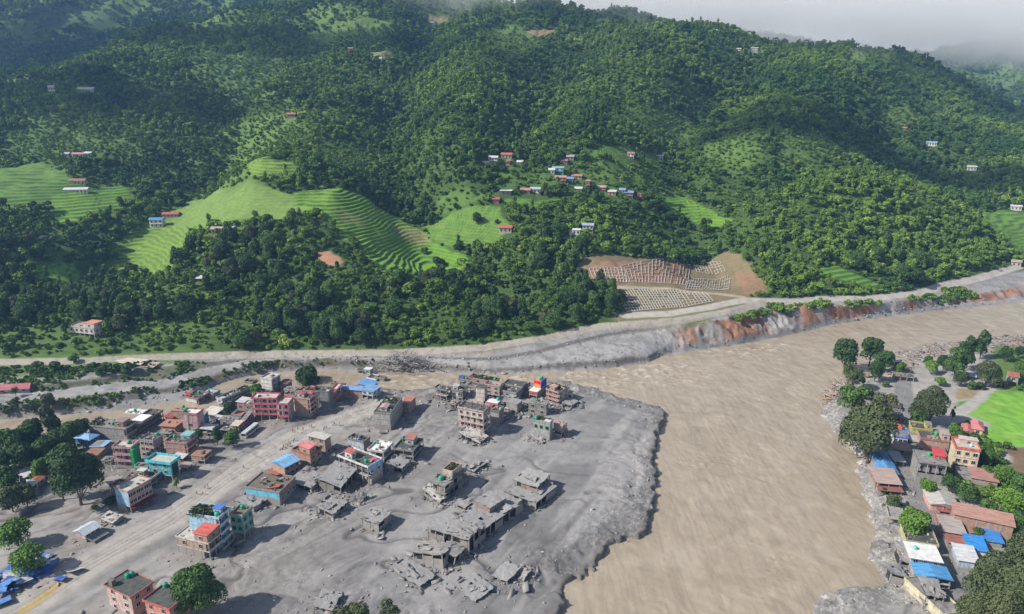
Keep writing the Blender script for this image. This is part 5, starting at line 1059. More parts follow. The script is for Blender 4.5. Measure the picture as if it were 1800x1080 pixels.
ruin('broken slab shard beside the buried roof near the river edge', (921,1024), (934,1010), 913, 1018, (-10,-8), 1, CONC, seed=64, rubble=4)
ruin('almost drowned slab in the wrinkled mud below the buried roof', (835,1060), (868,1038), 800, 1054, (3,-3), 1, MUDC, seed=69, rubble=4)
h = ruin('small boxy building buried to its top floor in the middle of the plain', (666,937), (688,917), 636, 920, (0,0), 1, MUDC, seed=65, rubble=8, wallamt=.8, wallc=(.32,.31,.29))
ruin('small broken building sunk crookedly left of the boxy one', (586,913), (610,895), 556, 900, (4,-3), 1, MUDC, seed=66, rubble=18)
ruin('slab and beam wreck lying at the bottom edge beside the treetops', (583,1078), (600,1052), 551, 1069, (4,-4), 1, MUDC, seed=67, rubble=20)
ruin('jagged upright concrete fin poking from the mud', (634,881), (641,869), 621, 866, (35,-40), 1, CONC, seed=68, rubble=2, cols=False)
# --- the near-left houses
h = house('pink three-storey house with dark flat roof and twin green tanks, at the bottom edge', (237,1088), (274,1062), 194, 1050, L='www', Rf='xww', cl=(.58,.40,.36), cr=(.45,.28,.24), trim=(.42,.20,.17), roof='par', rc='d', par=.35, oh=.6, mud=.6, wl=2, wr=2)
tank(on(h,.72,.75), 'first of twin green tanks on the bottom pink house'); tank(on(h,.9,.72), 'second of twin green tanks on the bottom pink house')
b = MB(); b.box(.3,h['_d']-2.6,h['_h'],1.6,h['_d']-.6,h['_h']+1.9,paintm((.20,.18,.17),-9)); b.build('stair_head', h)
h = house('salmon-red two-storey house with dark flat roof beside the big leafy tree', (305,1114), (338,1086), 262, 1072, L='www', Rf='xww', cl=(.58,.26,.20), cr=(.48,.22,.17), trim=(.48,.14,.12), roof='par', rc='d', par=.5, oh=.5, mud=.5, wl=2)
tank(on(h,.95,.9), 'green water tank at the back corner of the salmon-red house')
h = house('small pink roadside shop with pale grey gable roof and side awning', (152,954), (177,939), 134, 941, L='xx', Rf='ww', cl=(.62,.33,.37), cr=(.50,.26,.32), roof='gx', rc=(.55,.62,.68), rise=1.3, mud=1.4, wr=3)
b = MB(); z = h['_h']*.42; b.poly([(0,-.1,z+.5),(h['_w']+1,-.1,z+.5),(h['_w']+1,-3.4,z-.5),(0,-3.4,z-.5)], [(0,1,2,3),(3,2,1,0)], sheetm((.38,.40,.43),.2))
for x in (0.3, h['_w']*.5, h['_w']+.6): b.bar((x,-3.2,-1),(x,-3.2,z-.5),.08,GREYWOOD)
b.build('awning', h)
ruin('squashed hut with folded pale roof behind the small pink shop', (200,925), (216,914), 178, 915, (8,-6), 1, ROOFP, seed=70, rubble=12)
h = house('brick corner house with red sheet roof room, its lower storey muddy', (370,985), (392,966), 314, 957, L='xw', Rf='ob', cl=(.36,.24,.17), cr=(.30,.26,.24), brick=True, brickR=False, roof='par', rc='p', clutter=7, par=.35, mud=2.8, wl=2, trim=(.55,.53,.50), room=(.02,.02,.98,.42,2.9,(.40,.21,.15),True,'sx',(.62,.13,.10)))
tank(on(h,.5,.52), 'small teal tank beside the red sheet roof room', (.03,.35,.28), .6, 1.2)
h = house('four-storey sky-blue building with garden terrace behind the brick corner house', (392,968), (411,949), 340, 913, L='xxxx', Rf='bbbb', cl=(.35,.60,.76), cr=(.30,.44,.54), trim=(.48,.64,.72), roof='par', rc='d', mud=.5, clutter=3, room=(.35,.05,.8,.3,2.2,(.35,.55,.65),False,'flat',(.08,.18,.50)))
roofplants(h, 'lush shrubs on the sky-blue building terrace', .0, .35, .9, .98, 44, 'olive', 1.3); tank(on(h,.2,.12), 'teal tank at the corner of the sky-blue building', (.03,.40,.28))
h = house('teal-windowed green concrete building behind the sky-blue one', (431,952), (448,935), 411, 909, L='oww', Rf='oww', cl=(.22,.36,.30), trim=(.30,.40,.36), roof='par', rc=(.18,.13,.10), mud=2.5, clutter=2, frame=(.05,.35,.38), wl=2)
tank(on(h,.75,.6), 'green tank above the teal-windowed building')

# ================================================================ the right bank
M66 = lambda w, a=64: ('m', a, w)
house('flooded one-storey row with ruined roof below the riverside trees', (1606,673), M66(6,70), 1570, 665, L='o', Rf='x', cl=(.52,.46,.36), roof='slab', rc=(.18,.15,.13), clutter=14, wl=5)
for k, (cx, cy, lx, ty, w, lab) in enumerate([(1562,711,1534,702,8,'dark mud-choked house nearest the blue tarpaulin tent'), (1582,724,1562,715,9,'dark-roofed shack below the mud-choked house'), (1583,743,1566,733,9,'narrow shack with collapsed roof above the orange-roofed kiosk')]):
    ruin(lab, (cx,cy), M66(w,75), lx, ty, (3,-3), 1, [CDARK, ROOFD, CDARK][k], seed=80+k, rubble=22, rubc=[CDARK, CONC, brickm(), GREYWOOD])
house('tiny kiosk with orange-red sheet roof at the street corner', (1583,765), M66(5,72), 1567, 759, L='x', Rf='x', cl=(.35,.33,.33), roof='sx', rc=(.70,.13,.06), rise=1.0)
house('white house with bright blue trim and blue balcony facing the street', (1594,783), M66(7,70), 1569, 772, L='w', Rf='w', cl=(.62,.66,.72), trim=(.06,.14,.50), rail=(.10,.22,.60), roof='par', rc='g', clutter=4, mud=.3, wl=3)
house('yellow-green house with cluttered dark roof at the head of the street', (1636,770), M66(7,70), 1601, 759, L='x', Rf='w', cl=(.50,.50,.18), roof='par', rc='d', clutter=8, room=(.3,.0,.8,.3,2,(.52,.55,.15),False,'flat',(.25,.25,.2)))
h = house('brick-fronted house with black roof and pink corner room', (1666,796), M66(8,70), 1616, 779, L='x', Rf='w', cl=(.40,.24,.20), brick=True, roof='par', rc='d', clutter=9, room=(.2,.0,.8,.28,2.6,(.55,.42,.38),False,'flat',(.38,.30,.28)))
tank(on(h,.75,.38), 'green water tank on the brick-fronted house right of the street', GRN)
house('pale flat-roofed annex behind the brick-fronted house', (1662,776), M66(6,70), 1638, 768, L='w', Rf='w', cl=(.48,.48,.46), roof='slab', rc='g', clutter=6)
h = house('grey concrete workshop with wide roof and white awning on the street bend', (1658,856), M66(10,72), 1608, 820, L='xd', Rf='wx', cl=(.30,.30,.29), roof='par', rc='g', clutter=6, mud=1.5, par=.4, wl=3, room=(.45,.0,.95,.35,1.6,(.45,.15,.14),False,'sx',(.62,.07,.08)))
tank(on(h,.7,.5), 'bright green tank on the grey concrete workshop', GRN)
h = house('cream three-storey house with coral-red trim and wide roof terrace', (1714,835), M66(9,68), 1672, 795, L='dww', Rf='xxx', cl=(.66,.56,.40), trim=(.58,.16,.12), roof='par', rc='p', par=.9, mud=.6, wl=3, room=(.6,.0,.95,.75,1.9,(.62,.40,.36),False,'flat',(.50,.42,.36)))
tank(on(h,.4,.3), 'pale blue tank on the cream house with coral trim', (.35,.60,.75), .6, 1.1)
h = house('villa with pink-red hipped roof beside the bright rice field', (1726,767), M66(9,60), 1708, 757, L='w', Rf='w', cl=(.62,.50,.28), roof='hip', rc=(.62,.22,.22), rise=1.8, mud=.2, oh=.8)
house('lower wing with pink-red roof attached left of the villa', (1708,768), M66(8,60), 1691, 762, L='x', Rf='x', cl=(.55,.45,.35), roof='gx', rc=(.60,.20,.20), rise=1.0, mud=.2)
house('grey two-storey house with terracotta roof in the far trees', (1787,681), M66(8,60), 1770, 664, L='ow', Rf='ow', cl=(.42,.40,.38), roof='gy', rc=(.40,.16,.10), rise=.8, mud=.1)
house('farm hut with pale blue roof hidden among the far trees', (1714,668), M66(5,60), 1698, 663, L='w', Rf='w', cl=(.45,.45,.45), roof='gy', rc=(.50,.60,.72), rise=.5)
house('shed with bright blue corrugated gable, upper of the pair by the river', (1570,830), M66(9,80), 1543, 820, L='x', Rf='x', cl=(.30,.36,.42), roof='gx', rc=(.07,.26,.58), rise=1.2)
house('shed with bright blue corrugated gable, lower of the pair by the river', (1577,846), M66(8,80), 1546, 834, L='x', Rf='x', cl=(.30,.36,.42), roof='gx', rc=(.12,.32,.62), rise=1.2)
house('open shelter with grey slatted roof beside the blue sheds', (1588,822), M66(8,80), 1572, 812, L='o', Rf='o', cl=(.35,.35,.35), roof='sx', rc=(.42,.43,.44), rise=.2)
house('shed with pale rust-striped roof below the blue sheds', (1581,866), M66(10,80), 1541, 852, L='o', Rf='x', cl=(.30,.22,.20), roof='sx', rc=(.48,.36,.32), rise=.9)
house('small rust-brown lean-to on the river side of the street', (1585,872), M66(4,80), 1545, 865, L='o', Rf='x', cl=(.28,.2,.18), roof='sx', rc=(.30,.13,.10), rise=.4)
house('pink-walled hall with pale corrugated gable roof on the street bend', (1682,908), M66(10,74), 1634, 893, L='x', Rf='x', cl=(.66,.38,.33), roof='gx', rc=(.52,.50,.47), rise=1.2, mud=.3)
house('long shed with rust-streaked pale roof running away from the street', (1776,952), ('m',64,6), 1672, 926, L='x', Rf='x', cl=(.33,.17,.12), roof='sx', rc=(.46,.26,.20), rise=1.2, brick=True)
ruin('broken red timber frame lean-to below the pink-walled hall', (1708,920), M66(7,70), 1648, 909, (2,3), 1, sheetm((.42,.16,.13),.5), seed=90, rubble=16, rubc=[sheetm((.42,.16,.13),.5), GREYWOOD])
house('shack with white and rust patched roof at the near end of the long shed', (1694,955), M66(9,72), 1657, 940, L='o', Rf='x', cl=(.3,.2,.18), roof='sx', rc=(.44,.38,.36), rise=.6)
house('rust-roofed shack above the bright blue street roof', (1705,972), M66(7,72), 1665, 960, L='x', Rf='x', cl=(.50,.48,.46), roof='sx', rc=(.36,.15,.12), rise=.5)
house('shop under a vivid blue roof sheet on the right of the street', (1732,984), M66(7,72), 1700, 970, L='x', Rf='x', cl=(.60,.60,.60), roof='sx', rc=(.04,.28,.72), rise=.9)
house('second vivid blue roof half hidden under the grey-green tree', (1760,966), M66(8,72), 1727, 955, L='x', Rf='x', cl=(.4,.4,.4), roof='sx', rc=(.05,.24,.62), rise=.6)
house('long white roof with pale blue edge lining the street', (1716,1008), M66(8,72), 1682, 990, L='x', Rf='x', cl=(.40,.52,.62), roof='sx', rc=(.66,.68,.70), rise=.6)
h = house('roofless ruin with pale yellow walls on the river side of the street', (1645,980), M66(10,72), 1590, 962, L='ow', Rf='ow', cl=(.50,.48,.24), trim=(.48,.45,.28), roof='par', rc='d', clutter=16, stubs=True, mud=1.0)
h = house('two-storey house with white concrete roof and dark square windows near the bottom edge', (1648,1014), M66(8,74), 1597, 988, L='ww', Rf='xx', cl=(.44,.40,.38), roof='slab', rc='w', oh=.8, mud=2.0, wl=3)
tank(on(h,.6,.75), 'turquoise water tank on the white concrete roof', (.10,.45,.40), .6, 1.2)
ruin('smashed house skeleton with leaning pillars left of the white concrete roof', (1604,1005), M66(9,75), 1578, 985, (5,-8), 1, MUDC, seed=91, rubble=36, rubc=[CPALE, CONC, MUDC, WOOD])
ruin('fallen concrete box at the river edge below the smashed skeleton', (1590,1028), M66(7,75), 1562, 1016, (8,10), 1, MUDC, seed=92, rubble=8, wallamt=1)
house('building under two bright blue canopy roofs at the bottom of the street', (1668,1040), M66(7,76), 1609, 1020, L='oo', Rf='ox', cl=(.40,.40,.40), roof='gx', rc=(.10,.36,.70), rise=.7, mud=1)
ruin('hollow undercut foundation with gaping black openings at the bottom edge', (1656,1078), M66(9,78), 1620, 1050, (4,-3), 2, MUDC, seed=93, rubble=24)
h = house('low yellowish terrace wall with creeping plants, at the bottom edge by the trees', (1690,1095), ('m',100,16), 1655, 1078, L='ww', Rf='ww', cl=(.60,.55,.38), roof='par', rc='g', clutter=3, mud=.5)
tank(on(h,.9,.3), 'green water tank beside the bright blue canopy roofs', GRN)
house('low house with rusty pink sheet roof behind the cream coral house', (1752,858), M66(8,66), 1706, 848, L='x', Rf='x', cl=(.40,.33,.32), roof='sx', rc=(.46,.24,.21), rise=.6)
house('grey-walled yard building at the foot of the cream coral house', (1706,848), M66(6,68), 1682, 836, L='x', Rf='x', cl=(.36,.34,.33), roof='slab', rc='g')
house('rusty red roof strip tucked behind the cream coral house', (1745,842), M66(5,66), 1712, 836, L='x', Rf='x', cl=(.30,.22,.2), roof='sx', rc=(.34,.14,.11), rise=.3)
# more small buildings packed between the others
for lb, C_, R_, lx, ty, kw in [
 ('low dark-roofed house squeezed behind the pink balcony building', (262,786), (272,778), 240, 777, dict(L='w', Rf='w', cl=(.28,.25,.23), roof='par', rc='d', clutter=8)),
 ('flat grey house between the terracotta roof and the pinkish brick building', (300,771), (309,764), 282, 763, dict(L='o', Rf='w', cl=(.30,.28,.26), roof='slab', rc='g', clutter=6)),
 ('brown shack roofed with patched sheets behind the pinkish brick building', (343,782), (351,776), 328, 775, dict(L='x', Rf='o', cl=(.28,.20,.16), roof='sx', rc=(.34,.30,.27), rise=.4)),
 ('small brick house below the cream corrugated hall', (402,765), (409,759), 388, 757, dict(L='o', Rf='w', cl=BR, brick=True, roof='slab', rc='g', clutter=5)),
 ('rust-roofed lean-to in the yard left of the narrow pink side building', (424,738), (431,732), 412, 731, dict(L='x', Rf='w', cl=(.33,.26,.22), roof='sx', rc=(.34,.18,.13), rise=.4)),
 ('low grey store behind the cream corrugated hall', (400,722), (408,716), 388, 715, dict(L='w', Rf='w', cl=(.33,.32,.31), roof='par', rc='d', clutter=7)),
 ('two-storey brown house behind the narrow pink side building', (444,727), (452,721), 430, 714, dict(L='ww', Rf='ww', cl=(.35,.27,.24), roof='par', rc='g', clutter=6)),
 ('cluttered dark terrace house behind the wide pink hotel', (470,706), (480,700), 452, 695, dict(L='w', Rf='ww', cl=(.26,.24,.23), roof='par', rc='d', clutter=9)),
 ('salmon-fronted two-storey house behind the pink hotel wing', (520,712), (530,705), 502, 698, dict(L='ww', Rf='ww', cl=(.46,.30,.26), roof='par', rc='d', clutter=7)),
 ('grey brick terrace behind the brick building, left of the rooftop pavilions', (541,702), (550,696), 526, 691, dict(L='ww', Rf='ww', cl=(.27,.22,.20), roof='par', rc='d', clutter=8)),
 ('grey flat-roofed block between the red corner posts and the stream', (600,690), (608,685), 582, 681, dict(L='w', Rf='w', cl=(.30,.29,.28), roof='par', rc='g', clutter=9)),
 ('small white shop with brown awning right of the slim green tree', (330,829), (338,822), 318, 822, dict(L='o', Rf='o', cl=(.50,.48,.44), roof='sx', rc=(.38,.30,.26), rise=.3)),
 ('ruined dark store behind the white arcaded row', (244,850), (252,843), 226, 842, dict(L='w', Rf='w', cl=(.26,.22,.20), roof='par', rc='d', clutter=10)),
 ('low brick annex in front of the lean-to by the blue hipped hall', (196,818), (204,811), 180, 810, dict(L='w', Rf='w', cl=(.36,.22,.17), brick=True, roof='slab', rc='g', clutter=5)),
 ('mud-plastered house at the left of the confluence block front', (801,722), (809,716), 786, 713, dict(L='o', Rf='w', cl=(.27,.26,.25), roof='par', rc='m', clutter=12)),
 ('dark-roofed house behind the cream tower', (842,692), (850,686), 822, 683, dict(L='ww', Rf='w', cl=(.34,.30,.28), roof='par', rc='d', clutter=10)),
 ('grey narrow house just left of the garden roof at the block back', (826,690), (832,686), 812, 680, dict(L='ww', Rf='w', cl=(.30,.30,.30), roof='par', rc='d', clutter=7)),
 ('cluttered grey terrace right of the big black roof', (941,694), (950,687), 922, 686, dict(L='w', Rf='w', cl=(.28,.27,.26), roof='par', rc='g', clutter=12)),
 ('flat mud-topped house behind the colourful tower', (968,693), (975,688), 950, 685, dict(L='w', Rf='w', cl=(.33,.31,.30), roof='par', rc='m', clutter=8)),
 ('low building with broken roof between the cream tower and the grey block', (862,722), (868,716), 848, 714, dict(L='o', Rf='w', cl=(.28,.26,.25), roof='par', rc='d', clutter=12)),
 ('half-sunk house right of the red sheet-roofed room', (893,733), (900,727), 878, 726, dict(L='o', Rf='x', cl=(.26,.26,.25), roof='slab', rc='m', clutter=8)),
]: house(lb, C_, R_, lx, ty, **kw)
for lb, C_, w_, lx, ty, kw in [
 ('narrow rust-roofed hut between the blue-trimmed house and the blue sheds', (1598,800), 6, 1574, 793, dict(L='w', Rf='x', cl=(.34,.30,.28), roof='sx', rc=(.36,.24,.20), rise=.4)),
 ('tiny cream shop facing the street below the yellow-green house', (1612,782), 5, 1600, 777, dict(L='w', Rf='x', cl=(.48,.44,.36), roof='sx', rc=(.45,.44,.42), rise=.3)),
 ('brown-roofed house tucked between the brick-fronted house and the workshop', (1662,808), 7, 1626, 801, dict(L='x', Rf='x', cl=(.36,.22,.19), roof='sx', rc=(.33,.17,.14), rise=.4)),
 ('white-awned lean-to on the left face of the grey workshop', (1628,846), 4, 1608, 839, dict(L='x', Rf='x', cl=(.40,.40,.40), roof='sx', rc=(.62,.63,.64), rise=.3)),
 ('roofless walled yard room on the river side above the vivid green tree', (1592,905), 7, 1560, 897, dict(L='o', Rf='w', cl=(.46,.44,.38), roof='par', rc='g', clutter=9)),
 ('pale broken wall building between the olive tree and the vivid green tree', (1588,925), 7, 1562, 916, dict(L='o', Rf='o', cl=(.50,.47,.42), roof='par', rc='m', clutter=10)),
 ('small rust-roofed shop on the right of the street above the patched shack', (1672,932), 6, 1648, 924, dict(L='o', Rf='x', cl=(.35,.25,.22), roof='sx', rc=(.36,.17,.14), rise=.4)),
 ('red-brown tin hut behind the vivid blue roofs', (1730,958), 6, 1706, 950, dict(L='x', Rf='x', cl=(.34,.22,.19), roof='sx', rc=(.38,.20,.16), rise=.4)),
 ('white van-sized shed with rounded tin roof above the long shed', (1742,922), 4, 1726, 916, dict(L='x', Rf='x', cl=(.45,.45,.44), roof='gx', rc=(.52,.52,.50), rise=.5)),
 ('terracotta-roofed store beside the cream coral house', (1734,850), 5, 1716, 843, dict(L='x', Rf='x', cl=(.38,.30,.27), roof='sx', rc=(.40,.20,.15), rise=.4)),
]: house(lb, C_, M66(w_, 70), lx, ty, **kw)
# blue tarpaulin tent and small shelters
def tarp(label, px, py, w, d, hh, a, c, posts=True):
    p = hit(px, py); e = empty('tarpaulin_shelter', p, R(a)); tag(e, label, 'tarpaulin shelter'); b = MB(); n = 6; P = []
    for j in range(n + 1):
        for i in range(n + 1):
            u, v = i / n, j / n; P.append(((u - .5) * w, (v - .5) * d, hh * (1 - .75 * abs(u - .5) * 2) + rng.uniform(-.15, .15)))
    N = len(P); P += [(x, y, z - .05) for x, y, z in P]; id_ = lambda i, j: j * (n + 1) + i
    f = [(id_(i,j), id_(i+1,j), id_(i+1,j+1), id_(i,j+1)) for j in range(n) for i in range(n)]
    b.poly(P, f + [tuple(N + q for q in k[::-1]) for k in f], sheetm(c, .05)); b.build('canopy', e)
    if posts:
        for x in (-.45, .45):
            for y in (-.45, .45): b = MB(); b.bar((x*w, y*d, -.5), (x*w, y*d, hh*.35), .07, GREYWOOD); b.build('pole', e)
    HOUSES.append([(p[0]-w/2,p[1]-d/2),(p[0]+w/2,p[1]-d/2),(p[0]+w/2,p[1]+d/2),(p[0]-w/2,p[1]+d/2)])
tarp('blue tarpaulin tent on the grey shore under the riverside trees', 1504, 692, 8, 7, 3.0, 20, (.05,.14,.50))
# collapsed blue sheds bottom left
def heap(label, name, pts, cols_, n, s0, s1, seed, cat, kind=None, part='roof_sheet', flat=.35, z=.3):
    r = random.Random(seed); e = empty(name, hit(*pts)); tag(e, label, cat); o0 = Vector(e.location)
    for i in range(n):
        b = MB(); w, d = r.uniform(s0, s1), r.uniform(s0, s1) * .7; k = 4; P = []
        for j in range(k + 1):
            for q in range(k + 1): P.append(((q / k - .5) * w, (j / k - .5) * d, r.uniform(-.12, .12) * w * .3))
        N = len(P); P += [(x, y, zz - .06) for x, y, zz in P]; f = [(j*(k+1)+q, j*(k+1)+q+1, (j+1)*(k+1)+q+1, (j+1)*(k+1)+q) for j in range(k) for q in range(k)]
        b.poly(P, f + [tuple(N + t for t in g[::-1]) for g in f], r.choice(cols_)); o = b.build(part, e)
        R_ = s1 * 1.15; x, y = r.gauss(0, R_ * .8), r.gauss(0, R_ * .55); o.location = (x, y, z + max(0, (1 - math.hypot(x, y) / (2.2 * R_))) * r.uniform(.3, 2.2)); o.rotation_euler = (r.uniform(-flat, flat), r.uniform(-flat, flat), r.uniform(0, 3))
    HOUSES.append([(o0.x-6,o0.y-5),(o0.x+6,o0.y-5),(o0.x+6,o0.y+5),(o0.x-6,o0.y+5)]); return e
bl = [sheetm((.03,.12,.42),.1), sheetm((.08,.22,.55),.1), sheetm((.55,.58,.62),.1), sheetm((.03,.10,.36),.1)]
heap('heap of torn blue roofing sheets from a collapsed shed under the left trees', 'collapsed_shed', (38,1022), bl, 30, 3, 7, 1, 'collapsed shed')
heap('smaller scatter of blue and white roofing beneath the round left tree', 'collapsed_shed', (72,1000), bl + [sheetm((.6,.6,.6),.2)], 14, 1.5, 4, 2, 'collapsed shed')
# bus half buried beside the cream shop
def bus():
    c, a, W, D, h_ = solve((433,772), (454,755), 425, 760); e = empty('bus', tuple(c), a); tag(e, 'silver bus stranded in mud beside the cream-fronted shop', 'bus'); h_ = 2.9; W = 11; D = 2.5; m = paintm((.55,.57,.60), .3, .4, .3)
    b = MB(); b.box(0, 0, .3, W, D, h_ - .25, m); b.box(.15, .15, h_ - .25, W - .15, D - .15, h_, m); b.build('body', e)
    b = MB(); b.box(.5, -.04, 1.45, W - .4, -.012, 2.25, GLASS); b.build('side_windows', e); b = MB(); b.box(-.04, .2, 1.3, -.012, D - .2, 2.4, GLASS); b.build('windscreen', e)
    for x in (2, W - 2.6):
        for y in (-.05, D - .25): b = MB(); b.bar((x, y, .45), (x, y + .3, .45), .48, DARK, 14); b.build('wheel', e)
bus()
# remains of the bridge on the far bank
p = aty(776, 657, 392); e = empty('bridge_abutment', (p[0], p[1] - 2, -2.5), 0); tag(e, 'square concrete abutment left from a bridge, on the far bank of the stream', 'bridge abutment')
b = MB(); b.box(0, 0, 0, 9.5, 6, 5.6, CONC); b.build('pier', e); b = MB(); b.box(-.4, -.5, 5.6, 10.2, 6.5, 6.5, CPALE); b.build('deck_stub', e); b = MB(); b.box(10.5, .8, -.2, 12, 6, 4.8, CDARK); b.build('wing_wall', e)
# twisted bridge wreck / driftwood tangle
def tangle(label, name, px, py, w, hh, n, seed, m, cat, L0=2, L1=7, r0=.18, Y=None):
    r = random.Random(seed); p = Vector(aty(px, py, Y) if Y else hit(px, py)); b = MB()
    for i in range(n):
        x = r.gauss(0, w / 3); y = r.gauss(0, 2.5); z = max(0, r.random() * hh * (1 - abs(x) / w) * 1.2); d = Vector((r.gauss(0, 1), r.gauss(0, .6), r.gauss(0, .55))).normalized() * r.uniform(L0, L1) / 2
        c = Vector((x, y, z + .2)); b.bar(c - d, c + d, r0 * r.uniform(.5, 1.2), m, 5, r0 * .4)
    o = b.build(name); o.location = p; tag(o, label, cat, kind='stuff'); return o
tangle('tangle of pale uprooted trunks and roots beside the bridge abutment', 'driftwood', 712, 652, 26, 9, 170, 4, GREYWOOD, 'driftwood', 3, 9, .3)
tangle('low scatter of broken timber left of the trunk tangle', 'driftwood', 676, 657, 16, 3, 60, 5, GREYWOOD, 'driftwood', 2, 6, .2)
# concrete grid frames holding the bare slope
def lattice(label, A, B_, C_, D_, nu, nv, seed, miss=.12):
    r = random.Random(seed); A, B_, C_, D_ = [Vector(hit(*q)[:2]) for q in (A, B_, C_, D_)]; b = MB(); m = flatm((.55,.52,.45), .9, .25)
    def P(u, v): q = (A * (1 - u) + B_ * u) * (1 - v) + (D_ * (1 - u) + C_ * u) * v; return Vector((q.x, q.y, float(zat(q.x, q.y)) + .6))
    for i in range(nu + 1):
        for j in range(nv):
            if r.random() > miss: b.bar(P(i/nu, j/nv), P(i/nu, (j+1)/nv), .19, m)
    for j in range(nv + 1):
        for i in range(nu):
            if r.random() > miss: b.bar(P(i/nu, j/nv), P((i+1)/nu, j/nv), .27, m)
    o = b.build('slope_grid'); tag(o, label, 'retaining grid', 'concrete grids on the bare slope')
lattice('complete concrete grid on the lower bare slope between the two tracks', (1102,550), (1205,541), (1188,511), (1076,510), 22, 8, 1, .03)
lattice('tapering right part of the lower concrete grid', (1205,541), (1254,531), (1240,516), (1188,511), 8, 6, 2, .08)
lattice('left piece of the upper concrete grid, nearest the forest edge', (1046,497), (1102,498), (1098,474), (1036,474), 10, 5, 3, .12)
lattice('long upper concrete grid across the red soil', (1102,498), (1205,503), (1215,463), (1090,470), 19, 7, 4, .22)
lattice('dense upper right concrete grid next to the gully', (1205,509), (1280,510), (1284,484), (1215,490), 16, 7, 5, .12)
lattice('topmost sparse concrete grid under the trees', (1225,480), (1275,478), (1262,455), (1215,458), 9, 5, 6, .35)

# ================================================================ farmhouses on the far hillside
def farm(label, px, py, w, ht, cl, rc, kind='gy', L='w', a=None, d=6, z=None, wl=None, fl=None):
    """px, py: right end of the front wall's foot; w: front length in photo px; ht: wall height in metres"""
    p = hit(px, py); dep = p[1] * CP - (p[2] - CAM_H) * SP; Lm = w / F * dep; a = R(82 if a is None else a) - math.atan2(p[0], p[1]) * .5; e = empty('farmhouse', p, a); tag(e, label, 'farmhouse', 'farmhouses on the terraced hillside')
    ca, sa = math.cos(a), math.sin(a); W, D = d, Lm; HOUSES.append([(p[0] + ca * u - sa * v, p[1] + sa * u + ca * v) for u, v in ((-9, -1.5), (W + 1, -1.5), (W + 1, D + 1.5), (-9, D + 1.5))])
    n = len(L); wb = MB(); wb.box(0, 0, -3, W, D, ht, paintm(cl, -9)); wb.build('wall', e); fh = ht / n
    for k in range(n):
        c_ = wl or max(2, round(D / 3))
        for i in range(c_): put_win(e, (.5, .46, .42), -.02, (i + .5) * D / c_, k * fh + fh * .28, 'L', 1.2, fh * .5)
        if k: b = MB(); b.box(-.9, 0, k * fh - .1, -.01, D, k * fh + .1, paintm(tuple(x * .9 for x in cl), -9)); b.build('balcony', e)
    b = MB(); rr = sheetm(rc, .2)
    if kind == 'flat': b.box(-.4, -.4, ht + .003, W + .4, D + .4, ht + .3, flatm(rc, .9, .3))
    else: sheet(b, 0, 0, W, D, ht, rr, kind, 1.4, .7)
    b.build('roof', e); return e
WH, RED, BLU, ORG, TIN = (.70,.70,.68), (.48,.12,.08), (.10,.30,.62), (.46,.20,.12), (.62,.64,.66)
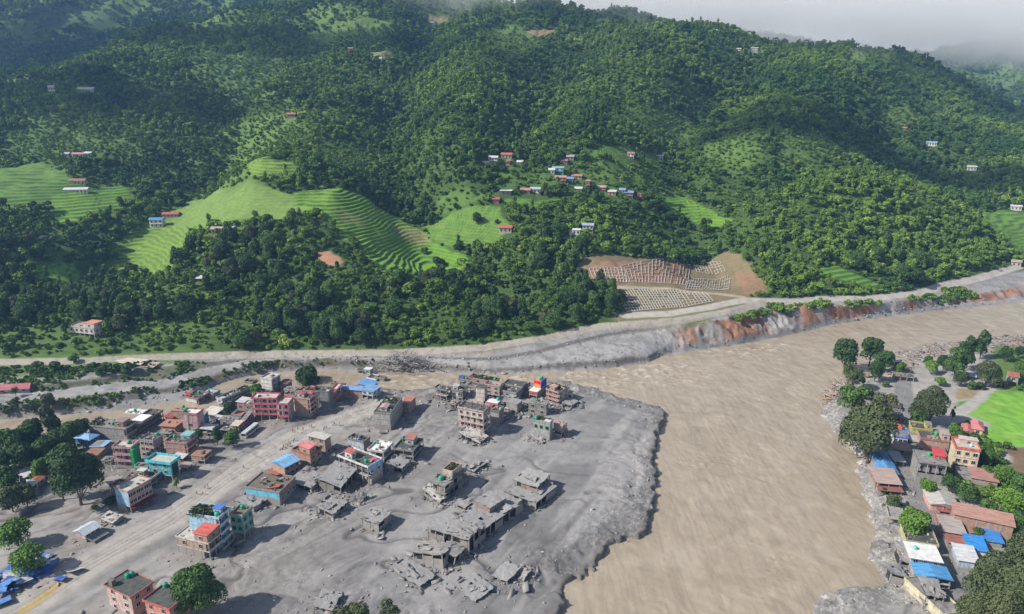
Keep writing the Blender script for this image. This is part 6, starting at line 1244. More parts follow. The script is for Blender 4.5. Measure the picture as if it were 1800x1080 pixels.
for a_ in [
 ('white two-storey farmhouse with blue roof at the foot of the sunny terraces',287,401,22,6.5,WH,BLU,'gy','ww'),
 ('low farm shed with long red roof above the blue-roofed farmhouse',313,383,26,2.5,(.5,.45,.4),RED,'gy'),
 ('orange mud-walled farmhouse at the right of the grassy clearing',392,411,20,3,(.46,.25,.15),(.50,.40,.35),'gy'),
 ('small white box house joined to the orange mud-walled one',409,410,10,3.5,WH,TIN,'flat'),
 ('long white farmhouse on the left terraces, lower of the pair',154,341,38,3.6,WH,TIN,'gy'),
 ('rust-roofed farmhouse above the long white one on the left terraces',150,327,26,4.5,(.5,.42,.38),(.36,.17,.13),'gy'),
 ('grey cabin, leftmost of the three in the line high on the left',121,277,10,3,(.55,.55,.55),(.5,.5,.5),'gy'),
 ('pink-roofed cabin, middle of the three in the line high on the left',147,277,19,3,WH,(.55,.25,.24),'gy'),
 ('white cabin, rightmost of the three in the line high on the left',160,276,10,3,WH,TIN,'gy'),
 ('pale tin-roofed hut alone in the trees of the lower left',89,425,17,2.5,(.5,.5,.5),(.62,.60,.58),'gy'),
 ('hut with white roof deep in the wood above the stream road',355,497,8,2.5,(.5,.5,.5),TIN,'gy'),
 ('white farmhouse at the upper left of the hillside village',874,289,15,5.5,WH,TIN,'gy','ww'),
 ('small white barn left of the upper village farmhouse',860,291,12,3,WH,TIN,'flat'),
 ('farmhouse with bright coral roof at the top of the village',899,280,18,3.5,(.5,.42,.38),(.60,.16,.12),'gy'),
 ('tiny orange hut below the coral roof',896,291,6,4,(.55,.24,.14),(.5,.3,.2),'flat'),
 ('hut with pale roof at the right below the coral roof',918,292,9,3,(.6,.6,.6),TIN,'gy'),
 ('sky-blue farmhouse with white end in the centre of the village',990,308,20,6,(.20,.48,.58),(.40,.60,.66),'flat','ww'),
 ('white shed at the left of the sky-blue farmhouse',974,308,10,4,WH,TIN,'gy'),
 ('brick farmhouse with pale orange roof below the sky-blue one',994,323,18,5,(.42,.22,.17),(.50,.30,.24),'gy','ww'),
 ('blue-tin farmhouse joined to the brick one in the village centre',1007,321,12,3,(.5,.5,.5),(.20,.32,.55),'gy'),
 ('farmhouse with orange-red roof right of the blue tin one',1022,317,17,3,(.5,.42,.36),(.55,.20,.14),'gy'),
 ('black open barn with white roof at the left of the village terrace',899,345,20,4,(.06,.06,.06),TIN,'flat'),
 ('pink-roofed farmhouse on the village terrace edge',931,342,16,3,(.45,.3,.26),(.50,.26,.22),'gy'),
 ('farmhouse with silver-blue roof on the village terrace edge',949,341,17,3.5,WH,(.45,.52,.60),'gy'),
 ('white-roofed hut among trees in the village middle',1022,338,17,2.5,(.5,.6,.6),TIN,'gy'),
 ('slim orange tower house in the village middle',1037,335,8,8,(.50,.22,.14),(.5,.3,.25),'flat','ww'),
 ('dull pink farmhouse right of the slim orange tower',1064,340,13,4,(.46,.28,.24),(.5,.33,.3),'gy','ww'),
 ('white farmhouse with pink wall at the right village edge',1082,346,13,3.6,(.58,.30,.24),TIN,'gy'),
 ('blue-roofed farmhouse at the right village edge',1112,350,17,5,(.34,.26,.26),(.26,.34,.56),'gy','ww'),
 ('small lilac-roofed hut behind the blue-roofed right edge farmhouse',1098,341,9,3,WH,(.30,.34,.56),'gy'),
 ('square orange brick house, last at the right village edge',1131,352,11,5.5,(.46,.22,.15),(.5,.3,.22),'flat','ww'),
 ('red-brown shed at the top of the round sunny field',877,359,11,3.5,(.40,.14,.12),(.42,.12,.10),'gy'),
 ('farmhouse with red roof at the lower right of the round sunny field',899,410,22,4,(.48,.42,.36),(.56,.13,.09),'gy'),
 ('two-storey farmhouse with grey-blue roof below the village',1042,411,18,6,(.5,.5,.48),(.35,.42,.55),'gy','ww'),
 ('white shed beside the grey-blue farmhouse below the village',1019,413,13,3.5,WH,TIN,'flat'),
 ('long white barn lowest in the line below the village',1004,419,16,2.8,WH,TIN,'gy'),
 ('white farmhouse with red roof on the high right terrace',1114,281,11,5,WH,(.50,.18,.14),'gy','ww'),
 ('white box farmhouse, alone at the right end of the high terrace',1165,283,13,5,WH,(.66,.66,.64),'flat','ww'),
 ('grey house with antenna mast in the dark trees above the village',1008,283,12,3.5,(.35,.38,.38),(.4,.42,.42),'gy'),
 ('brown-roofed hut in the dark trees above the village',997,291,13,3.5,(.32,.2,.17),(.34,.18,.15),'gy'),
 ('pale farmhouse with wide front high under the summit, left of the summit field',765,45,14,4.5,WH,(.62,.52,.48),'flat','ww'),
 ('tin-roofed barn on a sunlit shelf high in the middle of the slope',671,109,18,2.5,WH,TIN,'gy'),
 ('tiny red hut high in the middle of the slope',620,91,8,3,(.5,.25,.2),(.5,.18,.12),'gy'),
 ('long red-roofed hut on the spur of the central slope',519,208,14,3,(.3,.2,.18),(.5,.17,.13),'gy'),
 ('white hut on the spur beside the red-roofed one',549,214,10,3,WH,TIN,'gy'),
 ('pink-roofed hut in the left forest',274,203,9,3,(.5,.4,.38),(.6,.35,.3),'gy'),
 ('long silver barn on the crest of the left ridge',165,165,26,4,(.55,.6,.66),(.6,.65,.7),'gy'),
 ('small white house on the crest of the left ridge',98,160,12,4,WH,TIN,'gy'),
 ('white terrace house on the high right slope, left of the two under the fog',1302,93,16,5,WH,(.55,.50,.48),'gy','ww'),
 ('white terrace house on the high right slope, right of the two under the fog',1332,94,14,6,WH,(.55,.42,.38),'gy','ww'),
 ('blue-tinted house just under the fog on the right slope',1318,78,12,5,(.45,.5,.56),(.35,.45,.6),'flat'),
 ('small house nearest the fog on the right slope',1260,60,9,5,WH,TIN,'gy'),
 ('blue-roofed farmhouse in the far right forest',1646,259,16,4,WH,(.35,.48,.66),'gy'),
 ('white hut above the blue-roofed one in the far right forest',1668,206,10,4,WH,TIN,'gy'),
 ('rust-roofed hut in the far right forest',1593,232,8,3,(.4,.25,.2),(.5,.2,.15),'gy'),
 ('white farmhouse half hidden at the foot of the far right slope',1716,301,14,4,WH,TIN,'gy'),
 ('pale house by the rice terraces at the right edge',1795,372,16,4,WH,(.6,.6,.6),'gy'),
 ('long roadside house at the foot of the right forest hill',1794,470,14,4,(.5,.45,.4),(.45,.35,.3),'gy'),
]: farm(*a_)
# the pair of buildings by the stream road, left
h = house('white and brick two-part house above the stream road on the left', (168,597), ('m',75,8), 124, 579, L='ow', Rf='ww', cl=(.58,.54,.52), roof='par', rc=(.40,.30,.27), mud=-9, clutter=4, room=(.1,.02,.9,.42,2.6,(.60,.56,.54),False,'flat',(.56,.24,.16)), wl=5)
house('roadside shed with long cream roof beside banana plants', (248,645), ('m',78,5), 200, 641, L='o', Rf='x', cl=(.5,.4,.3), roof='sx', rc=(.62,.55,.42), rise=.8, mud=-9)
house('roadside shed with pinkish roof, right of the cream one', (270,650), ('m',78,5), 246, 646, L='o', Rf='x', cl=(.5,.4,.35), roof='sx', rc=(.52,.36,.33), rise=.8, mud=-9)
house('tiny red kiosk left of the roadside sheds', (163,648), ('m',78,4), 154, 643, L='x', Rf='x', cl=(.46,.15,.11), roof='slab', rc='g', mud=-9)

# ================================================================ people on the mud track
def body(name, joints, edges, radii, mats_by):
    me = bpy.data.meshes.new(name); me.from_pydata(joints, edges, []); o = bpy.data.objects.new(name, me); col.objects.link(o)
    sk = o.modifiers.new('skin', 'SKIN'); sv = me.skin_vertices[0].data
    for i, r_ in enumerate(radii): sv[i].radius = (r_, r_); sv[i].use_root = (i == 0)
    o.modifiers.new('sub', 'SUBSURF').levels = 1
    dg = bpy.context.evaluated_depsgraph_get(); dg.update(); m2 = bpy.data.meshes.new_from_object(o.evaluated_get(dg)); bpy.data.objects.remove(o)
    m2.name = name; m2.polygons.foreach_set('use_smooth', np.ones(len(m2.polygons), bool)); return m2
def person_mesh(pose, seed):
    # joints: pelvis, chest, neck, head, crown, shoulders, elbows, hands, hips, knees, ankles, toes
    s = {'stand': 0, 'walk': .28, 'sit': 0}[pose]; zp = .93
    J = [(0,0,zp), (0,0,1.28), (0,.01,1.46), (0,.0,1.60), (0,0,1.70), (.19,0,1.38), (.25,s*.7,1.12), (.24,s*1.2+.06,.90), (-.19,0,1.38), (-.25,-s*.6,1.12), (-.24,-s*.8+.06,.90),
         (.10,0,.86), (.11,-s*.7,.50), (.11,-s*1.5,.09), (.12,-s*1.5+.16,.05), (-.10,0,.86), (-.11,s*.9,.50), (-.11,s*1.3,.09), (-.12,s*1.3+.16,.05)]
    if pose == 'sit':
        dz = -.62; J = [(x, y, z + dz) for x, y, z in J]
        for a, sg in ((11, 1), (15, -1)): J[a] = (.1*sg,.02,.26); J[a+1] = (.14*sg,.40,.48); J[a+2] = (.13*sg,.48,.09); J[a+3] = (.13*sg,.62,.05)
        J[7] = (.12,.36,.52); J[10] = (-.12,.36,.52)
    E = [(0,1),(1,2),(2,3),(3,4),(1,5),(5,6),(6,7),(1,8),(8,9),(9,10),(0,11),(11,12),(12,13),(13,14),(0,15),(15,16),(16,17),(17,18)]
    Rr = [.15,.16,.06,.10,.07,.07,.05,.035,.07,.05,.035,.09,.065,.045,.04,.09,.065,.045,.04]
    return body('person_body', J, E, Rr, None), J
SKIN = flatm((.32,.19,.13), .7, .15); HAIRM = flatm((.015,.013,.012), .8, .2)
_pm = {}
def person(label, px, py, pose, shirt, trousers, rz, z=0):
    if (pose, shirt, trousers) not in _pm:
        me, J = person_mesh(pose, 1); ms = [SKIN, flatm(shirt, .9, .2), flatm(trousers, .9, .2)]
        for m in ms: me.materials.append(m)
        zc = np.array([p.center.z for p in me.polygons]); dz = -.62 if pose == 'sit' else 0; cx = np.array([abs(p.center.x) for p in me.polygons])
        mi = np.where(zc > 1.43 + dz, 0, np.where(zc > .92 + dz, np.where((cx > .22) & (zc < 1.1 + dz), 0, 1), np.where(zc < .10, 0, 2)))
        if pose == 'sit': mi = np.where(zc > .81, 0, np.where(zc > .5, 1, 2))
        me.polygons.foreach_set('material_index', mi.astype(np.int32)); h = MB(); n = 10; P = []
        for k, (rr, zz) in enumerate([(.105, 1.60), (.115, 1.66), (.10, 1.74), (.05, 1.79), (.01, 1.80)]): P += [(rr * math.cos(6.283*i/n), rr * math.sin(6.283*i/n) - .015, zz + dz) for i in range(n)]
        h.poly(P, [(a*n+i, a*n+(i+1)%n, (a+1)*n+(i+1)%n, (a+1)*n+i) for a in range(4) for i in range(n)], HAIRM); _pm[(pose, shirt, trousers)] = (me, h.mesh('hair'))
    me, hm = _pm[(pose, shirt, trousers)]; e = bpy.data.objects.new('person', me); col.objects.link(e); p = hit(px, py); e.location = (p[0], p[1], p[2] + z); e.rotation_euler = (0, 0, rz)
    tag(e, label, 'person', 'people on the mud track'); h = bpy.data.objects.new('hair', hm); col.objects.link(h); h.parent = e
RD_, NV, GY_, WT_, MR = (.40,.05,.06), (.03,.04,.09), (.12,.12,.13), (.55,.55,.55), (.22,.06,.08)
grp = [(494,792,'sit',RD_,NV),(497,791,'sit',MR,GY_),(499,788,'stand',NV,NV),(502,790,'sit',RD_,GY_),(503,786,'stand',GY_,NV),(506,787,'stand',NV,GY_),(508,785,'stand',RD_,NV),(511,784,'stand',GY_,GY_),(512,787,'sit',RD_,NV),(516,779,'stand',NV,NV),(518,777,'stand',GY_,NV)]
cn = {RD_: 'bright red', MR: 'maroon', NV: 'navy', GY_: 'grey', WT_: 'white'}
grp[3] = grp[3][:3] + ((.10,.25,.12), GY_); grp[6] = grp[6][:3] + (WT_, NV); grp[8] = grp[8][:3] + ((.40,.30,.08), NV); grp[9] = grp[9][:3] + ((.16,.10,.30), NV); grp[7] = grp[7][:3] + ((.25,.14,.08), GY_); grp[10] = grp[10][:3] + ((.10,.22,.40), GY_); cn.update({(.10,.25,.12): 'green', (.40,.30,.08): 'mustard', (.16,.10,.30): 'purple', (.25,.14,.08): 'brown', (.10,.22,.40): 'blue'}); grp[5] = grp[5][:3] + ((.5,.25,.3), GY_); cn[(.5,.25,.3)] = 'pink'
for i, (x, y, ps, a_, b_) in enumerate(grp):
    person('person in %s top %s in the crowd behind the brick row' % (cn[a_], {'sit': 'sitting', 'stand': 'standing'}[ps]), x, y, ps, a_, b_, rng.uniform(0, 6))
for (x, y) in [(515,761),(519,763),(524,757),(531,763),(533,758),(545,754),(548,752)]:
    c_ = [RD_, NV, GY_, WT_, MR, (.10,.25,.12), (.40,.30,.08)][[515,519,524,531,533,545,548].index(x)]; person('person in %s standing among wreckage in front of the four-storey brick building' % {RD_: 'bright red', NV: 'navy', GY_: 'grey', WT_: 'white', MR: 'maroon'}.get(c_, 'green' if c_[1] > c_[0] else 'mustard'), x, y, 'stand', c_, NV, rng.uniform(0, 6))
for (x, y) in [(569,758),(571,756),(574,754),(585,750),(588,749),(597,749)]:
    c_ = [RD_, NV, GY_, WT_, MR, (.10,.25,.12)][[569,571,574,585,588,597].index(x)]; person('person in %s walking on the far track toward the wedge-shaped block' % {RD_: 'bright red', NV: 'navy', GY_: 'grey', WT_: 'white', MR: 'maroon'}.get(c_, 'green'), x, y, 'walk', c_, NV, rng.uniform(4.8, 5.8))
person('person in dark clothes walking alone on the track beyond the turquoise building', 429, 825, 'walk', NV, GY_, 5.2)
person('person in brown walking ahead on the track, leftmost of the four by the slim tree', 346, 871, 'walk', (.30,.14,.09), GY_, 2.2)
person('person in orange-brown on the track, lower right one of the four by the slim tree', 357, 870, 'walk', (.38,.18,.10), NV, 2.0)
person('person in dark trousers on the track, third of the four by the slim tree', 361, 861, 'walk', (.30,.16,.12), NV, 2.1)
person('person in red on the track, farthest of the four by the slim tree', 366, 858, 'walk', RD_, GY_, 2.1)
person('person alone on the mud right of the pink roof room', 593, 812, 'stand', NV, NV, 1.0)

# ================================================================ trees that stand alone or in countable clumps
TL = [
 (20,806,50,'mid','round','tree at the left edge, above the long corrugated shed'),(52,792,46,'mid','round','round tree at the far edge of the left grove, second from the picture edge'),
 (92,779,40,'olive','tall','pale feathery tree at the top of the left grove by the stream'),(60,775,38,'olive','round','pale tree left of the feathery one in the left grove'),(40,828,48,'dark','round','dark tree in the middle of the left grove'),(78,812,50,'mid','wide','broad tree at the heart of the left grove'),
 (108,800,44,'dark','round','dark rounded tree in the left grove, facing the blue hall'),(131,782,40,'mid','round','tree at the right end of the left grove, nearest the blue hall'),(104,835,42,'bright','round','bright green tree between the grove and the big dark tree'),
 (148,772,34,'dark','round','low dark tree between the grove and the windowless block'),(14,872,52,'mid','round','tree leaning over the left sheds at the picture edge'),(24,903,50,'olive','round','olive tree in front of the left sheds'),(50,896,42,'olive','round','second olive tree in front of the left sheds, closer to the track'),(2,838,44,'dark','round','dark tree cut by the left picture edge'),
 (75,842,36,'bright','round','small bright tree just above the rusty red roof'),(120,822,40,'mid','round','tree filling the gap beside the orange-walled house'),
 (143,888,104,'dark','big','huge dark tree with spreading crown beside the blue-ended building'),(112,880,40,'olive','sparse','thin-stemmed olive tree left of the huge dark tree'),
 (34,962,60,'bright','wide','round bright tree standing alone on the mud left of the pink shop'),(57,1005,60,'bright','wide','bright twin-stemmed tree over the torn blue roofing'),
 (349,1086,92,'mid','big','big leafy tree beside the salmon-red house at the bottom'),(620,1116,70,'olive','wide','olive treetop poking up at the bottom edge, left of the pair'),(684,1112,46,'olive','sparse','smaller feathery treetop at the bottom edge, right of the pair'),
 (541,684,48,'dark','wide','dark round tree standing behind the brick building by the stream'),(406,733,26,'dark','round','tree in the yard behind the cream corrugated hall'),(349,778,22,'mid','round','small tree in front of the pink tower house'),
 (383,783,20,'dark','tall','thin dark tree by the open-fronted shop'),(411,786,29,'mid','round','leafy tree by the cream-fronted shop'),(452,700,24,'bright','round','bright small tree below the tall white-walled house'),(497,702,14,'olive','round','tiny tree behind the wide pink hotel'),
 (311,859,10,'bright','slim','slim green column-like tree beside the turquoise building'),(165,897,15,'bright','bush','yellow-green bush at the foot of the huge dark tree'),(243,775,16,'dark','bush','dark bush at the corner of the windowless block'),(198,888,24,'dark','bush','dark bush between the huge tree and the blue end wall'),(148,845,20,'mid','bush','bush hiding the orange-walled house foot'),
 (1482,660,46,'dark','tier','flat-topped dark tree nearest the river on the right bank'),(1488,662,20,'mid','round','small round tree in front of the flat-topped one'),(1527,648,42,'dark','tier','tall tiered tree second from the river'),(1553,655,36,'mid','round','round tree right of the tall tiered one'),
 (1537,671,33,'dark','round','dark tree below the tall tiered one'),(1580,658,22,'bright','round','bright little tree above the flooded row'),(1497,686,34,'olive','tier','flat olive tree behind the blue tarpaulin tent'),(1555,681,14,'mid','bush','small bush standing in mud below the flooded row'),(1523,704,24,'dark','round','dark tree right of the blue tarpaulin tent'),
 (1495,738,46,'mid','tier','wide-branched tree above the big grey-green one'),(1524,815,108,'olive','big','big grey-green tree leaning over the right river bank'),(1549,748,46,'olive','sparse','sparse grey tree beside the narrow shack'),(1632,748,68,'olive','big','broad olive tree alone on the grey plain at the street head'),
 (1610,751,28,'mid','round','small tree tucked under the broad olive one'),(1673,739,9,'dark','slim','dark slim column tree beside the farm path'),(1636,659,25,'bright','round','bright bushy tree at the left end of the right-bank grove'),(1631,643,16,'mid','round','small round tree at the back left of the right-bank grove'),
 (1657,652,26,'dark','round','grey-green tree at the back of the right-bank grove'),(1676,667,34,'mid','tall','tall light green tree in the right-bank grove'),(1694,652,36,'dark','tall','tallest dark tree of the right-bank grove'),(1722,632,30,'dark','tall','dark tree beyond the right-bank grove'),
 (1731,681,48,'olive','big','broad olive tree at the right of the right-bank grove'),(1688,680,27,'dark','round','almost black tree at the front of the right-bank grove'),(1711,684,20,'mid','bush','bush beside the hidden pale blue hut'),(1724,686,20,'dark','bush','dark bush at the grove corner by the path'),(1650,680,24,'bright','bush','bright low bush at the front of the right-bank grove'),
 (1765,637,26,'dark','round','dark tree on the far debris plain, left one of two'),(1789,630,20,'dark','round','dark tree on the far debris plain, right one of two'),(1792,668,36,'mid','wide','broad tree behind the grey terracotta-roofed house'),(1757,682,17,'dark','bush','dark bush left of the grey terracotta-roofed house'),(1797,688,24,'mid','bush','bush at the picture edge above the rice field'),
 (1676,772,27,'bright','round','bright tree behind the pink corner room'),(1681,792,32,'dark','round','dark tree between the brick-fronted house and the villa'),(1707,782,30,'dark','bush','dark bush in front of the pink-red villa'),(1731,786,18,'bright','bush','bright bush at the lower left of the rice field'),(1752,788,18,'bright','bush','bright bush in the middle of the rice field edge'),(1773,791,18,'mid','bush','bush right of the bright ones on the rice field edge'),
 (1730,824,32,'mid','round','tree right of the cream coral house'),(1731,840,28,'mid','bush','bush at the foot of the tree by the cream coral house'),(1762,856,40,'bright','round','bright tree below the ploughed plot'),(1667,869,34,'dark','round','dark tree left of the grey workshop yard'),(1629,874,33,'bright','round','bright round tree at the street bend'),(1697,884,40,'mid','wide','broad tree right of the pink-walled hall'),
 (1556,873,20,'dark','bush','dark bush on the river side by the rust-brown lean-to'),(1568,899,30,'olive','round','olive tree among the river side walls'),(1604,942,58,'bright','wide','vivid green broad tree above the yellow-walled ruin'),(1714,948,26,'mid','bush','bush in front of the long rust-streaked shed'),(1765,905,56,'bright','wide','wide green tree behind the long rust-streaked shed'),(1790,880,46,'mid','round','round tree at the right edge below the ploughed plot'),(1784,940,44,'mid','wide','tree at the right edge beside the end of the long shed'),(1733,908,30,'mid','round','tree between the pink-walled hall and the wide green tree'),
 (1738,1062,96,'olive','big','grey-green tree overhanging the blue street roofs'),(1792,1030,100,'olive','big','grey-green tree cut by the right picture edge'),(1790,1112,130,'olive','big','huge grey-green tree in the bottom right corner'),(1706,1116,80,'olive','big','grey-green tree over the low yellowish terrace wall'),(1750,1130,100,'olive','big','front grey-green tree at the bottom edge right of the terrace wall'),
 (10,728,26,'olive','bush','shrub on the gravel scarp at the picture edge'),(31,724,18,'olive','sparse','young thin tree on the gravel scarp'),(58,722,18,'olive','bush','low shrub on the gravel scarp, between the thin tree and the round shrub'),(86,721,28,'olive','round','round shrub tree on the gravel scarp'),(29,700,14,'mid','sparse','sapling beside the long red and white hall'),
 (160,652,20,'mid','bush','leafy clump left of the roadside red kiosk'),(175,660,22,'mid','bush','leafy clump below the roadside red kiosk'),(190,655,24,'mid','bush','broad-leaved clump beside the cream roadside shed'),(230,655,26,'mid','bush','broad-leaved clump below the cream roadside shed'),(100,652,26,'mid','bush','broad-leaved clump on the road bank at far left'),(70,655,26,'mid','bush','second broad-leaved clump on the road bank, further left'),(130,640,22,'bright','bush','bright broad-leaved clump above the road bank'),
 (470,648,22,'olive','bush','grey-green shrub on the stream bank opposite the tall white-walled house'),(455,655,18,'olive','bush','dusty shrub at the water below the bank path'),
]
for x, y, w, kd, sh, lb in TL: tree(lb, x, y, w, kd, sh, 'bush' if sh == 'bush' else 'tree', 'bush' if sh == 'bush' else 'tree')
# isolated trees in the fields
for x, y, w, kd, sh, lb in [(745,447,16,'mid','bush','lone bush in the lower part of the long bright terraces'),(838,395,20,'mid','round','lone round tree in the round sunny field'),(873,393,10,'dark','bush','small dark bush right of the lone tree in the round sunny field'),(60,372,10,'dark','bush','lone bush on the left terraces'),(242,385,8,'dark','slim','slim tree above the blue-roofed farmhouse'),(337,408,10,'bright','bush','yellow-green bush right of the blue-roofed farmhouse'),(770,470,26,'dark','bush','dark thicket at the foot of the long bright terraces')]:
    tree(lb, x, y, w, kd, sh, 'bush' if sh == 'bush' else 'tree', 'bush' if sh == 'bush' else 'tree')

# ================================================================ forest
rs = np.random.RandomState(11)
def inpoly(poly, x, y):
    ins = np.zeros(x.shape, bool); n = len(poly)
    for i in range(n):
        x1, y1 = poly[i]; x2, y2 = poly[(i + 1) % n]
        ins ^= ((y1 > y) != (y2 > y)) & (x < (x2 - x1) * (y - y1) / ((y2 - y1) or 1e-9) + x1)
    return ins
def grow(poly, m):
    cx = sum(p[0] for p in poly) / len(poly); cy_ = sum(p[1] for p in poly) / len(poly); return [(cx + (x - cx) * m, cy_ + (y - cy_) * m) for x, y in poly]
def gat(A, x, y):
    ix = np.clip(np.searchsorted(GX, x) - 1, 0, NX - 2); iy = np.clip(np.searchsorted(GY, y) - 1, 0, NY - 2); return A[iy, ix]
def scatter(x0, x1, y0, y1, step, jit=.48):
    gx = np.arange(x0, x1, step); gy = np.arange(y0, y1, step); a, b = np.meshgrid(gx, gy); a = a.ravel() + rs.uniform(-jit, jit, a.size) * step; b = b.ravel() + rs.uniform(-jit, jit, b.size) * step; return a, b
def allowed(x, y, terrmax=.25, linem=0):
    ok = np.abs(x) < .80 * y + 60
    upv = y - np.interp(x, GX, CY[5]); ok &= upv > 3
    for P, t in EX:
        ok &= ~inpoly(P, x, y)
    for P, w in EXL: ok &= ldist(P, x, y) > w + linem
    for H in HOUSES: 
        if H[0][1] > 330: ok &= ~inpoly(H, x, y)
    return ok, upv
def zat_(x, y): return zat(x, y)
x, y = scatter(-1500, 1900, 360, 1500, 6.1); xb, yb = scatter(-2300, 2700, 1500, 2900, 11.0); x = np.concatenate([x, xb]); y = np.concatenate([y, yb]); ok, upv = allowed(x, y)
# leave the clearings in front of farmhouses open
scr = gat(TERR, x, y); nz = fbm(N2, x / 75, y / 75, 3) + .25 * N3(x / 14, y / 14)
opn = smooth(.35, .95, fbm(N1, x / 90 + 40, y / 110, 3)) * .75          # natural glades
p_ = np.where(scr > .15, .42, .88) * (1 - opn); ok &= rs.rand(x.size) < p_
x, y, nz, scr, upv = [q[ok] for q in (x, y, nz, scr, upv)]; z = zat(x, y)
size = (.78 + .34 * fbm(N3, x / 45, y / 45, 2) + rs.uniform(-.36, .52, x.size)) * np.where(scr > .15, .6, 1) * smooth(-40, 14, upv) ** .5; size = np.clip(size, .28, 1.45) * np.where(y > 1500, 1.75, 1)
# the ones that show largest become trees of their own
dep = y * CP - (z - CAM_H) * SP; ppx = 900 + F * x / dep; ppy = 540 - F * (y * SP + (z - CAM_H) * CP) / dep
inv = (ppx > -10) & (ppx < 1810) & (ppy < 700); rank = np.where(inv, size / dep, 0); nbig = 165; big = np.zeros(x.size, bool); big[np.argsort(-rank)[:nbig]] = True
kinds = [('dark','round'), ('mid','round'), ('dark','wide'), ('mid','tall'), ('dark','tall'), ('mid','wide'), ('olive','round')]
_fl = {'dark': 'dark green', 'mid': 'fresh green', 'olive': 'dull olive'}; _fs = {'round': 'round-crowned', 'wide': 'broad-crowned', 'tall': 'tall narrow'}
marks = ['at the left picture edge', 'above the banana clumps', 'below the two-part house', 'right of the two-part house', 'above the cream roadside shed', 'behind the gravel bench', 'above the bend of the stream', 'behind the white blank-walled house', 'opposite the tall white-walled house',
 'opposite the round town tree', 'behind the brick building', 'behind the long blue roof', 'behind the lilac framed house', 'above the trunk tangle', 'above the bridge abutment', 'above the confluence block', 'behind the roof garden', 'above the dark bank scarp', 'left of the bare slope', 'below the bare slope', 'right of the bare slope', 'above the red cliff', 'above the river road', 'above the far road bend', 'at the tip of the far wooded hill']
bi = np.where(big)[0]; seg = np.clip(((ppx[bi] + 20) / 1840 * len(marks)).astype(int), 0, len(marks) - 1)
for s_ in range(len(marks)):
    m_ = bi[seg == s_]; m_ = m_[np.argsort(y[m_])]
    for k_, i in enumerate(m_):
        half = k_ >= (len(m_) + 1) // 2; kk = k_ - ((len(m_) + 1) // 2 if half else 0); kd, sh = kinds[(kk + s_ * 2 + 3 * half) % 7]
        sm = kk >= 7; size[i] *= .68 if sm else 1
        tree('%s%s %s tree in the %s row %s' % ('small ' if sm else '', _fl[kd], _fs[sh], 'second' if half else 'front', marks[s_]), 0, 0, 0, kd, sh, 'tree', 'forest_tree', 'trees in the front rows of the hillside forest', 1.05, None, (x[i], y[i], z[i] - .3), float(size[i]) * .98)
keep = ~big; x, y, z, nz, size, upv, scr = [q[keep] for q in (x, y, z, nz, size, upv, scr)]
def instancer(name, label, cat, P, sc, rot, tint, sources, kind='stuff'):
    me = bpy.data.meshes.new(name); me.vertices.add(len(P)); me.vertices.foreach_set('co', P.astype(np.float32).ravel())
    for nm, arr in (('sc', sc), ('rz', rot)): a = me.attributes.new(nm, 'FLOAT', 'POINT'); a.data.foreach_set('value', arr.astype(np.float32))
    a = me.attributes.new('vi', 'INT', 'POINT'); a.data.foreach_set('value', rs.randint(0, len(sources), len(P)).astype(np.int32))
    a = me.attributes.new('tint', 'FLOAT_COLOR', 'POINT'); a.data.foreach_set('color', tint.astype(np.float32).ravel())
    o = bpy.data.objects.new(name, me); col.objects.link(o); tag(o, label, cat, kind=kind)
    g = bpy.data.node_groups.new(name, 'GeometryNodeTree'); g.interface.new_socket('Geometry', in_out='INPUT', socket_type='NodeSocketGeometry'); g.interface.new_socket('Geometry', in_out='OUTPUT', socket_type='NodeSocketGeometry')
    gi = g.nodes.new('NodeGroupInput'); go = g.nodes.new('NodeGroupOutput'); ip = g.nodes.new('GeometryNodeInstanceOnPoints'); jn = g.nodes.new('GeometryNodeJoinGeometry'); mp = g.nodes.new('GeometryNodeMeshToPoints')
    def na(nm, t): n = g.nodes.new('GeometryNodeInputNamedAttribute'); n.data_type = t; n.inputs['Name'].default_value = nm; return n.outputs['Attribute']
    for i, s in enumerate(sources):
        so = bpy.data.objects.new('tree_kind', s); oi = g.nodes.new('GeometryNodeObjectInfo'); oi.inputs['Object'].default_value = so; oi.inputs['As Instance'].default_value = True; g.links.new(oi.outputs['Geometry'], jn.inputs[0])
    cx = g.nodes.new('ShaderNodeCombineXYZ'); g.links.new(na('rz', 'FLOAT'), cx.inputs[2])
    g.links.new(gi.outputs[0], mp.inputs[0]); g.links.new(mp.outputs[0], ip.inputs['Points']); g.links.new(jn.outputs[0], ip.inputs['Instance']); ip.inputs['Pick Instance'].default_value = True
    g.links.new(na('vi', 'INT'), ip.inputs['Instance Index']); g.links.new(cx.outputs[0], ip.inputs['Rotation']); g.links.new(na('sc', 'FLOAT'), ip.inputs['Scale']); g.links.new(ip.outputs[0], go.inputs[0])
    md = o.modifiers.new('instances', 'NODES'); md.node_group = g; return o
FI = leafm((.042, .092, .022), (.125, .220, .046), True)
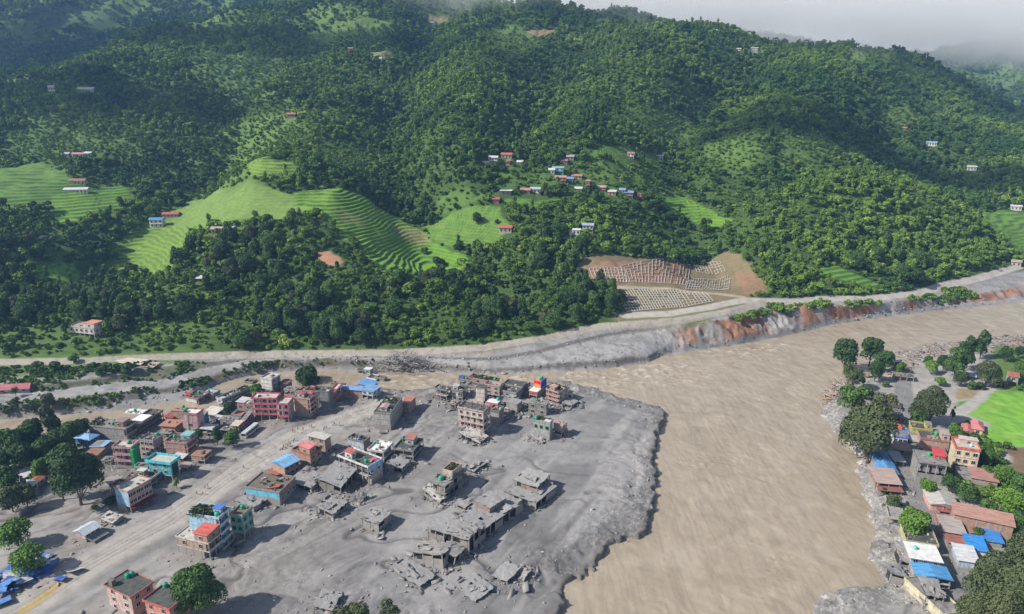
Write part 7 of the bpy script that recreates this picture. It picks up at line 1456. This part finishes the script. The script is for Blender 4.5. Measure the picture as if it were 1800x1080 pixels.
fsrc = [crown_mesh('crown', 100 + i, n_, r_, h_, z_, lf, lb, FI, tp, fl)[0] for i, (n_, r_, h_, z_, lf, lb, tp, fl) in enumerate([
    (520, 4.1, 6.8, .8, .62, 6, .3, 1), (480, 3.7, 8.2, .8, .60, 6, .4, .9), (620, 4.7, 6.6, .8, .64, 8, .25, 1), (420, 3.0, 9.6, 1.0, .58, 6, .5, .8), (500, 4.0, 6.4, .8, .62, 5, .2, 1.1), (400, 3.2, 5.6, .5, .60, 5, .3, 1),
    (700, 5.4, 7.4, .8, .66, 12, .2, .8), (330, 2.5, 11.0, 1.6, .52, 7, .6, .8), (260, 3.8, 8.0, 2.2, .50, 9, -.1, .5), (560, 4.4, 9.0, .8, .58, 13, .5, .7), (300, 2.8, 4.2, .2, .56, 4, .1, 1.2), (460, 4.9, 5.4, 1.6, .60, 10, -.2, .6)])]
def tints(nz, n, extra=0):
    t = rs.rand(n); k = np.clip(.5 + nz * .95 + rs.uniform(-.35, .35, n) + extra, 0, 1)[:, None]
    a = np.array([.56, .66, .55]); b = np.array([1.60, 1.42, .95]); c = a * (1 - k) + b * k
    c *= rs.uniform(.8, 1.2, (n, 1)); pale = (rs.rand(n) < .04)[:, None]; c = np.where(pale, c * np.array([1.7, 1.4, 1.6]), c); return np.concatenate([c, np.ones((n, 1))], 1)
instancer('forest', 'dense broadleaf forest covering the hillside between the terraces', 'forest', np.stack([x, y, z - .4], 1), size, rs.uniform(0, 6.28, x.size), tints(nz, x.size, np.where(scr > .15, .35, 0)), fsrc)
# undergrowth: bushes filling the hillside, field edges and scarps
x, y = scatter(-900, 1200, 350, 1050, 4.3); ok, upv = allowed(x, y, linem=-2.5); ok &= rs.rand(x.size) < np.where(gat(TERR, x, y) > .15, .72, .85)
a2, b2 = scatter(-360, 60, 300, 430, 1.9); t2 = gat(T, a2, b2); k2 = ((t2 > .9) & (t2 < 2.1) & (a2 < at(700, 640)[0])) | ((t2 > 2.85) & (t2 < 4.15) & (a2 < at(380, 640)[0])) | ((t2 > 4.15) & (t2 < 5) & (a2 < at(420, 640)[0]))
for P, w in EXL: k2 &= ldist(P, a2, b2) > w - 1
k2 &= fbm(N3, a2 / 7, b2 / 7, 2) > -.35
a3, b3 = scatter(140, 420, 380, 520, 2.3); k3 = (gat(T, a3, b3) > 2.75) & (gat(T, a3, b3) < 5.2) & (fbm(N1, a3 / 15, b3 / 15, 2) > -.2)
for P, w in EXL: k3 &= ldist(P, a3, b3) > w - 2
RG = [at(a, b)[:2] for a, b in [(1655,860),(1640,800),(1665,765),(1700,745),(1760,800),(1770,840),(1900,880),(1900,1100),(1800,1080),(1760,900),(1700,860),(1640,850)]]
a4, b4 = scatter(120, 420, 170, 330, 2.2); k4 = inpoly(RG, a4, b4) & (rs.rand(a4.size) < .85)
for H in HOUSES: k4 &= ~inpoly(H, a4, b4)
F5 = [at(a, b)[:2] for a, b in [(-200,760),(60,745),(150,765),(150,800),(110,850),(60,850),(20,870),(-200,900)]]
a5, b5 = scatter(-330, -120, 200, 330, 2.6); k5 = inpoly(F5, a5, b5)
for H in HOUSES: k5 &= ~inpoly(H, a5, b5)
xs = np.concatenate([x[ok], a2[k2], a3[k3], a4[k4], a5[k5]]); ys = np.concatenate([y[ok], b2[k2], b3[k3], b4[k4], b5[k5]])
ss = np.concatenate([rs.uniform(.25, .62, ok.sum()), rs.uniform(.14, .40, k2.sum()), rs.uniform(.25, .75, k3.sum()), rs.uniform(.18, .55, k4.sum()), rs.uniform(.2, .5, k5.sum())])
ex = np.concatenate([np.full(ok.sum(), .40), np.full(k2.sum(), -.1), np.full(k3.sum(), .3), np.full(k4.sum(), .35), np.full(k5.sum(), .15)])
bsrc = [crown_mesh('crown', 200 + i, 150, 4.2, 5.0, -.4, .95, 5, FI, .1, 1)[0] for i in range(4)]
instancer('undergrowth', 'bushes and scrub along field edges, banks and the forest floor', 'undergrowth', np.stack([xs, ys, zat(xs, ys) - .2], 1), ss, rs.uniform(0, 6.28, xs.size), tints(fbm(N2, xs / 30, ys / 30, 2), xs.size, ex), bsrc)

# ================================================================ loose debris and stones on the mud
def scatter_boxes(name, label, cat, P, size, flat, colors, seed, elong=1.0, tilt=.5):
    r = np.random.RandomState(seed); n = len(P); base = np.array([(-1,-1,-1),(1,-1,-1),(1,1,-1),(-1,1,-1),(-1,-1,1),(1,-1,1),(1,1,1),(-1,1,1)], float)
    V = np.repeat(base[None], n, 0) * (1 + r.uniform(-.16, .16, (n, 8, 3))); V *= (np.stack([size * elong * r.uniform(.6, 1.5, n), size * r.uniform(.3, 1, n), size * flat * r.uniform(.3, 1, n)], 1) / 2)[:, None]
    for ax, am in ((0, tilt), (1, tilt), (2, 3.2)):
        t = r.uniform(-am, am, n); c, s = np.cos(t)[:, None], np.sin(t)[:, None]; i, j = [(1, 2), (0, 2), (0, 1)][ax]; vi, vj = V[..., i].copy(), V[..., j].copy(); V[..., i] = vi * c - vj * s; V[..., j] = vi * s + vj * c
    V += P[:, None]; fq = np.array([(0,3,2,1),(4,5,6,7),(0,1,5,4),(1,2,6,5),(2,3,7,6),(3,0,4,7)]); Q = (fq[None] + (np.arange(n) * 8)[:, None, None]).reshape(-1, 4)
    me = bpy.data.meshes.new(name); me.vertices.add(n * 8); me.vertices.foreach_set('co', V.astype(np.float32).ravel()); me.loops.add(Q.size); me.loops.foreach_set('vertex_index', Q.astype(np.int32).ravel()); me.polygons.add(len(Q)); me.polygons.foreach_set('loop_start', (np.arange(len(Q)) * 4).astype(np.int32))
    for m in colors: me.materials.append(m)
    me.polygons.foreach_set('material_index', np.repeat(r.randint(0, len(colors), n), 6).astype(np.int32)); me.update(calc_edges=True); o = bpy.data.objects.new(name, me); col.objects.link(o); tag(o, label, cat, kind='stuff'); return o
def around(n, seed, polys, sig):
    r = np.random.RandomState(seed); out = []
    for _ in range(n):
        H = polys[r.randint(len(polys))]; k = r.randint(4); t = r.rand(); a, b = H[k], H[(k + 1) % 4]; out.append((a[0] * (1 - t) + b[0] * t + r.randn() * sig, a[1] * (1 - t) + b[1] * t + r.randn() * sig))
    return np.array(out)
def ground_pts(Q, dz=.05): return np.column_stack([Q, zat(Q[:, 0], Q[:, 1]) + dz])
town = [H for H in HOUSES if H[0][1] < 345 and H[0][0] < 80]
Q = around(3600, 3, town, 2.6); Q = Q[gat(dL, Q[:, 0], Q[:, 1]) > 2]
scatter_boxes('building_debris', 'broken concrete, bricks, boards and sheets strewn around the flooded buildings', 'debris', ground_pts(Q), np.random.RandomState(1).gamma(2, .22, len(Q)) + .15, .45, [CONC, MUDC, MUDC, CDARK, CPALE, GREYWOOD, brickm(), CDARK], 5, 1.4)
blk = [at(a, b)[:2] for a, b in [(760,700),(800,722),(860,735),(930,738),(1000,722),(1012,705),(990,690),(880,672),(800,676)]]; A_ = np.array(blk); rr_ = np.random.RandomState(77)
q = np.column_stack([rr_.uniform(A_[:, 0].min(), A_[:, 0].max(), 900), rr_.uniform(A_[:, 1].min(), A_[:, 1].max(), 900)]); q = np.concatenate([q[inpoly(blk, q[:, 0], q[:, 1])], around(420, 31, [H for H in town if H[0][0] > -95], 1.8), inpx_ if False else q[:0]])
scatter_boxes('collapsed_masonry', 'collapsed walls, slabs and roof pieces heaped between the wrecked buildings', 'masonry debris', ground_pts(q, .3), np.minimum(rr_.gamma(2.2, .6, len(q)) + .5, 2.8), .24, [CONC, MUDC, CDARK, MUDC, CPALE, CDARK, brickm()], 15, 1.3, .45)
rbank = [H for H in HOUSES if H[0][1] < 380 and H[0][0] > 120]
Q = around(1500, 4, rbank, 2.2)
scatter_boxes('street_debris', 'boards, stones and scrap littering the right-bank street and shore', 'debris', ground_pts(Q), np.random.RandomState(2).gamma(2, .22, len(Q)) + .12, .45, [CONC, MUDC, CDARK, CPALE, WOOD, brickm()], 6, 1.4)
def inpx(poly, n, seed):
    P = [at(a, b)[:2] for a, b in poly]; A = np.array(P); r = np.random.RandomState(seed); out = []
    q = np.column_stack([r.uniform(A[:, 0].min(), A[:, 0].max(), n * 4), r.uniform(A[:, 1].min(), A[:, 1].max(), n * 4)]); return q[inpoly(P, q[:, 0], q[:, 1])][:n]
Q = inpx([(1432,690),(1438,676),(1470,660),(1520,652),(1545,660),(1500,675),(1485,690),(1440,712)], 1500, 8)
scatter_boxes('wood_debris', 'bank of pale splintered timber washed up below the riverside trees', 'driftwood', ground_pts(Q, .25), np.random.RandomState(3).gamma(2, .3, len(Q)) + .3, .3, [WOOD, GREYWOOD, flatm((.36,.24,.17),.9,.4,1.5), CPALE], 7, 3.4, .4)
Q = inpx([(1560,606),(1650,596),(1900,582),(1900,625),(1760,612),(1740,625),(1640,630),(1610,640),(1600,670),(1560,660),(1590,628)], 3600, 9)
scatter_boxes('wood_debris', 'scattered broken timber and trash over the far gravel flat of the right bank', 'driftwood', ground_pts(Q, .1), np.random.RandomState(4).gamma(1.6, .28, len(Q)) + .2, .3, [WOOD, GREYWOOD, GREYWOOD, flatm((.33,.22,.17),.9,.4,1.5), CONC, CPALE], 8, 3.0, .3)
# stones: on the river margins and over the rough parts of the mud
r_ = np.random.RandomState(12); q = np.column_stack([r_.uniform(-170, 90, 90000), r_.uniform(150, 380, 90000)]); d_ = gat(dL, q[:, 0], q[:, 1]); rg = gat(rough, q[:, 0], q[:, 1]); q = q[(d_ > .5) & (r_.rand(len(q)) < np.clip(rg - .25, 0, 1) * .22 + .004)]
q2 = np.column_stack([r_.uniform(90, 420, 60000), r_.uniform(120, 480, 60000)]); d2_ = gat(dR, q2[:, 0], q2[:, 1]); q2 = q2[(d2_ > .5) & (r_.rand(len(q2)) < smooth(24, 4, d2_) * .5 + .0)]
q = np.concatenate([q, q2])
scatter_boxes('stones', 'stones, clods and gravel on the rough mud and along the river margins', 'stones', ground_pts(q, .04), r_.gamma(1.6, .16, len(q)) + .10, .7, [MUDC, MUDC, CDARK, CONC, flatm((.45,.43,.41),.9,.2)], 9, 1.2, .4)
# boulders on the far bank
q = []
for _ in range(2600):
    xx = r_.uniform(-330, 420); yw = np.interp(xx, GX, CY[0]); yf = np.interp(xx, GX, CY[4]); q.append((xx, yw + (yf - yw) * r_.rand() ** 1.3 * .95))
q = [t_ for t_ in q if (lambda T_: (.2 < T_ < 1.8) or (2.9 < T_ < 3.6) or r_.rand() < .12)(float(gat(T, np.array([t_[0]]), np.array([t_[1]]))[0]))]
q = np.array(q); scatter_boxes('boulders', 'boulders and rubble on the eroded far bank of the river and stream', 'boulders', ground_pts(q, .1), r_.gamma(1.8, .25, len(q)) + .15, .75, [MUDC, CONC, flatm((.36,.34,.32),.9,.3), CDARK, GREYWOOD], 10, 1.2, .5)
# leaning utility poles of the right bank
for px, py, hh, ln, lb in [(1588,700,9,3,'leaning wooden utility pole beside the dark shacks'),(1563,740,9,-2,'utility pole at the left of the dark shacks'),(1637,690,9,2,'utility pole on the grey plain near the bridge of debris'),(1517,680,10,0,'tall pole between the blue tent and the dark tree')]:
    e = empty('utility_pole', hit(px, py)); tag(e, lb, 'utility pole'); e.rotation_euler = (0, R(ln), 0); b = MB(); b.bar((0,0,-1), (0,0,hh), .14, GREYWOOD, 7, .09); b.build('pole', e); b = MB(); b.box(-.9, -.06, hh - 1, .9, .06, hh - .85, GREYWOOD); b.build('crossarm', e)

# ================================================================ air: haze in the valley and the cloud on the ridge
hz = MB(); hz.box(-2750, -1600, -14, 3100, 3700, 520, None); me = bpy.data.meshes.new('haze'); me.from_pydata(hz.v, [], hz.f); hm = bpy.data.materials.new('haze_air'); hm.use_nodes = True; nt = hm.node_tree; nt.nodes.clear()
o_ = nt.nodes.new('ShaderNodeOutputMaterial'); pv = nt.nodes.new('ShaderNodeVolumePrincipled'); pv.inputs['Density'].default_value = 0.00012; pv.inputs['Color'].default_value = (.26, .50, .95, 1); pv.inputs['Anisotropy'].default_value = .2; nt.links.new(pv.outputs[0], o_.inputs['Volume'])
me.materials.append(hm); haze = bpy.data.objects.new('haze', me); col.objects.link(haze); tag(haze, 'thin blue valley haze filling the air', 'haze', kind='stuff')

mb = MB(); mb.box(-500, 1060, 150, 2300, 1640, 395, None); me = bpy.data.meshes.new('fog_bank'); me.from_pydata(mb.v, [], mb.f); fmt = bpy.data.materials.new('fog'); fmt.use_nodes = True; nt = fmt.node_tree; nt.nodes.clear()
o_ = nt.nodes.new('ShaderNodeOutputMaterial'); pv = nt.nodes.new('ShaderNodeVolumePrincipled'); pv.inputs['Color'].default_value = (1, 1, 1, 1); pv.inputs['Anisotropy'].default_value = 0; nt.links.new(pv.outputs[0], o_.inputs['Volume'])
tc = nd(nt, 'ShaderNodeTexCoord'); se = nd(nt, 'ShaderNodeSeparateXYZ'); nt.links.new(tc.outputs['Object'], se.inputs[0]); no = nd(nt, 'ShaderNodeTexNoise', Scale=.0062, Detail=4.0, Roughness=.6); nt.links.new(tc.outputs['Object'], no.inputs['Vector'])
def m2(op, a, b_, c=None):
    n = nd(nt, 'ShaderNodeMath', operation=op)
    for i, v in enumerate((a, b_, c)):
        if v is None: continue
        if hasattr(v, 'links'): nt.links.new(v, n.inputs[i])
        else: n.inputs[i].default_value = v
    return n.outputs[0]
# the underside of the cloud sinks from the left summit towards the far right valley
base = m2('MAXIMUM', m2('MULTIPLY_ADD', se.outputs[0], -.080, 248), 185)
hgt = m2('SUBTRACT', se.outputs[2], base); hgt = m2('MULTIPLY_ADD', m2('SUBTRACT', no.outputs[0], .5), 190, hgt)
mr = nd(nt, 'ShaderNodeMapRange', interpolation_type='SMOOTHSTEP'); mr.inputs['From Min'].default_value = 0; mr.inputs['From Max'].default_value = 90; mr.inputs['To Max'].default_value = .0080; nt.links.new(hgt, mr.inputs[0])
ex = nd(nt, 'ShaderNodeMapRange', interpolation_type='SMOOTHSTEP'); ex.inputs['From Min'].default_value = -380; ex.inputs['From Max'].default_value = 60; nt.links.new(se.outputs[0], ex.inputs[0])
ey = nd(nt, 'ShaderNodeMapRange', interpolation_type='SMOOTHSTEP'); ey.inputs['From Min'].default_value = 1070; ey.inputs['From Max'].default_value = 1200; nt.links.new(se.outputs[1], ey.inputs[0])
nt.links.new(m2('MULTIPLY', m2('MULTIPLY', mr.outputs[0], ex.outputs[0]), ey.outputs[0]), pv.inputs['Density'])
me.materials.append(fmt); fog = bpy.data.objects.new('fog_bank', me); col.objects.link(fog); tag(fog, 'low white cloud resting on the mountain crest', 'cloud', kind='stuff')
scene.cycles.volume_bounces = 5; scene.cycles.max_bounces = 8; scene.cycles.volume_step_rate = 2.5; scene.cycles.volume_max_steps = 96

# clouds out of view above the valley, added to shade parts of the slope
cm = bpy.data.materials.new('shade_cloud_vapour'); cm.use_nodes = True; nt = cm.node_tree; nt.nodes.clear(); o_ = nt.nodes.new('ShaderNodeOutputMaterial'); pv = nt.nodes.new('ShaderNodeVolumePrincipled'); pv.inputs['Color'].default_value = (1, 1, 1, 1); pv.inputs['Density'].default_value = .014; nt.links.new(pv.outputs[0], o_.inputs['Volume'])
def cloud(label, gx, gy, rx, ry, seed):
    """hangs where its shadow falls round (gx, gy)"""
    h = 1050; x0 = gx - (h - 120) * math.cos(SUN_EL) / math.sin(SUN_EL) * .958; y0 = gy - (h - 120) * math.cos(SUN_EL) / math.sin(SUN_EL) * .287
    bm = bmesh.new(); bmesh.ops.create_icosphere(bm, subdivisions=4, radius=1.0)
    for v in bm.verts:
        c = v.co; n = 1 + .35 * float(fbm(N1, np.array([c.x * 2.2 + seed * 3.7]), np.array([c.y * 2.2 + c.z * 1.5 + 9]), 3)[0]); v.co = Vector((c.x * rx * n, c.y * ry * n, c.z * 55 * n))
    me = bpy.data.meshes.new('cloud'); bm.to_mesh(me); bm.free(); me.materials.append(cm); o = bpy.data.objects.new('cloud', me); col.objects.link(o); o.location = (x0, y0, h); tag(o, label, 'cloud', kind='stuff')
cloud('unseen cloud added to shade the forest at the upper left', -420, 830, 200, 70, 1)
cloud('unseen cloud added to shade the wooded folds right of the village', 380, 800, 200, 60, 2)
cloud('unseen cloud added to shade the far left mountain', -700, 1450, 420, 260, 3)
cloud('unseen cloud added to shade the upper slope under the summit', -260, 1080, 260, 60, 4)
